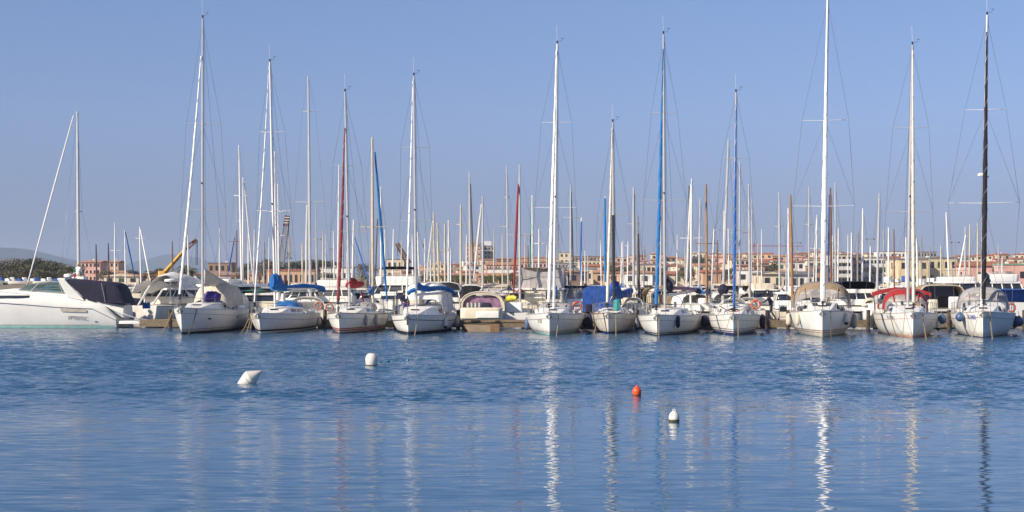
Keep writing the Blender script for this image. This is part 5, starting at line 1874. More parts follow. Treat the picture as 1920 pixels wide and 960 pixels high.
# mast top px, py, foot px, distance, mast colour, radius, spreaders [py, half px], furled sail (top px,py, foot px,py, material, name), boom cover, hull, extra label
BG = [
    (145, 209, 148, 112, 'a', 0.125, [(397, 7)], (138, 216, 52, 530, sparw, 'white'), None, 'w', 'thick mast with long white furled sail slanting left behind the motor yacht'),
    (180, 458, 182, 185, 'd', 0.10, [], None, None, 'w', None),
    (203, 456, 205, 185, 'd', 0.10, [], None, None, 'w', None),
    (215, 417, 216, 175, 'w', 0.09, [(470, 9)], None, None, 'w', None),
    (234, 432, 236, 175, 'w', 0.09, [], (235, 434, 247, 492, bluefurl2, 'dark blue'), None, 'w', None),
    (262, 425, 265, 170, 'w', 0.10, [(447, 9)], (263, 430, 274, 488, sparw, 'white'), None, 'o', None),
    (323, 452, 324, 180, 'b', 0.09, [], None, None, 'w', None),
    (352, 432, 354, 165, 'w', 0.09, [], None, None, 'w', None),
    (444, 432, 443, 180, 'b', 0.10, [(453, 16)], (440, 445, 430, 500, bluefurl2, 'blue'), None, 'w', None),
    (448, 272, 454, 122, 'w', 0.085, [(367, 12)], None, 'green', 'w', None),
    (456, 333, 455, 135, 'w', 0.09, [(415, 10)], (458, 340, 475, 528, sparw, 'white'), None, 'w', None),
    (515, 284, 519, 124, 'w', 0.085, [(397, 15)], None, 'blue', 'w', None),
    (521, 345, 523, 140, 'w', 0.085, [(442, 12)], None, None, 'w', None),
    (567, 455, 567, 175, 'c', 0.12, [], None, None, 'c', None),
    (578, 143, 582, 113, 'a', 0.11, [(209, 12), (379, 29)], (576, 385, 574, 540, sparw, 'white'), 'white', 'w', 'tall silver mast with two pairs of spreaders behind the bright blue boom cover'),
    (592, 384, 594, 170, 'a', 0.07, [(449, 7)], None, None, 'w', None),
    (636, 310, 633, 122, 'w', 0.08, [], None, None, 'w', None),
    (663, 412, 660, 150, 'w', 0.10, [], (665, 445, 680, 492, bluefurl2, 'blue'), None, 'w', None),
    (698, 258, 699, 112, 'c', 0.115, [(426, 25)], (703, 285, 726, 566, bluefurl, 'bright blue'), 'blue', 'w', 'cream mast with a bright blue furled sail leaning to the right'),
    (714, 350, 715, 135, 'w', 0.085, [], None, None, 'w', None),
    (708, 410, 702, 128, 'd', 0.06, [], None, None, 'w', None),
    (722, 430, 722, 170, 'w', 0.09, [], None, None, 'w', None),
    (738, 430, 736, 165, 'w', 0.10, [], None, None, 'w', None),
    (753, 452, 752, 175, 'c', 0.10, [], None, None, 'c', None),
    (773, 440, 775, 150, 'w', 0.09, [], None, None, 'w', None),
    (783, 435, 788, 150, 'w', 0.10, [], None, None, 'w', None),
    (797, 447, 796, 160, 'w', 0.08, [], None, 'red', 'w', None),
    (813, 398, 816, 120, 'c', 0.085, [], (812, 415, 800, 525, sparw, 'white'), None, 'w', None),
    (820, 418, 824, 130, 'c', 0.10, [(470, 20)], None, None, 'o', None),
    (834, 420, 835, 135, 'c', 0.10, [], None, None, 'c', None),
    (841, 413, 841, 150, 'w', 0.10, [], None, None, 'w', None),
    (845, 465, 845, 160, 'w', 0.08, [], None, None, 'w', None),
    (864, 384, 864, 125, 'c', 0.095, [(421, 10)], None, None, 'w', None),
    (875, 440, 874, 170, 'w', 0.08, [], None, None, 'w', None),
    (880, 322, 882, 128, 'a', 0.09, [], (882, 345, 888, 515, spardark, 'black'), None, 'w', None),
    (905, 368, 905, 118, 'a', 0.09, [(470, 18)], (903, 383, 888, 528, sparw, 'white'), None, 'w', None),
    (942, 440, 942, 190, 'c', 0.09, [], None, None, 'w', None),
    (950, 311, 953, 122, 'a', 0.075, [(370, 5), (425, 15)], None, 'navy', 'w', None),
    (974, 309, 975, 116, 'a', 0.095, [(441, 26)], (972, 345, 963, 548, redfurl, 'thin red'), 'red', 'w', None),
    (998, 366, 999, 130, 'w', 0.09, [], (997, 372, 994, 500, tealc, 'teal'), None, 'w', None),
    (1011, 430, 1010, 118, 'w', 0.09, [(457, 10)], None, None, 'w', None),
    (990, 460, 991, 190, 'b', 0.09, [], None, None, 'w', None),
    (1047, 420, 1047, 180, 'g', 0.08, [], None, None, 'w', None),
    (1070, 345, 1070, 122, 'a', 0.08, [(408, 15)], (1071, 360, 1075, 525, spardark, 'black'), 'navy', 'w', None),
    (1090, 408, 1090, 140, 'w', 0.08, [], (1090, 415, 1088, 520, bluefurl2, 'blue'), None, 'w', None),
    (1126, 450, 1128, 170, 'w', 0.07, [], None, None, 'w', None),
    (1135, 368, 1136, 118, 'w', 0.05, [], (1134, 372, 1135, 528, bluefurl, 'blue spiral'), None, 'w', None),
    (1166, 455, 1164, 175, 'w', 0.08, [], None, None, 'w', None),
    (1168, 452, 1169, 190, 'w', 0.08, [], None, None, 'w', None),
    (1178, 453, 1176, 175, 'w', 0.09, [(461, 6)], None, None, 'w', None),
    (1188, 351, 1188, 120, 'a', 0.11, [(420, 11)], (1189, 365, 1189, 530, tealc, 'pale blue'), None, 'w', None),
    (1195, 405, 1196, 120, 'g', 0.10, [], None, None, 'w', None),
    (1197, 438, 1198, 118, 'd', 0.11, [], None, None, 'w', None),
    (1240, 345, 1238, 125, 'a', 0.09, [], None, None, 'w', None),
    (1292, 348, 1293, 128, 'd', 0.07, [], None, None, 'w', None),
    (1297, 335, 1295, 115, 'w', 0.08, [(447, 21)], (1296, 345, 1287, 540, sparw, 'white'), None, 'w', None),
    (1313, 372, 1310, 120, 'a', 0.09, [(473, 12)], None, 'blue', 'w', None),
    (1324, 345, 1326, 116, 'y', 0.10, [(457, 21)], None, None, 'o', None),
    (1339, 430, 1332, 116, 'w', 0.07, [], None, None, 'w', None),
    (1345, 450, 1345, 180, 'b', 0.09, [], None, None, 'w', None),
    (1366, 262, 1355, 112, 'a', 0.10, [(402, 0)], None, 'navybag', 'w', 'silver mast leaning left at its foot with dark bag, beside the deep blue furled sail'),
    (1387, 303, 1387, 118, 'a', 0.075, [(437, 18)], None, None, 'w', None),
    (1358, 395, 1357, 140, 'w', 0.08, [], None, None, 'w', None),
    (1404, 345, 1406, 122, 'a', 0.09, [], None, None, 'w', None),
    (1410, 372, 1409, 135, 'a', 0.06, [], None, None, 'w', None),
    (1461, 360, 1462, 125, 'a', 0.09, [(425, 8)], None, None, 'w', None),
    (1478, 390, 1479, 135, 'w', 0.09, [], None, None, 'w', None),
    (1482, 365, 1486, 113, 'y', 0.11, [], None, None, 'c', None),
    (1517, 350, 1517, 122, 'a', 0.08, [(421, 8)], None, None, 'w', None),
    (1532, 403, 1530, 150, 'w', 0.07, [(466, 16)], (1531, 410, 1526, 515, sparw, 'white'), None, 'w', None),
    (1557, 352, 1559, 122, 'b', 0.10, [], (1555, 365, 1553, 530, bluefurl2, 'deep blue'), None, 'w', None),
    (1566, 343, 1567, 125, 'a', 0.09, [], None, None, 'w', None),
    (1572, 428, 1571, 155, 'w', 0.08, [], None, None, 'w', None),
    (1561, 442, 1561, 165, 'w', 0.08, [], None, None, 'w', None),
    (1608, 430, 1608, 140, 'g', 0.08, [], None, None, 'w', None),
    (1618, 391, 1616, 125, 'w', 0.09, [], None, None, 'w', None),
    (1632, 462, 1631, 130, 'w', 0.08, [], (1632, 470, 1630, 530, bluefurl, 'blue'), None, 'w', None),
    (1649, 362, 1644, 116, 'a', 0.10, [], None, 'beige', 'w', None),
    (1676, 430, 1677, 170, 'b', 0.09, [], None, None, 'w', None),
    (1699, 445, 1699, 130, 'w', 0.09, [], None, None, 'w', None),
    (1719, 447, 1721, 120, 'w', 0.09, [], None, 'blue', 'w', None),
    (1743, 461, 1743, 170, 'g', 0.08, [], None, None, 'w', None),
    (1764, 461, 1764, 150, 'c', 0.08, [], None, None, 'w', None),
    (1774, 398, 1781, 150, 'w', 0.10, [], None, None, 'w', None),
    (1810, 425, 1809, 140, 'a', 0.10, [], (1811, 440, 1800, 500, sparw, 'white'), None, 'w', None),
    (1819, 420, 1817, 150, 'c', 0.09, [], None, None, 'w', None),
    (1862, 500, 1862, 150, 'd', 0.09, [], None, None, 'w', None),
    (1872, 458, 1872, 190, 'a', 0.08, [], None, None, 'w', None),
    (1879, 480, 1879, 160, 'w', 0.07, [], None, None, 'w', None),
    (905, 455, 906, 170, 'w', 0.07, [], None, None, 'w', None),
    (651, 440, 650, 165, 'w', 0.07, [], None, None, 'w', None),
    (610, 440, 611, 185, 'w', 0.06, [], None, None, 'w', None),
    (1025, 455, 1025, 180, 'w', 0.07, [], None, None, 'w', None),
    (1270, 440, 1269, 185, 'w', 0.07, [], None, None, 'w', None),
    (1428, 430, 1428, 185, 'w', 0.07, [], None, None, 'w', None),
    (1590, 440, 1590, 185, 'w', 0.07, [], None, None, 'w', None),
]
CVM = {'blue': blue, 'navy': navy, 'green': greenc, 'white': whitec, 'red': red, 'beige': beige, 'navybag': navy}
rnd = random.Random(99)
_used = [q[2] for q in BG] + [339, 485, 635, 764, 1030, 1140, 1231, 1375, 1542, 1712, 1843]
for _ in range(60):
    px = rnd.uniform(600, 1910) if rnd.random() < 0.85 else rnd.uniform(395, 600)
    if min(abs(px - q) for q in _used) < 5:
        continue
    _used.append(px)
    BG.append((px + rnd.uniform(-2, 2), rnd.uniform(415, 478), px, rnd.choice([138, 152, 172, 190]), rnd.choice('wwwacag'), rnd.uniform(0.06, 0.09), [], None, None, rnd.choice('wwoc'), None))
rnd = random.Random(21)
for (tx, ty, fx, Y, mc, mr, spr, furl, cov, hc, lab) in BG:
    near = Y < 121
    flip = rnd.random() < (0.75 if near else 0.5)
    L = max(6.5, min(12, (HC + (HY - ty) * Y / F) * 0.72))
    B_ = 0.32 * L
    fbd = 0.75 + 0.045 * L
    m_, cn = SPN[mc]
    top = P(tx, ty, Y)
    ml = L * (0.60 if flip else 0.40)
    head = rnd.uniform(-7, 7) + (0 if not flip else 0)
    if lab is None:
        depth = 'near' if Y < 130 else ('mid-harbour' if Y < 160 else 'far')
        what = ' with %s furled sail' % furl[5] if furl else (' with %s boom cover' % cov if cov in ('blue', 'navy', 'green', 'red', 'beige') else '')
        lab = '%s %s-masted sloop%s, %s' % (depth, cn, what, near_phrase(fx))
    lab = uniq(lab, [(' sloop', ' thin sloop'), (' sloop', ' tall sloop'), (' sloop', ' short sloop'), (' sloop', ' slender sloop'), (' sloop', ' plain sloop'), (' sloop', ' bare sloop'), (' sloop', ' small sloop')])
    o = thing('sailboat', lab, 'sailboat', (P(fx, HY, Y).x, Y, 0), R(head), 'sailing boats with bare masts behind the pontoon')
    h = Hull(L, B_, fbd, rake=0.4, y0=-ml, flip=flip)
    h.build(o, HM[hc], deckm, 12, 5)
    h.band('waterline_stripe', [antif_blue, antif_black, stripe_red, antif_black][rnd.randrange(4)], o, 0.12, -0.1)
    b = MB()
    hr = 0.38 + rnd.random() * 0.1
    fn = coachroof(b, h, 0.22, 0.74, hr)
    cr = b.build('coachroof', gel2, o)
    if Y < 150:
        for sd in (0, 1):
            wb_ = MB()
            v0, v1 = (0.86, 0.935) if sd else (0.065, 0.14)
            wb_.grid(lambda u, v: fn(0.45 + 0.42 * u, v0 + (v1 - v0) * v, 0.012), 4, 1)
            wb_.build('window', glassd, cr)
    foot = Vector((0, 0, fbd + hr * 0.6))
    Mi = Matrix.Rotation(-R(head), 4, 'Z')
    tl = Mi @ (top - Vector(o.location))
    MB().tube([foot, foot.lerp(tl, 0.6), tl], [mr, mr * 0.95, mr * 0.6], 7).build('mast', m_, o)
    mo = o.children[-1]
    mo.name = 'mast'
    for c_ in o.children:
        if c_.name.startswith('mast'):
            mo = c_

    def at(py):
        k = ((HC + (HY - py) * Y / F) - foot.z) / (tl.z - foot.z)
        return foot.lerp(tl, max(0, min(1, k)))
    for (py, hp) in spr:
        if hp:
            for sd in (-1, 1):
                MB().tube([at(py), at(py) + Mi @ Vector((sd * hp * Y / F, 0.1, 0.03))], 0.03, 5).build('spreader', m_, mo)
    if Y < 160:
        ww = B_ / 2 * 0.9
        for sd in (-1, 1):
            b = MB()
            pts = [tl] + ([at(spr[0][0]) + Vector((sd * spr[0][1] * Y / F, 0.1, 0))] if spr and spr[0][1] else []) + [Vector((sd * ww, 0, fbd * 0.92))]
            for p0, p1 in zip(pts, pts[1:]):
                b.tube([p0, p1], 0.008, 3, caps=False)
            b.build('shroud', wirem, o, 'all')
    bow = Vector((0, h.Y(0.0), h.sheer(0) + 0.05))
    st = Vector((0, h.Y(1.0), h.sheer(1) + 0.05))
    MB().tube([tl, st], 0.008, 3).build('backstay', wirem, o, 'all')
    if furl:
        px_far = fx < 200
        if furl[3] < 524:      # run the stay on down to the deck
            k_ = (528 - furl[1]) / (furl[3] - furl[1])
            furl = (furl[0], furl[1], furl[0] + (furl[2] - furl[0]) * k_, 528) + furl[4:]
        a0 = P(furl[0], furl[1], Y)
        a1 = P(furl[2], furl[3], Y - (0 if abs(furl[2] - fx) > 40 else (2.5 if not flip else -2.5)))
        a0, a1 = Mi @ (a0 - Vector(o.location)), Mi @ (a1 - Vector(o.location))
        a1.z = max(a1.z, 1.2) if a1.z > 1.2 else a1.z
        rr = (0.05 if px_far else 0.075) if near else 0.055
        MB().tube([a1.lerp(a0, k / 8) for k in range(9)], [rr * (0.8 + 0.5 * sin(pi * k / 8)) for k in range(9)], 7).build('furled_headsail', furl[4], o)
    else:
        MB().tube([tl, bow], 0.009, 3).build('forestay', wirem, o, 'all')
    # boom with or without cover, always aft of the mast
    s_ = -1 if flip else 1
    zb_ = foot.z + 0.65
    e = Vector((rnd.uniform(-0.3, 0.3), s_ * L * 0.36, zb_ + 0.05))
    p0 = Vector((0, s_ * 0.1, zb_))
    MB().tube([p0, e], 0.05, 6).build('boom', m_, o)
    cm = CVM.get(cov) or [whitec, blue2, beige, navy, greyc, whitec][rnd.randrange(6)]
    if cov == 'navybag':
        c = at(543)
        MB().lathe([(0.05, -0.45), (0.3, -0.3), (0.42, 0.0), (0.3, 0.25), (0.06, 0.42)], 10, Matrix.Translation(c)).build('sail_bag', navy, o)
    else:
        MB().tube([p0 + Vector((0, 0, 0.35)), p0.lerp(e, 0.15) + Vector((0, 0, 0.2)), p0.lerp(e, 0.5) + Vector((0, 0, 0.13)), e + Vector((0, 0, 0.1))], [0.1, 0.17, 0.14, 0.08], 7, rv=[0.3, 0.3, 0.18, 0.1]).build('sail_cover', cm, o)
    if rnd.random() < 0.6:
        b = MB()
        z0 = h.sheer(0.72)
        yy = h.Y(0.70), h.Y(0.84)
        shell(b, [arch_ring(yy[0], B_ * 0.3, z0, 0.75), arch_ring(yy[1], B_ * 0.32, z0, 0.95)], 0.04)
        b.build('spray_hood', cm if rnd.random() < 0.6 else whitec, o)
    # pulpit
    b = MB()
    pts = [Vector((h.half(t) * sd * 0.92, h.Y(t), h.sheer(t) + 0.6)) for t, sd in ((0.16, -1), (0.06, -1), (0.0, 0), (0.06, 1), (0.16, 1))]
    b.tube(pts, 0.02, 4)
    b.tube([pts[0], pts[0] - Vector((0, 0, 0.6))], 0.018, 4)
    b.tube([pts[-1], pts[-1] - Vector((0, 0, 0.6))], 0.018, 4)
    b.build('pulpit', steel, o)

# forked masthead of the cream mast
fk = P(811, 396, 119.8)
b = MB()
b.tube([P(816, 412, 119.8) - fk, P(811, 396, 119.8) - fk], 0.05, 5)
b.tube([P(816, 412, 119.8) - fk, P(817, 397, 119.8) - fk], 0.05, 5)
fo_ = b.build('masthead_fork', sparbrown)
for o in COL.objects:
    if o.get('label', '').startswith('near cream-masted sloop with white furled sail') and abs(o.location.x - P(816, 517, 120).x) < 0.2:
        fo_.parent = o
        fo_.matrix_world = Matrix.Translation(fk)

# ------------------------------------------------------------------ a crowd of small motor boats moored and laid up farther back
rnd = random.Random(77)
CAN = [('navy', navy), ('white', whitec), ('beige', beige), ('tan', tan), ('blue', blue2), ('grey', greyc), ('green', greenc)]
ROWS = [(123, 36), (140, 34), (162, 30), (192, 26)]
protos = []
for k in range(10):     # ten kinds of cabin cruiser; the crowd is copies of these
    L = rnd.uniform(6.5, 9.5)
    o = empty('motorboat', (0, 0, 0))
    h = Hull(L, L * 0.36, rnd.uniform(1.0, 1.3), rake=0.6, flip=k % 2 == 0)
    hm_ = [gel2, gel2, cream, oldwhite, antif_blue][k % 5]
    h.build(o, hm_, deckm, 10, 5)
    z0 = h.fb * 0.9
    nm, cm = CAN[k % 7]
    hh = rnd.uniform(0.45, 0.8)
    if k % 3 != 2:
        stack_house(o, L * 0.30, L * 0.25, L * 0.7, z0, z0 + hh, z0 + hh + 0.45, z0 + hh + 0.6, wall=gel2 if k % 4 else cream, roofm=gel2 if k % 2 else oldwhite, rf=0.4, posts=3)
        if k % 3 == 0:
            canopy_arch(o, cm, L * 0.29, L * 0.05, L * 0.26, z0, z0 + hh + 0.7, back=cm)
    else:
        canopy_arch(o, cm, L * 0.31, L * 0.15, L * 0.8, z0, z0 + hh + 0.7, back=cm, e=0.6)
    h.band('waterline_stripe', antif_blue if k % 2 else antif_black, o, 0.12, -0.1)
    protos.append((o, nm, k))
firsts = set()
for r_i, (Y, cnt) in enumerate(ROWS):
    for j in range(cnt):
        px = 60 + (1900 - 60) * (j + 0.5 + rnd.uniform(-0.3, 0.3)) / cnt
        if (px < 250 and Y < 160) or (px > 1690 and r_i == 0):
            continue
        pr, nm, k = protos[rnd.randrange(10)]
        if k in firsts:
            o = copy_tree(pr)
        else:
            o = pr
            firsts.add(k)
        o.location = ((px - CX) * Y / F, Y + rnd.uniform(-3, 3), rnd.uniform(-0.04, 0.04))
        o.rotation_euler = (0, 0, R(rnd.uniform(-12, 12) + (180 if rnd.random() < 0.3 else 0)))
        kind = 'cabin cruiser' if k % 3 == 1 else ('%s-canopied cruiser' % nm if k % 3 == 0 else 'boat under %s cover' % nm)
        hul = ['white', 'clean white', 'cream', 'weathered', 'navy-hulled'][k % 5]
        lb = '%s %s, %s, %s' % (hul, kind, ['second row', 'middle rows', 'far rows', 'farthest row'][r_i], near_phrase(px))
        lb = uniq(lb, [(hul, 'smaller ' + hul), (hul, 'bigger ' + hul), (hul, 'plain ' + hul)])
        tag(o, lb, 'motorboat', 'motor boats moored in the rows farther back')
for (o, nm, k) in protos:
    if k not in firsts:
        for c in list(o.children_recursive) + [o]:
            bpy.data.objects.remove(c)
# small laid-up boats on the shore, far left and far right
lb_m = [gel2, oldwhite, mat('pale blue hull', (0.35, 0.52, 0.55), 0.4), cream]
for k in range(26):
    left = k < 11
    px = (8 + 11.5 * k) if left else (1690 + 15.5 * (k - 11))
    Y = rnd.uniform(385, 400) if left else rnd.uniform(238, 262)
    L = rnd.uniform(4.0, 5.5) if left else rnd.uniform(3.2, 4.8)
    z = ground_z((px - CX) * Y / F, Y) + (0.15 if left else rnd.uniform(0.0, 0.6))
    lb = 'laid-up boat ashore %s, %s' % ('far off' if left else 'near the town', near_phrase(px))
    lb = '%s %s' % (['white', 'dull white', 'pale blue', 'cream'][k % 4], lb)
    o = thing('dinghy', uniq(lb, [(' laid-up', ' open laid-up'), (' laid-up', ' low laid-up'), (' laid-up', ' stubby laid-up'), (' laid-up', ' slim laid-up')]), 'boat', ((px - CX) * Y / F, Y, z), R(rnd.uniform(60, 120) if left else rnd.uniform(-40, 60)), 'small boats laid up on the shore')
    h = Hull(L, 1.9 if left else 1.6, 0.9 if left else rnd.uniform(0.6, 0.85), rake=0.5, low=-0.1)
    h.build(o, lb_m[k % 4], deckm, 8, 4)
    b = MB()
    rrprism(b, 1.2, 1.6, 3.0, 0.8, 1.4 + 0.3 * (k % 2), 0.2, tf=0.4)
    b.build('cuddy' if k % 2 else 'boat_cover', [whitec, blue2, gel2][k % 3], o)
    MB().bbox(-0.5, 0.5, 1.0, 1.3, -0.35, 0.0).bbox(-0.4, 0.4, 3.3, 3.5, -0.35, 0.2).build('cradle', wood, o, False)
print('background boats ok')

# ------------------------------------------------------------------ the town behind the harbour
UNIT = {}


def unit_box(m):
    if m.name not in UNIT:
        b = MB().box((0, 0, 0), (1, 1, 1))
        UNIT[m.name] = b.mesh('pane', m, False)
    return UNIT[m.name]


def win(parent, name, m, c, d):
    o = bpy.data.objects.new(name, unit_box(m))
    COL.objects.link(o)
    o.parent = parent
    o.location, o.scale = c, d
    return o


HN = [0]


def house(px, pw, ptop, Y, wall, roof='gable', rz=0.0, floors=None, label=None, group='houses of the town', cols=None, depth=None, balc=False, name='house', cat='house', roofm=None, base=None):
    """front width pw photo pixels, top of wall or ridge at row ptop"""
    s_ = Y / F
    w_ = pw * s_
    x = (px - CX) * s_
    zt = HC + (HY - ptop) * s_
    z0 = ground_z(x, Y) if base is None else base
    Hh = max(2.8, zt - z0)
    D = depth or rnd.uniform(7, 10)
    rh = 0.0 if roof == 'flat' else min(0.85, w_ * 0.08)
    wh = Hh - rh
    if floors is None:
        floors = max(1, int(round(wh / 3.0)))
    rot = R(rz)
    o = thing(name, None, cat, (x, Y, z0), rot, group)
    MB().bbox(-w_ / 2, w_ / 2, 0, D, -1.5, wh).build('wall', WALLS[wall], o, False)
    rm = roofm or (tilem if rnd.random() < 0.65 else tilel)
    e = 0.35
    b = MB()
    if roof == 'gable':          # ridge along the front
        b.loft([[Vector((q, -e, wh + 0.004)), Vector((q, -e, wh + 0.16)), Vector((q, D / 2, wh + rh + 0.16)), Vector((q, D + e, wh + 0.16)), Vector((q, D + e, wh + 0.004))] for q in (-w_ / 2 - e, w_ / 2 + e)])
    elif roof == 'end':          # gable end to the sea
        b.loft([[Vector((-w_ / 2 - e, q, wh + 0.004)), Vector((-w_ / 2 - e, q, wh + 0.14)), Vector((0, q, wh + rh + 0.14)), Vector((w_ / 2 + e, q, wh + 0.14)), Vector((w_ / 2 + e, q, wh + 0.004))] for q in (-e, D + e)])
        gb2 = MB()
        gb2.loft([[Vector((-w_ / 2, q, wh)), Vector((0, q, wh + rh)), Vector((w_ / 2, q, wh))] for q in (-e - 0.003, -e + 0.05)])
    elif roof == 'hip':
        i = 0
        b.v = [Vector(p) for p in ((-w_ / 2 - e, -e, wh + 0.004), (w_ / 2 + e, -e, wh + 0.004), (w_ / 2 + e, D + e, wh + 0.004), (-w_ / 2 - e, D + e, wh + 0.004),
                                   (-w_ / 2 - e, -e, wh + 0.15), (w_ / 2 + e, -e, wh + 0.15), (w_ / 2 + e, D + e, wh + 0.15), (-w_ / 2 - e, D + e, wh + 0.15),
                                   (-w_ / 4, D / 2, wh + rh + 0.1), (w_ / 4, D / 2, wh + rh + 0.1))]
        b.f = [(0, 3, 2, 1), (0, 1, 5, 4), (1, 2, 6, 5), (2, 3, 7, 6), (3, 0, 4, 7), (4, 5, 9, 8), (6, 7, 8, 9), (5, 6, 9), (7, 4, 8)]
    else:
        b.bbox(-w_ / 2 - 0.12, w_ / 2 + 0.12, -0.12, D + 0.12, wh + 0.002, wh + 0.3)
        rm = roofm or slate
    ro = b.build('roof', rm, o, False)
    if roof == 'end':
        gb2.build('gable', WALLS[wall], o, False)
    if rnd.random() < 0.6:
        cx_ = rnd.uniform(-0.3, 0.3) * w_
        MB().bbox(cx_ - 0.3, cx_ + 0.3, D * 0.6, D * 0.6 + 0.5, wh + 0.1, wh + rh + 0.7).build('chimney', WALLS['white' if wall != 'white' else 'cream'], ro, False)
    cols = cols or max(2, int(w_ / 2.6))
    fh = wh / floors
    for f in range(floors):
        for c in range(cols):
            cx_ = -w_ / 2 + w_ * (c + 0.5) / cols
            zc = fh * (f + 0.55)
            wd = min(1.3, w_ / cols * 0.45) * (1.4 if balc else 1)
            ht = min(1.35, fh * 0.45)
            q = win(o, 'window', shutter if not (wall in ('yellow', 'cream') and c % 3 == 1) else shutterg, (cx_, -0.01, zc), (wd, 0.10, ht))
        if not balc and w_ < 14:
            win(o, 'window', shutter, (-w_ / 2 - 0.01, D * 0.5, fh * (f + 0.55)), (0.1, 1.0, min(1.4, fh * 0.5)))
    if balc:
        for f in range(1, floors):
            b = MB()
            b.bbox(-w_ / 2 + 0.1, w_ / 2 - 0.1, -1.3, -0.02, fh * f - 0.12, fh * f + 0.05)
            b.bbox(-w_ / 2 + 0.1, w_ / 2 - 0.1, -1.36, -1.3, fh * f - 0.12, fh * f + 0.85)
            b.build('balcony', WALLS['white' if wall in ('cream', 'white', 'pink') else wall], o, False)
    if label is None:
        fl = {1: 'one-storey', 2: 'two-storey', 3: 'three-storey', 4: 'four-storey'}.get(floors, 'tall')
        rr = 'flat roof' if roof == 'flat' else ('grey roof' if rm is slate else ('blue roof' if rm is bluroof else ('tiled roof' if rm is tilem else 'pale tiled roof')))
        dp = 'lower town' if Y < 430 else ('mid town' if Y < 600 else ('upper town' if Y < 760 else 'skyline'))
        label = '%s %s house, %s, %s' % (wall, fl, dp, near_phrase(px))
        label = uniq(label, [(' house', (' wide' if w_ > 11 else ' narrow') + ' house'), (' house', ' flat-roofed house' if roof == 'flat' else ' tiled house'), (' house', ' plain house'), (' house', ' corner house')])
    o['label'] = label
    return o


rnd = random.Random(5)
# landmark buildings, told apart one by one
o = house(887, 28, 457, 900, 'orange', 'flat', floors=7, cols=5, label='tall orange-brown tower block rising over the town', depth=14, name='tower_block', cat='tower block')
o2 = house(914, 26, 462, 905, 'grey', 'flat', floors=6, cols=4, label='grey block painted as the shaded right side of the orange tower block', depth=13, name='tower_block', cat='tower block', group=None)  # the tower's shaded face as its own block, shade in the grey wall
MB().bbox(-2.5, 2.5, 3, 8, 17.2, 19.6).build('roof_plant_room', WALLS['grey'], o, False)
MB().bbox(-2, 2.2, 3, 8, 16.0, 18.4).build('roof_plant_room', WALLS['white'], o2, False)
house(944, 66, 492, 520, 'pink', 'gable', floors=2, cols=12, label='long pink arcade building under tiled roof, right of the tower block', depth=10)
house(940, 52, 505, 430, 'white', 'flat', floors=1, cols=7, label='long white low building in front of the pink arcade', depth=9, roofm=slate)
house(1000, 78, 487, 560, 'pink', 'gable', floors=2, cols=11, label='long pink building with regular windows left of the green-waterline sloop mast', depth=10)
house(1062, 26, 474, 820, 'cream', 'flat', floors=3, cols=3, label='cream block standing highest between the green-waterline mast and blue tarpaulin')
house(1102, 62, 481, 840, 'brown', 'flat', floors=2, cols=9, label='long low brown block with dark flat roof on the skyline', depth=12)
house(1110, 44, 489, 640, 'yellow', 'flat', floors=2, cols=6, label='yellow flat-roofed block above the royal blue tarpaulin', depth=10)
house(1056, 50, 494, 600, 'grey', 'flat', floors=2, cols=7, label='grey block right of the green-waterline sloop mast', depth=10)
house(1098, 38, 505, 420, 'cream', 'flat', floors=1, cols=5, label='kiosk building with blue sheet roof above the royal blue tarpaulin', roofm=bluroof)
house(1578, 36, 478, 420, 'cream', 'flat', floors=4, cols=4, label='cream four-storey block with balconies right of the thickest white mast', balc=True, depth=12, name='apartment_block', cat='apartment block')
house(1607, 20, 479, 424, 'brown', 'flat', floors=4, cols=2, label='brown shaded four-storey wing right of the cream balcony block', depth=12, name='apartment_block', cat='apartment block')  # side in shadow set as a separate block; the brown carries the shade
house(1638, 44, 484, 430, 'white', 'flat', floors=3, cols=6, label='white block with long balconies and reddish shutters', balc=True, depth=11, name='apartment_block', cat='apartment block')
house(1675, 34, 486, 440, 'grey', 'flat', floors=3, cols=4, label='dark grey block left of the red-hooded sloop mast', depth=12, name='apartment_block', cat='apartment block')
house(1680, 62, 472, 760, 'white', 'flat', floors=2, cols=9, label='long white building on the skyline left of the dark glazed roof', depth=12)
house(1735, 42, 473, 600, 'grey', 'flat', floors=4, cols=7, label='building with dark glazed upper storey on the skyline right of the red-hooded mast', depth=12)
house(1713, 56, 487, 345, 'yellow', 'flat', floors=2, cols=3, label='large plain yellow building with few dark windows', depth=12, name='apartment_block', cat='apartment block')
house(1768, 54, 485, 350, 'yellow', 'flat', floors=2, cols=4, label='yellow building with deep dark bays beside the white storefront', depth=11, name='apartment_block', cat='apartment block')
house(1800, 32, 487, 352, 'white', 'flat', floors=2, cols=5, label='white storefront left of the two small flags mast', depth=9)
house(1862, 96, 491, 330, 'pink', 'gable', floors=1, cols=2, label='long pinkish wall building with orange tiled roof at the right', depth=9, roofm=tilem, name='warehouse', cat='warehouse')
house(1905, 54, 497, 322, 'pink', 'flat', floors=1, cols=2, label='pinkish boundary building with green roof edge at the right photo edge', depth=6, roofm=mat('green sheet roof', (0.18, 0.34, 0.25), 0.6, var=0.1), name='warehouse', cat='warehouse')
house(1449, 42, 513, 240, 'cream', 'end', floors=1, cols=2, label='cream boathouse with a gabled end behind the walking man', depth=9, roofm=slate, name='boathouse', cat='boathouse')
house(1496, 58, 514, 250, 'white', 'gable', floors=1, cols=4, label='long white harbour shed right of the cream boathouse', depth=8, roofm=slate, name='shed', cat='shed')
house(1400, 28, 496, 430, 'pink', 'hip', floors=2, cols=2, label='bright pink house with tiled roof right of the deep blue furled sail', depth=8)
house(1423, 20, 497, 434, 'orange', 'hip', floors=2, cols=2, label='orange-red house right of the bright pink house')
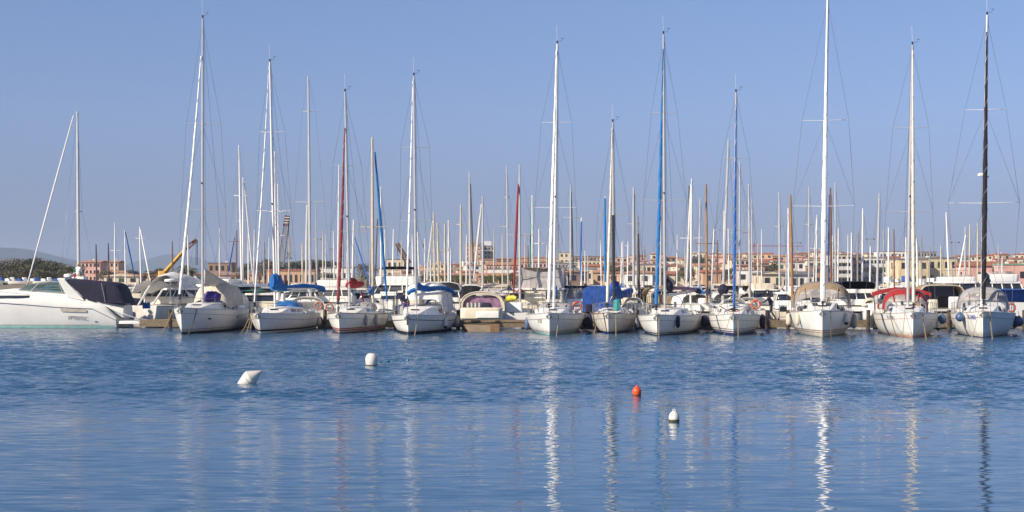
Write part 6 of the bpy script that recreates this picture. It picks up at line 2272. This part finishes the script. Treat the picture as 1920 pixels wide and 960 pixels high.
house(1388, 34, 484, 500, 'cream', 'end', floors=3, cols=4, label='cream gabled villa with balcony behind the deep blue furled sail', balc=True)
house(1212, 34, 497, 400, 'cream', 'flat', floors=2, cols=4, label='cream house with stacked balconies right of the thick dark mast', balc=True)
house(412, 44, 494, 420, 'brown', 'flat', floors=2, cols=4, label='brown building with a roof terrace right of the leftmost tall mast')
house(170, 36, 489, 520, 'pink', 'gable', floors=3, cols=5, label='pink apartment house with tiled roof right of the motor yacht mast')
house(205, 34, 489, 560, 'orange', 'gable', floors=3, cols=4, label='orange apartment house behind the pair of dark poles')
house(545, 90, 508, 300, 'orange', 'flat', floors=1, cols=9, label='long low red warehouse behind the lattice crane boom', roofm=tilem, name='warehouse', cat='warehouse')
house(630, 60, 503, 400, 'white', 'flat', floors=1, cols=6, label='long low white warehouse behind the dark red furled sail', name='warehouse', cat='warehouse')
house(745, 40, 487, 560, 'cream', 'flat', floors=2, cols=4, label='cream flat-roofed house behind the brown crane')
HN2 = 0
SKYL = [(150, 494), (240, 493), (330, 497), (400, 498), (470, 503), (560, 506), (640, 505), (700, 502), (740, 497), (800, 493), (860, 490), (960, 488), (1050, 485), (1120, 484), (1200, 480),
        (1260, 482), (1330, 477), (1420, 480), (1480, 474), (1560, 475), (1660, 478), (1760, 484), (1830, 481), (1930, 477)]
ROWH = [(850, 0, 26), (680, 8, 32), (520, 17, 40), (400, 28, 50)]
WN = ['cream', 'cream', 'yellow', 'pink', 'orange', 'white', 'cream', 'orange', 'white', 'brown']
for Y, dy, wp in ROWH:
    px = 150 + rnd.uniform(0, 20)
    while px < 1925:
        ww = wp * rnd.uniform(0.65, 1.35)
        if px < 700 and (Y > 600 or rnd.random() < 0.35):
            px += ww
            continue
        if Y == 400 and (1560 < px or (420 < px < 760)):
            px += ww
            continue
        tp_ = interp(SKYL, px) - (3 if px > 900 else 0) + dy + rnd.uniform(-3, 4)
        house(px + ww / 2, ww, tp_, Y + rnd.uniform(-14, 14), WN[rnd.randrange(10)], ['gable', 'gable', 'end', 'hip', 'hip', 'flat'][rnd.randrange(6)], rz=rnd.uniform(-14, 14))
        px += ww * rnd.uniform(1.0, 1.35)


# ------------------------------------------------------------------ trees
def crown_mesh(name, m, rx, rz_, n, leaf, seed, lumps=7):
    rn = random.Random(seed)
    L_ = [(Vector((rn.uniform(-0.6, 0.6) * rx, rn.uniform(-0.6, 0.6) * rx, rn.uniform(-0.45, 0.55) * rz_)), rn.uniform(0.35, 0.62)) for _ in range(lumps)]
    b = MB()
    for _ in range(n):
        c, s_ = L_[rn.randrange(lumps)]
        d = Vector((rn.gauss(0, 1), rn.gauss(0, 1), rn.gauss(0, 1))).normalized() * (rn.random() ** 0.4)
        p = c + Vector((d.x * rx * s_, d.y * rx * s_, d.z * rz_ * s_))
        a = Vector((rn.gauss(0, 1), rn.gauss(0, 1), rn.gauss(0, 1))).normalized()
        t = a.orthogonal().normalized()
        u = a.cross(t)
        q = leaf * rn.uniform(0.6, 1.4)
        i = len(b.v)
        b.v += [p + t * q, p + u * q * 0.6, p - t * q, p - u * q * 0.6]
        b.f.append((i, i + 1, i + 2, i + 3))
    return b.mesh(name, m, False)


def trunk_mesh(name, h, r, seed):
    rn = random.Random(seed)
    b = MB()
    tp = Vector((rn.uniform(-.3, .3), rn.uniform(-.3, .3), h))
    b.tube([(0, 0, -0.5), (0.05, 0, h * 0.5), tp], [r, r * 0.75, r * 0.5], 7)
    for k in range(5):
        a = k * 1.3 + rn.random()
        s_ = tp * rn.uniform(0.6, 1)
        b.tube([s_, s_ + Vector((cos(a) * h * 0.35, sin(a) * h * 0.35, h * 0.4)), s_ + Vector((cos(a) * h * 0.5, sin(a) * h * 0.5, h * 0.75))], [r * 0.4, r * 0.25, r * 0.1], 5)
    return b.mesh(name, barkm, True)


KINDS_ = [('olive green broadleaf tree', leafA, 3.2, 2.3, 1500, 0.20, 1.8), ('dark umbrella pine', leafB, 3.4, 1.8, 1700, 0.18, 3.0), ('dark rounded evergreen tree', leafB, 2.6, 2.7, 1500, 0.18, 2.0), ('bare brownish tree', leafC, 2.8, 2.4, 700, 0.14, 2.2)]
CM_ = [(crown_mesh('crown', k[1], k[2], k[3], k[4], k[5], i + 3), trunk_mesh('trunk', k[6], 0.22, i)) for i, k in enumerate(KINDS_)]


def tree(px, ptop, Y, kind, sc=1.0, label=None, group='trees along the shore'):
    x = (px - CX) * Y / F
    zt = HC + (HY - ptop) * Y / F
    gz = ground_z(x, Y)
    nm, m_, rx, rz_, _, _, th = KINDS_[kind]
    full = th + rz_ * 1.42
    s_ = max(0.35, (zt - gz) / full)
    lab = label or uniq('%s %s, %s' % (nm, 'on the far shore' if Y > 380 else 'by the quay', near_phrase(px)), [(nm, nm.replace(' broadleaf', ' tall')), (nm, 'small ' + nm), (nm, 'broad ' + nm), (nm, 'second ' + nm)])
    o = thing('tree', lab, 'tree', (x, Y, gz), R(rnd.uniform(0, 360)), group)
    o.scale = (s_ * sc, s_ * sc, s_)
    for me, nm_, z in ((CM_[kind][0], 'crown', th + rz_ * 0.6), (CM_[kind][1], 'trunk', 0)):
        c = bpy.data.objects.new(nm_, me)
        COL.objects.link(c)
        c.parent = o
        c.location = (0, 0, z)
    return o


rnd = random.Random(31)
LAND[:0] = [(10, 'the far left edge'), (52, 'the slanting furled sail'), (98, 'the dark shoreline pines')]
for (px, pt, Y, k, sc) in ((4, 493, 430, 0, 1.3), (18, 485, 440, 3, 1), (27, 482, 445, 3, 1.1), (40, 494, 435, 0, 1.4), (52, 486, 440, 2, 1.1), (60, 488, 450, 1, 1.2), (70, 485, 445, 1, 1.1), (82, 496, 430, 2, 1.2),
                           (93, 497, 440, 0, 1.2), (104, 493, 435, 0, 1.3), (116, 493, 438, 2, 1.3), (128, 495, 450, 3, 1.2), (140, 499, 430, 1, 1.0), (12, 503, 415, 3, 1.5), (34, 505, 412, 0, 1.5), (58, 505, 414, 3, 1.5), (80, 507, 410, 0, 1.6),
                           (105, 506, 412, 3, 1.6), (126, 508, 410, 0, 1.5), (150, 510, 415, 3, 1.4), (195, 508, 400, 0, 1.2), (250, 506, 400, 2, 1.3), (290, 505, 400, 0, 1.3),
                           (486, 487, 460, 3, 1.2), (498, 489, 470, 0, 1.3), (512, 489, 465, 3, 1.2), (535, 490, 460, 2, 1.0), (560, 489, 450, 1, 0.9), (572, 488, 455, 2, 0.9), (597, 488, 450, 1, 1.1), (610, 487, 455, 2, 1.2), (624, 489, 450, 2, 1.1),
                           (678, 492, 420, 3, 1.2), (690, 494, 420, 3, 1.3), (455, 494, 450, 2, 1), (1008, 500, 430, 2, 0.8), (1150, 499, 400, 0, 1), (1232, 500, 380, 3, 1.1), (1284, 503, 380, 0, 1.0), (1365, 503, 390, 2, 0.8), (1437, 508, 380, 2, 0.9), (1180, 496, 500, 2, 0.8), (1340, 498, 520, 0, 0.9)):
    tree(px, pt, Y, k, sc)


for k_ in range(22):
    px = rnd.uniform(720, 1900)
    Y = rnd.choice([372, 395, 455, 540, 640])
    tree(px, interp(SKYL, px) + {372: 27, 395: 23, 455: 18, 540: 11, 640: 6}[Y] + rnd.uniform(-2, 3), Y, rnd.choice([0, 0, 2, 1]), 0.9)


def palm_crown(seed, n=26, L_=2.3):
    rn = random.Random(seed)
    b = MB()
    for k in range(n):
        a = 2 * pi * k / n * 3.1 + rn.uniform(-.2, .2)
        el = rn.uniform(-0.1, 1.25)
        d = Vector((cos(a), sin(a), 0))
        side = Vector((-sin(a), cos(a), 0))
        pts = []
        ln = L_ * rn.uniform(0.8, 1.15)
        for j in range(7):
            u = j / 6
            pts.append(d * (ln * u * cos(el) * 1.0 + 0.05) + Vector((0, 0, ln * (u * sin(el) - 0.75 * u * u))))
        for j in range(6):      # leaflets on both sides of the rib
            for sd in (-1, 1):
                for q in (0.0, 0.5):
                    p = pts[j].lerp(pts[j + 1], q)
                    w_ = 0.42 * sin(pi * min(1, 0.15 + (j + q) / 7)) * L_ / 2.3
                    tip = p + side * sd * w_ + (pts[j + 1] - pts[j]) * 0.8 - Vector((0, 0, w_ * 0.45))
                    i = len(b.v)
                    dv = (pts[j + 1] - pts[j]) * 0.28
                    b.v += [p, p + dv, tip]
                    b.f.append((i, i + 1, i + 2))
    return b.mesh('crown', leafP, False)


PC = [palm_crown(1), palm_crown(2), palm_crown(5, 30, 2.5)]


def palm(px, ptop, Y, k, label=None):
    x = (px - CX) * Y / F
    gz = ground_z(x, Y) if Y > 232 else 0.4
    zt = HC + (HY - ptop) * Y / F - 1.1
    o = thing('palm_tree', label or uniq('palm tree with arching fronds on the quay, %s' % near_phrase(px), [('palm', 'short palm'), ('palm', 'taller palm'), ('palm', 'bushy palm'), ('palm', 'leftward palm')]), 'palm tree', (x, Y, gz), 0, 'palms along the quay')
    c = bpy.data.objects.new('crown', PC[k])
    COL.objects.link(c)
    c.parent = o
    c.location = (0, 0, zt - gz)
    c.rotation_euler = (0, 0, rnd.uniform(0, 6))
    b = MB()
    h_ = zt - gz
    b.tube([(0, 0, -0.5), (0.05, 0, h_ * 0.5), (0, 0, h_ + 0.1)], [0.28, 0.22, 0.25], 8)
    b.build('trunk', barkm, o)


for i, (px, pt, Y, k) in enumerate(((345, 492, 238, 2), (358, 496, 240, 0), (612, 506, 250, 1), (626, 508, 250, 0), (782, 510, 260, 0), (796, 508, 262, 1), (810, 511, 258, 2), (832, 510, 262, 0), (848, 509, 258, 1), (862, 511, 264, 2), (874, 510, 260, 0),
                                    (910, 511, 258, 1), (922, 510, 262, 0), (938, 511, 258, 2), (948, 509, 262, 1), (690, 510, 255, 0), (770, 512, 255, 2))):
    palm(px, pt, Y, k)

# ------------------------------------------------------------------ cranes, lamps, poles
def lattice(b, p0, p1, w0, w1, n, r=0.04):
    p0, p1 = Vector(p0), Vector(p1)
    d = (p1 - p0).normalized()
    u = d.cross(Vector((0, 1, 0))).normalized()
    v = d.cross(u)
    cs = []
    for k in range(n + 1):
        c = p0.lerp(p1, k / n)
        w_ = w0 + (w1 - w0) * k / n
        cs.append([c + u * (a * w_ / 2) + v * (e * w_ / 2) for a, e in ((-1, -1), (1, -1), (1, 1), (-1, 1))])
    for j in range(4):
        b.tube([c[j] for c in cs], r, 4)
    for k in range(n):
        for j in range(4):
            b.tube([cs[k][j], cs[k + 1][(j + 1) % 4]], r * 0.6, 3)
            b.tube([cs[k][j], cs[k][(j + 1) % 4]], r * 0.6, 3)


def crane_base(o, m):
    rrprism(MB(), 2.6, -1.0, 4.5, 0.7, 1.5, 0.2).build('chassis', m, o)
    rrprism(MB(), 1.2, -0.8, 0.9, 1.5, 3.0, 0.2, tf=0.2, cx=-0.6).build('cab', m, o)
    for y in (0, 1.6, 3.6):
        for x in (-1.25, 1.25):
            MB().lathe([(0.1, -0.18), (0.5, -0.18), (0.55, -0.1), (0.55, 0.1), (0.5, 0.18), (0.1, 0.18)], 14, Matrix.Translation((x, y, 0.55)) @ Matrix.Rotation(R(90), 4, 'Y')).build('wheel', black, o)


cr = thing('mobile_crane', 'yellow mobile crane with sloping telescopic boom right of the motor yacht', 'crane', (P(312, 517, 245).x, 245, 1.15))
crane_base(cr, yellow)
q0 = Vector(cr.location)
b = MB()
b.tube([P(308, 512, 245) - q0, P(352, 462, 245) - q0], [0.36, 0.26], 4)
b.build('boom', yellow, cr)
b = MB()
lattice(b, P(350, 464, 245) - q0, P(368, 451, 245) - q0, 0.7, 0.4, 5, 0.05)
b.tube([P(360, 455, 245) - q0, P(367, 449, 245) - q0, P(369, 453, 245) - q0], 0.22, 6)
b.build('jib', rust, cr)
for px in (367.5, 370):
    MB().tube([P(px, 452, 245) - q0, P(px, 497, 245) - q0], 0.05, 4).build('cable', spardark, cr)
cr = thing('lattice_crane', 'tall dark lattice crane boom with red and white head and hanging hook', 'crane', (P(521, 517, 245).x, 245, 1.15))
crane_base(cr, rust)
q0 = Vector(cr.location)
b = MB()
lattice(b, P(526, 500, 245) - q0, P(536, 424, 245) - q0, 0.85, 0.75, 16, 0.055)
b.build('boom', spargrey, cr)
b = MB()
lattice(b, P(536, 424, 245) - q0, P(539, 404, 245) - q0, 0.75, 0.5, 4, 0.09)
hd_ = b.build('boom_head', rust, cr)
for k in range(3):
    c = P(537 + k, 418 - 5 * k, 244.9) - q0
    MB().box(c, (0.7, 0.7, 0.12)).build('white_band', sparw, hd_, False)
MB().tube([P(541.5, 405, 245) - q0, P(541.5, 473, 245) - q0], 0.05, 4).build('cable', spardark, cr)
b = MB()
b.tube([P(541.5, 472, 245) - q0, P(541.5, 479, 245) - q0], 0.22, 6)
b.build('hook_block', rust, cr)
for a_ in (-4.5, 2, 6):
    MB().tube([P(541.5, 479, 245) - q0, P(541.5 + a_, 486, 245) - q0], 0.06, 4).build('sling', spardark, cr)
cr = thing('mobile_crane', 'small rusty brown crane boom rising to the left behind the white flybridge yacht', 'crane', (P(768, 517, 250).x, 250, 1.15))
crane_base(cr, rust)
q0 = Vector(cr.location)
b = MB()
lattice(b, P(766, 494, 250) - q0, P(744, 456, 250) - q0, 0.8, 0.45, 9, 0.09)
b.build('boom', rust, cr)
MB().tube([P(744, 457, 250) - q0, P(746, 480, 250) - q0], 0.05, 4).build('cable', spardark, cr)
tc_ = thing('tower_crane', 'distant red tower crane with long level jib over the upper town', 'crane', (P(1414, 517, 1300).x, 1300, 2))
q0 = Vector(tc_.location)
b = MB()
lattice(b, (0, 0, 0), P(1414, 458, 1300) - q0, 1.2, 1.2, 14, 0.12)
b.build('tower', stripe_red, tc_)
b = MB()
lattice(b, P(1403, 461, 1300) - q0, P(1505, 461.5, 1300) - q0, 0.9, 0.7, 30, 0.09)
b.build('jib', stripe_red, tc_)
MB().tube([P(1414, 453, 1300) - q0, P(1414, 461, 1300) - q0], 0.3, 5).build('apex', stripe_red, tc_)

for (px, ty, by, Y, kind, lab) in ((622, 467, 515, 250, 'one', 'grey street lamp with a single flat head left of the dark red furled sail'), (595, 447, 515, 270, 'double', 'thin lamp pole with cross arm just right of the tall silver mast'),
                                   (1494, 454, 520, 250, 'cross', 'dark pole with two short cross arms right of the varnished brown mast'), (1632, 447, 520, 262, 'cross', 'dark pole with cross arms near the white balcony block'),
                                   (1791, 453, 520, 255, 'cross', 'dark pole with cross arms above the long yellow building')):
    x = (px - CX) * Y / F
    gz = ground_z(x, Y)
    zt = HC + (HY - ty) * Y / F
    o = thing('street_lamp', lab, 'street lamp', (x, Y, gz), 0, 'lamp and signal poles on the quay')
    h_ = zt - gz
    MB().tube([(0, 0, 0), (0, 0, h_)], [0.09, 0.06], 6).build('pole', spargrey, o)
    if kind == 'one':
        MB().tube([(0, 0, h_ - 0.05), (-0.4, 0, h_ + 0.03)], 0.04, 5).build('arm', spargrey, o)
        MB().box((0.05, 0, h_ + 0.08), (0.9, 0.35, 0.16)).build('lamp_head', spargrey, o, False)
    else:
        MB().tube([(-0.7, 0, h_ - 0.05), (0.7, 0, h_ - 0.05)], 0.05, 5).build('arm', spargrey, o)
        for sd in (-0.62, 0.62):
            MB().box((sd, 0, h_ - 0.13), (0.22, 0.3, 0.14)).build('lamp_head', spardark, o, False)


# ------------------------------------------------------------------ people
def person(label, loc, rz, joints, clothes, hair='hair', scale=1.0):
    """joints: name -> (x, y, z, radius); one skinned body; clothes decides a material per face from its nearest bone"""
    o = thing('person', label, 'person', loc, R(rz))
    B = [('pelvis', 'waist'), ('waist', 'chest'), ('chest', 'neck'), ('neck', 'head'), ('head', 'crown'),
         ('chest', 'shoulder_l'), ('shoulder_l', 'elbow_l'), ('elbow_l', 'wrist_l'), ('wrist_l', 'palm_l'),
         ('chest', 'shoulder_r'), ('shoulder_r', 'elbow_r'), ('elbow_r', 'wrist_r'), ('wrist_r', 'palm_r'),
         ('pelvis', 'hip_l'), ('hip_l', 'knee_l'), ('knee_l', 'ankle_l'), ('ankle_l', 'toe_l'),
         ('pelvis', 'hip_r'), ('hip_r', 'knee_r'), ('knee_r', 'ankle_r'), ('ankle_r', 'toe_r')]
    J = {k: (Vector(v[:3]), v[3]) for k, v in joints.items()}
    for sd in ('l', 'r'):          # five fingers on each palm
        wv, pv = J['wrist_' + sd][0], J['palm_' + sd][0]
        d = (pv - wv).normalized()
        s_ = d.orthogonal().normalized()
        for k in range(5):
            off = (k - 2) * 0.021
            ln = (0.045, 0.075, 0.085, 0.078, 0.06)[k]
            base = pv + s_ * off * 0.8 if k else pv - d * 0.045 - s_ * 0.035
            dd = d if k else (d - s_ * 0.8).normalized()
            bend = d.cross(s_) * 0.03
            J['f%d_%s' % (k, sd)] = (base + dd * ln * 0.5, 0.009)
            J['g%d_%s' % (k, sd)] = (base + dd * ln + bend, 0.008)
            B.append(('palm_' + sd, 'f%d_%s' % (k, sd)))
            B.append(('f%d_%s' % (k, sd), 'g%d_%s' % (k, sd)))
    names = list(J)
    me = bpy.data.meshes.new('body')
    me.from_pydata([tuple(J[k][0] * scale) for k in names], [(names.index(a), names.index(c)) for a, c in B if a in J and c in J], [])
    ob = bpy.data.objects.new('body', me)
    COL.objects.link(ob)
    md = ob.modifiers.new('skin', 'SKIN')
    sk = me.skin_vertices[0].data
    for k, nme in enumerate(names):
        r_ = J[nme][1] * scale
        sk[k].radius = (r_ * (1.25 if nme in ('chest', 'waist', 'pelvis') else 1), r_)
        sk[k].use_root = nme == 'pelvis'
    sb = ob.modifiers.new('sub', 'SUBSURF')
    sb.levels = sb.render_levels = 1
    dg = bpy.context.evaluated_depsgraph_get()
    m2 = bpy.data.meshes.new_from_object(ob.evaluated_get(dg))
    bpy.data.objects.remove(ob)
    mats_ = []
    m2.materials.clear()
    segs = [(a, c, J[a][0] * scale, J[c][0] * scale) for a, c in B if a in J and c in J]
    for p in m2.polygons:
        c_ = p.center
        best = min(segs, key=lambda q: (c_ - (q[2] + (q[3] - q[2]) * max(0, min(1, (c_ - q[2]).dot(q[3] - q[2]) / max(1e-9, (q[3] - q[2]).length_squared))))).length)
        mt = clothes(best[0], best[1])
        if mt not in mats_:
            mats_.append(mt)
            m2.materials.append(mt)
        p.material_index = mats_.index(mt)
    m2.shade_smooth()
    bo = bpy.data.objects.new('body', m2)
    COL.objects.link(bo)
    bo.parent = o
    hp = J['head'][0] * scale
    cp_ = J['crown'][0] * scale
    up = (cp_ - hp).normalized()
    Mh = Matrix.Translation(cp_ - up * 0.02) @ up.to_track_quat('Z', 'Y').to_matrix().to_4x4()
    if hair == 'hair':
        MB().lathe([(0.098, -0.07), (0.104, -0.02), (0.095, 0.035), (0.06, 0.075), (0.01, 0.088)], 14, Mh).build('hair', hairm, o)
    else:
        MB().lathe([(0.10, -0.03), (0.19, -0.035), (0.195, -0.02), (0.11, -0.005), (0.105, 0.06), (0.08, 0.10), (0.01, 0.11)], 16, Mh).build('straw_hat', straw, o)
    fwd = Vector((0, -1, 0))
    b = MB()
    b.lathe([(0.012, -0.03), (0.02, -0.012), (0.008, 0.02)], 6, Matrix.Translation(hp + fwd * 0.098 * scale + up * 0.03))
    b.build('nose', skin, o)
    for sd in (-0.035, 0.035):
        MB().lathe([(0.002, -0.01), (0.011, 0), (0.002, 0.01)], 6, Matrix.Translation(hp + fwd * 0.093 * scale + up * 0.055 + Vector((sd, 0, 0)))).build('eye', black, o)
    return o


def dressed(top_m, leg_m, shoe_m, sleeves=True):
    def f(a, c):
        if a.startswith(('f', 'g')) and a[1].isdigit() or c.startswith(('palm', 'f', 'g')) and not c.startswith('g_'):
            return skin
        if c.startswith('toe'):
            return shoe_m
        if a.startswith(('hip', 'knee')) or c.startswith('hip'):
            return leg_m
        if c in ('head', 'crown'):
            return skin
        if c.startswith('wrist') and not sleeves:
            return skin
        return top_m
    return f


# man striding left along the pontoon (his own front is -y; turned to face left and a little away)
WALK = {'pelvis': (0, 0, 0.93, 0.125), 'waist': (0, -0.04, 1.10, 0.115), 'chest': (0, -0.13, 1.34, 0.135), 'neck': (0, -0.20, 1.50, 0.055), 'head': (0, -0.25, 1.60, 0.085), 'crown': (0, -0.27, 1.70, 0.075),
        'shoulder_l': (0.19, -0.14, 1.40, 0.065), 'elbow_l': (0.25, 0.02, 1.16, 0.048), 'wrist_l': (0.24, -0.12, 0.95, 0.032), 'palm_l': (0.235, -0.17, 0.88, 0.03),
        'shoulder_r': (-0.19, -0.14, 1.40, 0.065), 'elbow_r': (-0.25, -0.30, 1.20, 0.048), 'wrist_r': (-0.22, -0.50, 1.14, 0.032), 'palm_r': (-0.21, -0.57, 1.13, 0.03),
        'hip_l': (0.10, 0, 0.88, 0.10), 'knee_l': (0.11, -0.16, 0.50, 0.068), 'ankle_l': (0.11, -0.22, 0.08, 0.045), 'toe_l': (0.12, -0.40, 0.035, 0.035),
        'hip_r': (-0.10, 0.02, 0.88, 0.10), 'knee_r': (-0.11, 0.08, 0.48, 0.068), 'ankle_r': (-0.11, 0.34, 0.12, 0.045), 'toe_r': (-0.11, 0.20, 0.035, 0.035)}
person('man in navy jacket and grey jeans walking left along the pontoon', (P(1446, 603, 102.6).x, 102.6, 0.522), -78, WALK, dressed(jacket, jeans, shoe))
SIT = {'pelvis': (0, 0, 0.10, 0.13), 'waist': (0, -0.02, 0.27, 0.12), 'chest': (0, -0.05, 0.48, 0.14), 'neck': (0, -0.06, 0.65, 0.055), 'head': (0, -0.08, 0.75, 0.085), 'crown': (0, -0.08, 0.85, 0.075),
       'shoulder_l': (0.19, -0.05, 0.55, 0.065), 'elbow_l': (0.25, -0.10, 0.30, 0.048), 'wrist_l': (0.15, -0.30, 0.22, 0.032), 'palm_l': (0.12, -0.36, 0.20, 0.03),
       'shoulder_r': (-0.19, -0.05, 0.55, 0.065), 'elbow_r': (-0.25, -0.10, 0.30, 0.048), 'wrist_r': (-0.15, -0.30, 0.22, 0.032), 'palm_r': (-0.12, -0.36, 0.20, 0.03),
       'hip_l': (0.10, -0.05, 0.09, 0.10), 'knee_l': (0.13, -0.46, 0.12, 0.068), 'ankle_l': (0.13, -0.50, -0.30, 0.045), 'toe_l': (0.13, -0.66, -0.34, 0.035),
       'hip_r': (-0.10, -0.05, 0.09, 0.10), 'knee_r': (-0.13, -0.46, 0.12, 0.068), 'ankle_r': (-0.13, -0.50, -0.30, 0.045), 'toe_r': (-0.13, -0.66, -0.34, 0.035)}
person('person in dark hooded jacket sitting between the red-striped and long blue cover sloops', (P(757, 570, 96).x, 96.2, P(757, 573, 96).z), 20, SIT, dressed(jacket, violet, shoe))
sea = thing('deck_box', 'small dark deck box under the hooded person', 'seat', (P(757, 570, 96).x, 96.2, 0))
zc = P(757, 573, 96).z
rrprism(MB(), 0.5, -0.2, 0.3, zc - 0.5, zc - 0.02, 0.05).build('box', greyc, sea)
# the pale figure in a straw hat beside the thick mast, on the deck of the boat behind the motor yacht
hatp = person('person in white shirt and straw hat beside the mast behind the motor yacht', (P(146, 513, 110.2).x, 110.2, P(146, 515, 110.2).z - 0.10), 160, SIT, dressed(shirtw, beige, shoe), hair='hat')
dkh = thing('deck_locker', 'tall white deck locker the straw-hatted person sits on', 'locker', (hatp.location.x, 110.3, 0))
rrprism(MB(), 0.9, -0.1, 0.7, 1.2, hatp.location.z - 0.01, 0.1).build('locker_box', gel2, dkh)

# ------------------------------------------------------------------ buoys
def buoy(name, label, px, wy, prof, m, z0=0.0, tilt=None, group='mooring buoys', extra=None, n=28):
    Y = yw(wy)
    o = thing(name, label, 'buoy', ((px - CX) * Y / F, Y, 0), 0, group)
    M = tilt or Matrix.Translation((0, 0, z0))
    MB().lathe(prof, n, M).build('float', m, o)
    if extra:
        for nm, mm, pr in extra:
            MB().lathe(pr, n, M).build(nm, mm, o)
    return o


bw = mat('buoy white plastic', (0.74, 0.70, 0.64), 0.4, var=0.08, scale=4, streak=0.35, streak_col=(0.45, 0.34, 0.16))
slime = mat('algae band', (0.16, 0.14, 0.05), 0.6, var=0.35, scale=12)
tl_ = Matrix.Translation((-0.01, 0, 0.15)) @ Matrix.Rotation(R(56), 4, 'Y')
buoy('conical_buoy', 'white double-cone buoy tipped over to the right', 469, 719, [(0.03, -0.55), (0.10, -0.42), (0.245, -0.075), (0.255, -0.06), (0.255, 0.05), (0.245, 0.065), (0.02, 0.44), (0.005, 0.45)], bw, tilt=tl_,
     extra=[('ridge', slime, [(0.250, -0.066), (0.258, -0.064), (0.258, -0.052), (0.250, -0.05)]), ('ridge', bw, [(0.250, 0.04), (0.262, 0.045), (0.262, 0.058), (0.245, 0.062)])])
buoy('round_buoy', 'round white buoy with a flat cut top', 697, 685, [(0.02, -0.20), (0.17, -0.10), (0.225, 0.03), (0.245, 0.18), (0.235, 0.30), (0.19, 0.40), (0.13, 0.445), (0.125, 0.45), (0.01, 0.45)], bw,
     extra=[('algae_band', slime, [(0.205, -0.02), (0.222, 0.0), (0.227, 0.03), (0.2, 0.03)])])
buoy('orange_buoy', 'small orange ball buoy with a nipple top', 1194, 741, [(0.02, -0.08), (0.10, -0.04), (0.125, 0.04), (0.132, 0.10), (0.12, 0.16), (0.09, 0.205), (0.05, 0.235), (0.035, 0.27), (0.018, 0.285), (0.005, 0.287)], orange,
     extra=[('algae_band', slime, [(0.10, -0.01), (0.119, 0.0), (0.125, 0.022), (0.10, 0.022)])])
wbu = buoy('round_buoy', 'small white ball buoy with olive waterline band and loop top, right foreground', 1264, 790, [(0.02, -0.10), (0.10, -0.05), (0.125, 0.04), (0.128, 0.09), (0.115, 0.15), (0.085, 0.20), (0.05, 0.225), (0.045, 0.235), (0.01, 0.236)], bw,
           extra=[('algae_band', slime, [(0.11, -0.01), (0.121, 0.0), (0.1275, 0.035), (0.128, 0.05), (0.11, 0.05)])])
b = MB()
ring_mesh(b, (0, 0, 0.25), 0.03, 0.012, n=12, m=6)
b.build('lifting_loop', bw, wbu)
b = MB()
rn = random.Random(2)
Yr = yw(677)
pts = [Vector(((713 + 93 * k / 40 - CX) * Yr / F, Yr + 3.2 * k / 40 - 1.2 + rn.uniform(-0.12, 0.12), 0.004 + 0.02 * sin(k * 1.1) * rn.random())) for k in range(41)]
q0 = pts[0].copy()
b.tube([p - q0 for p in pts], [0.012 if k not in (7, 8, 21, 22, 37, 38, 39) else 0.045 for k in range(41)], 6)
o = b.build('floating_line', netm, None)
o.location = q0
tag(o, 'thin teal line floating on the water right of the round white buoy', 'rope')
print('all ok')
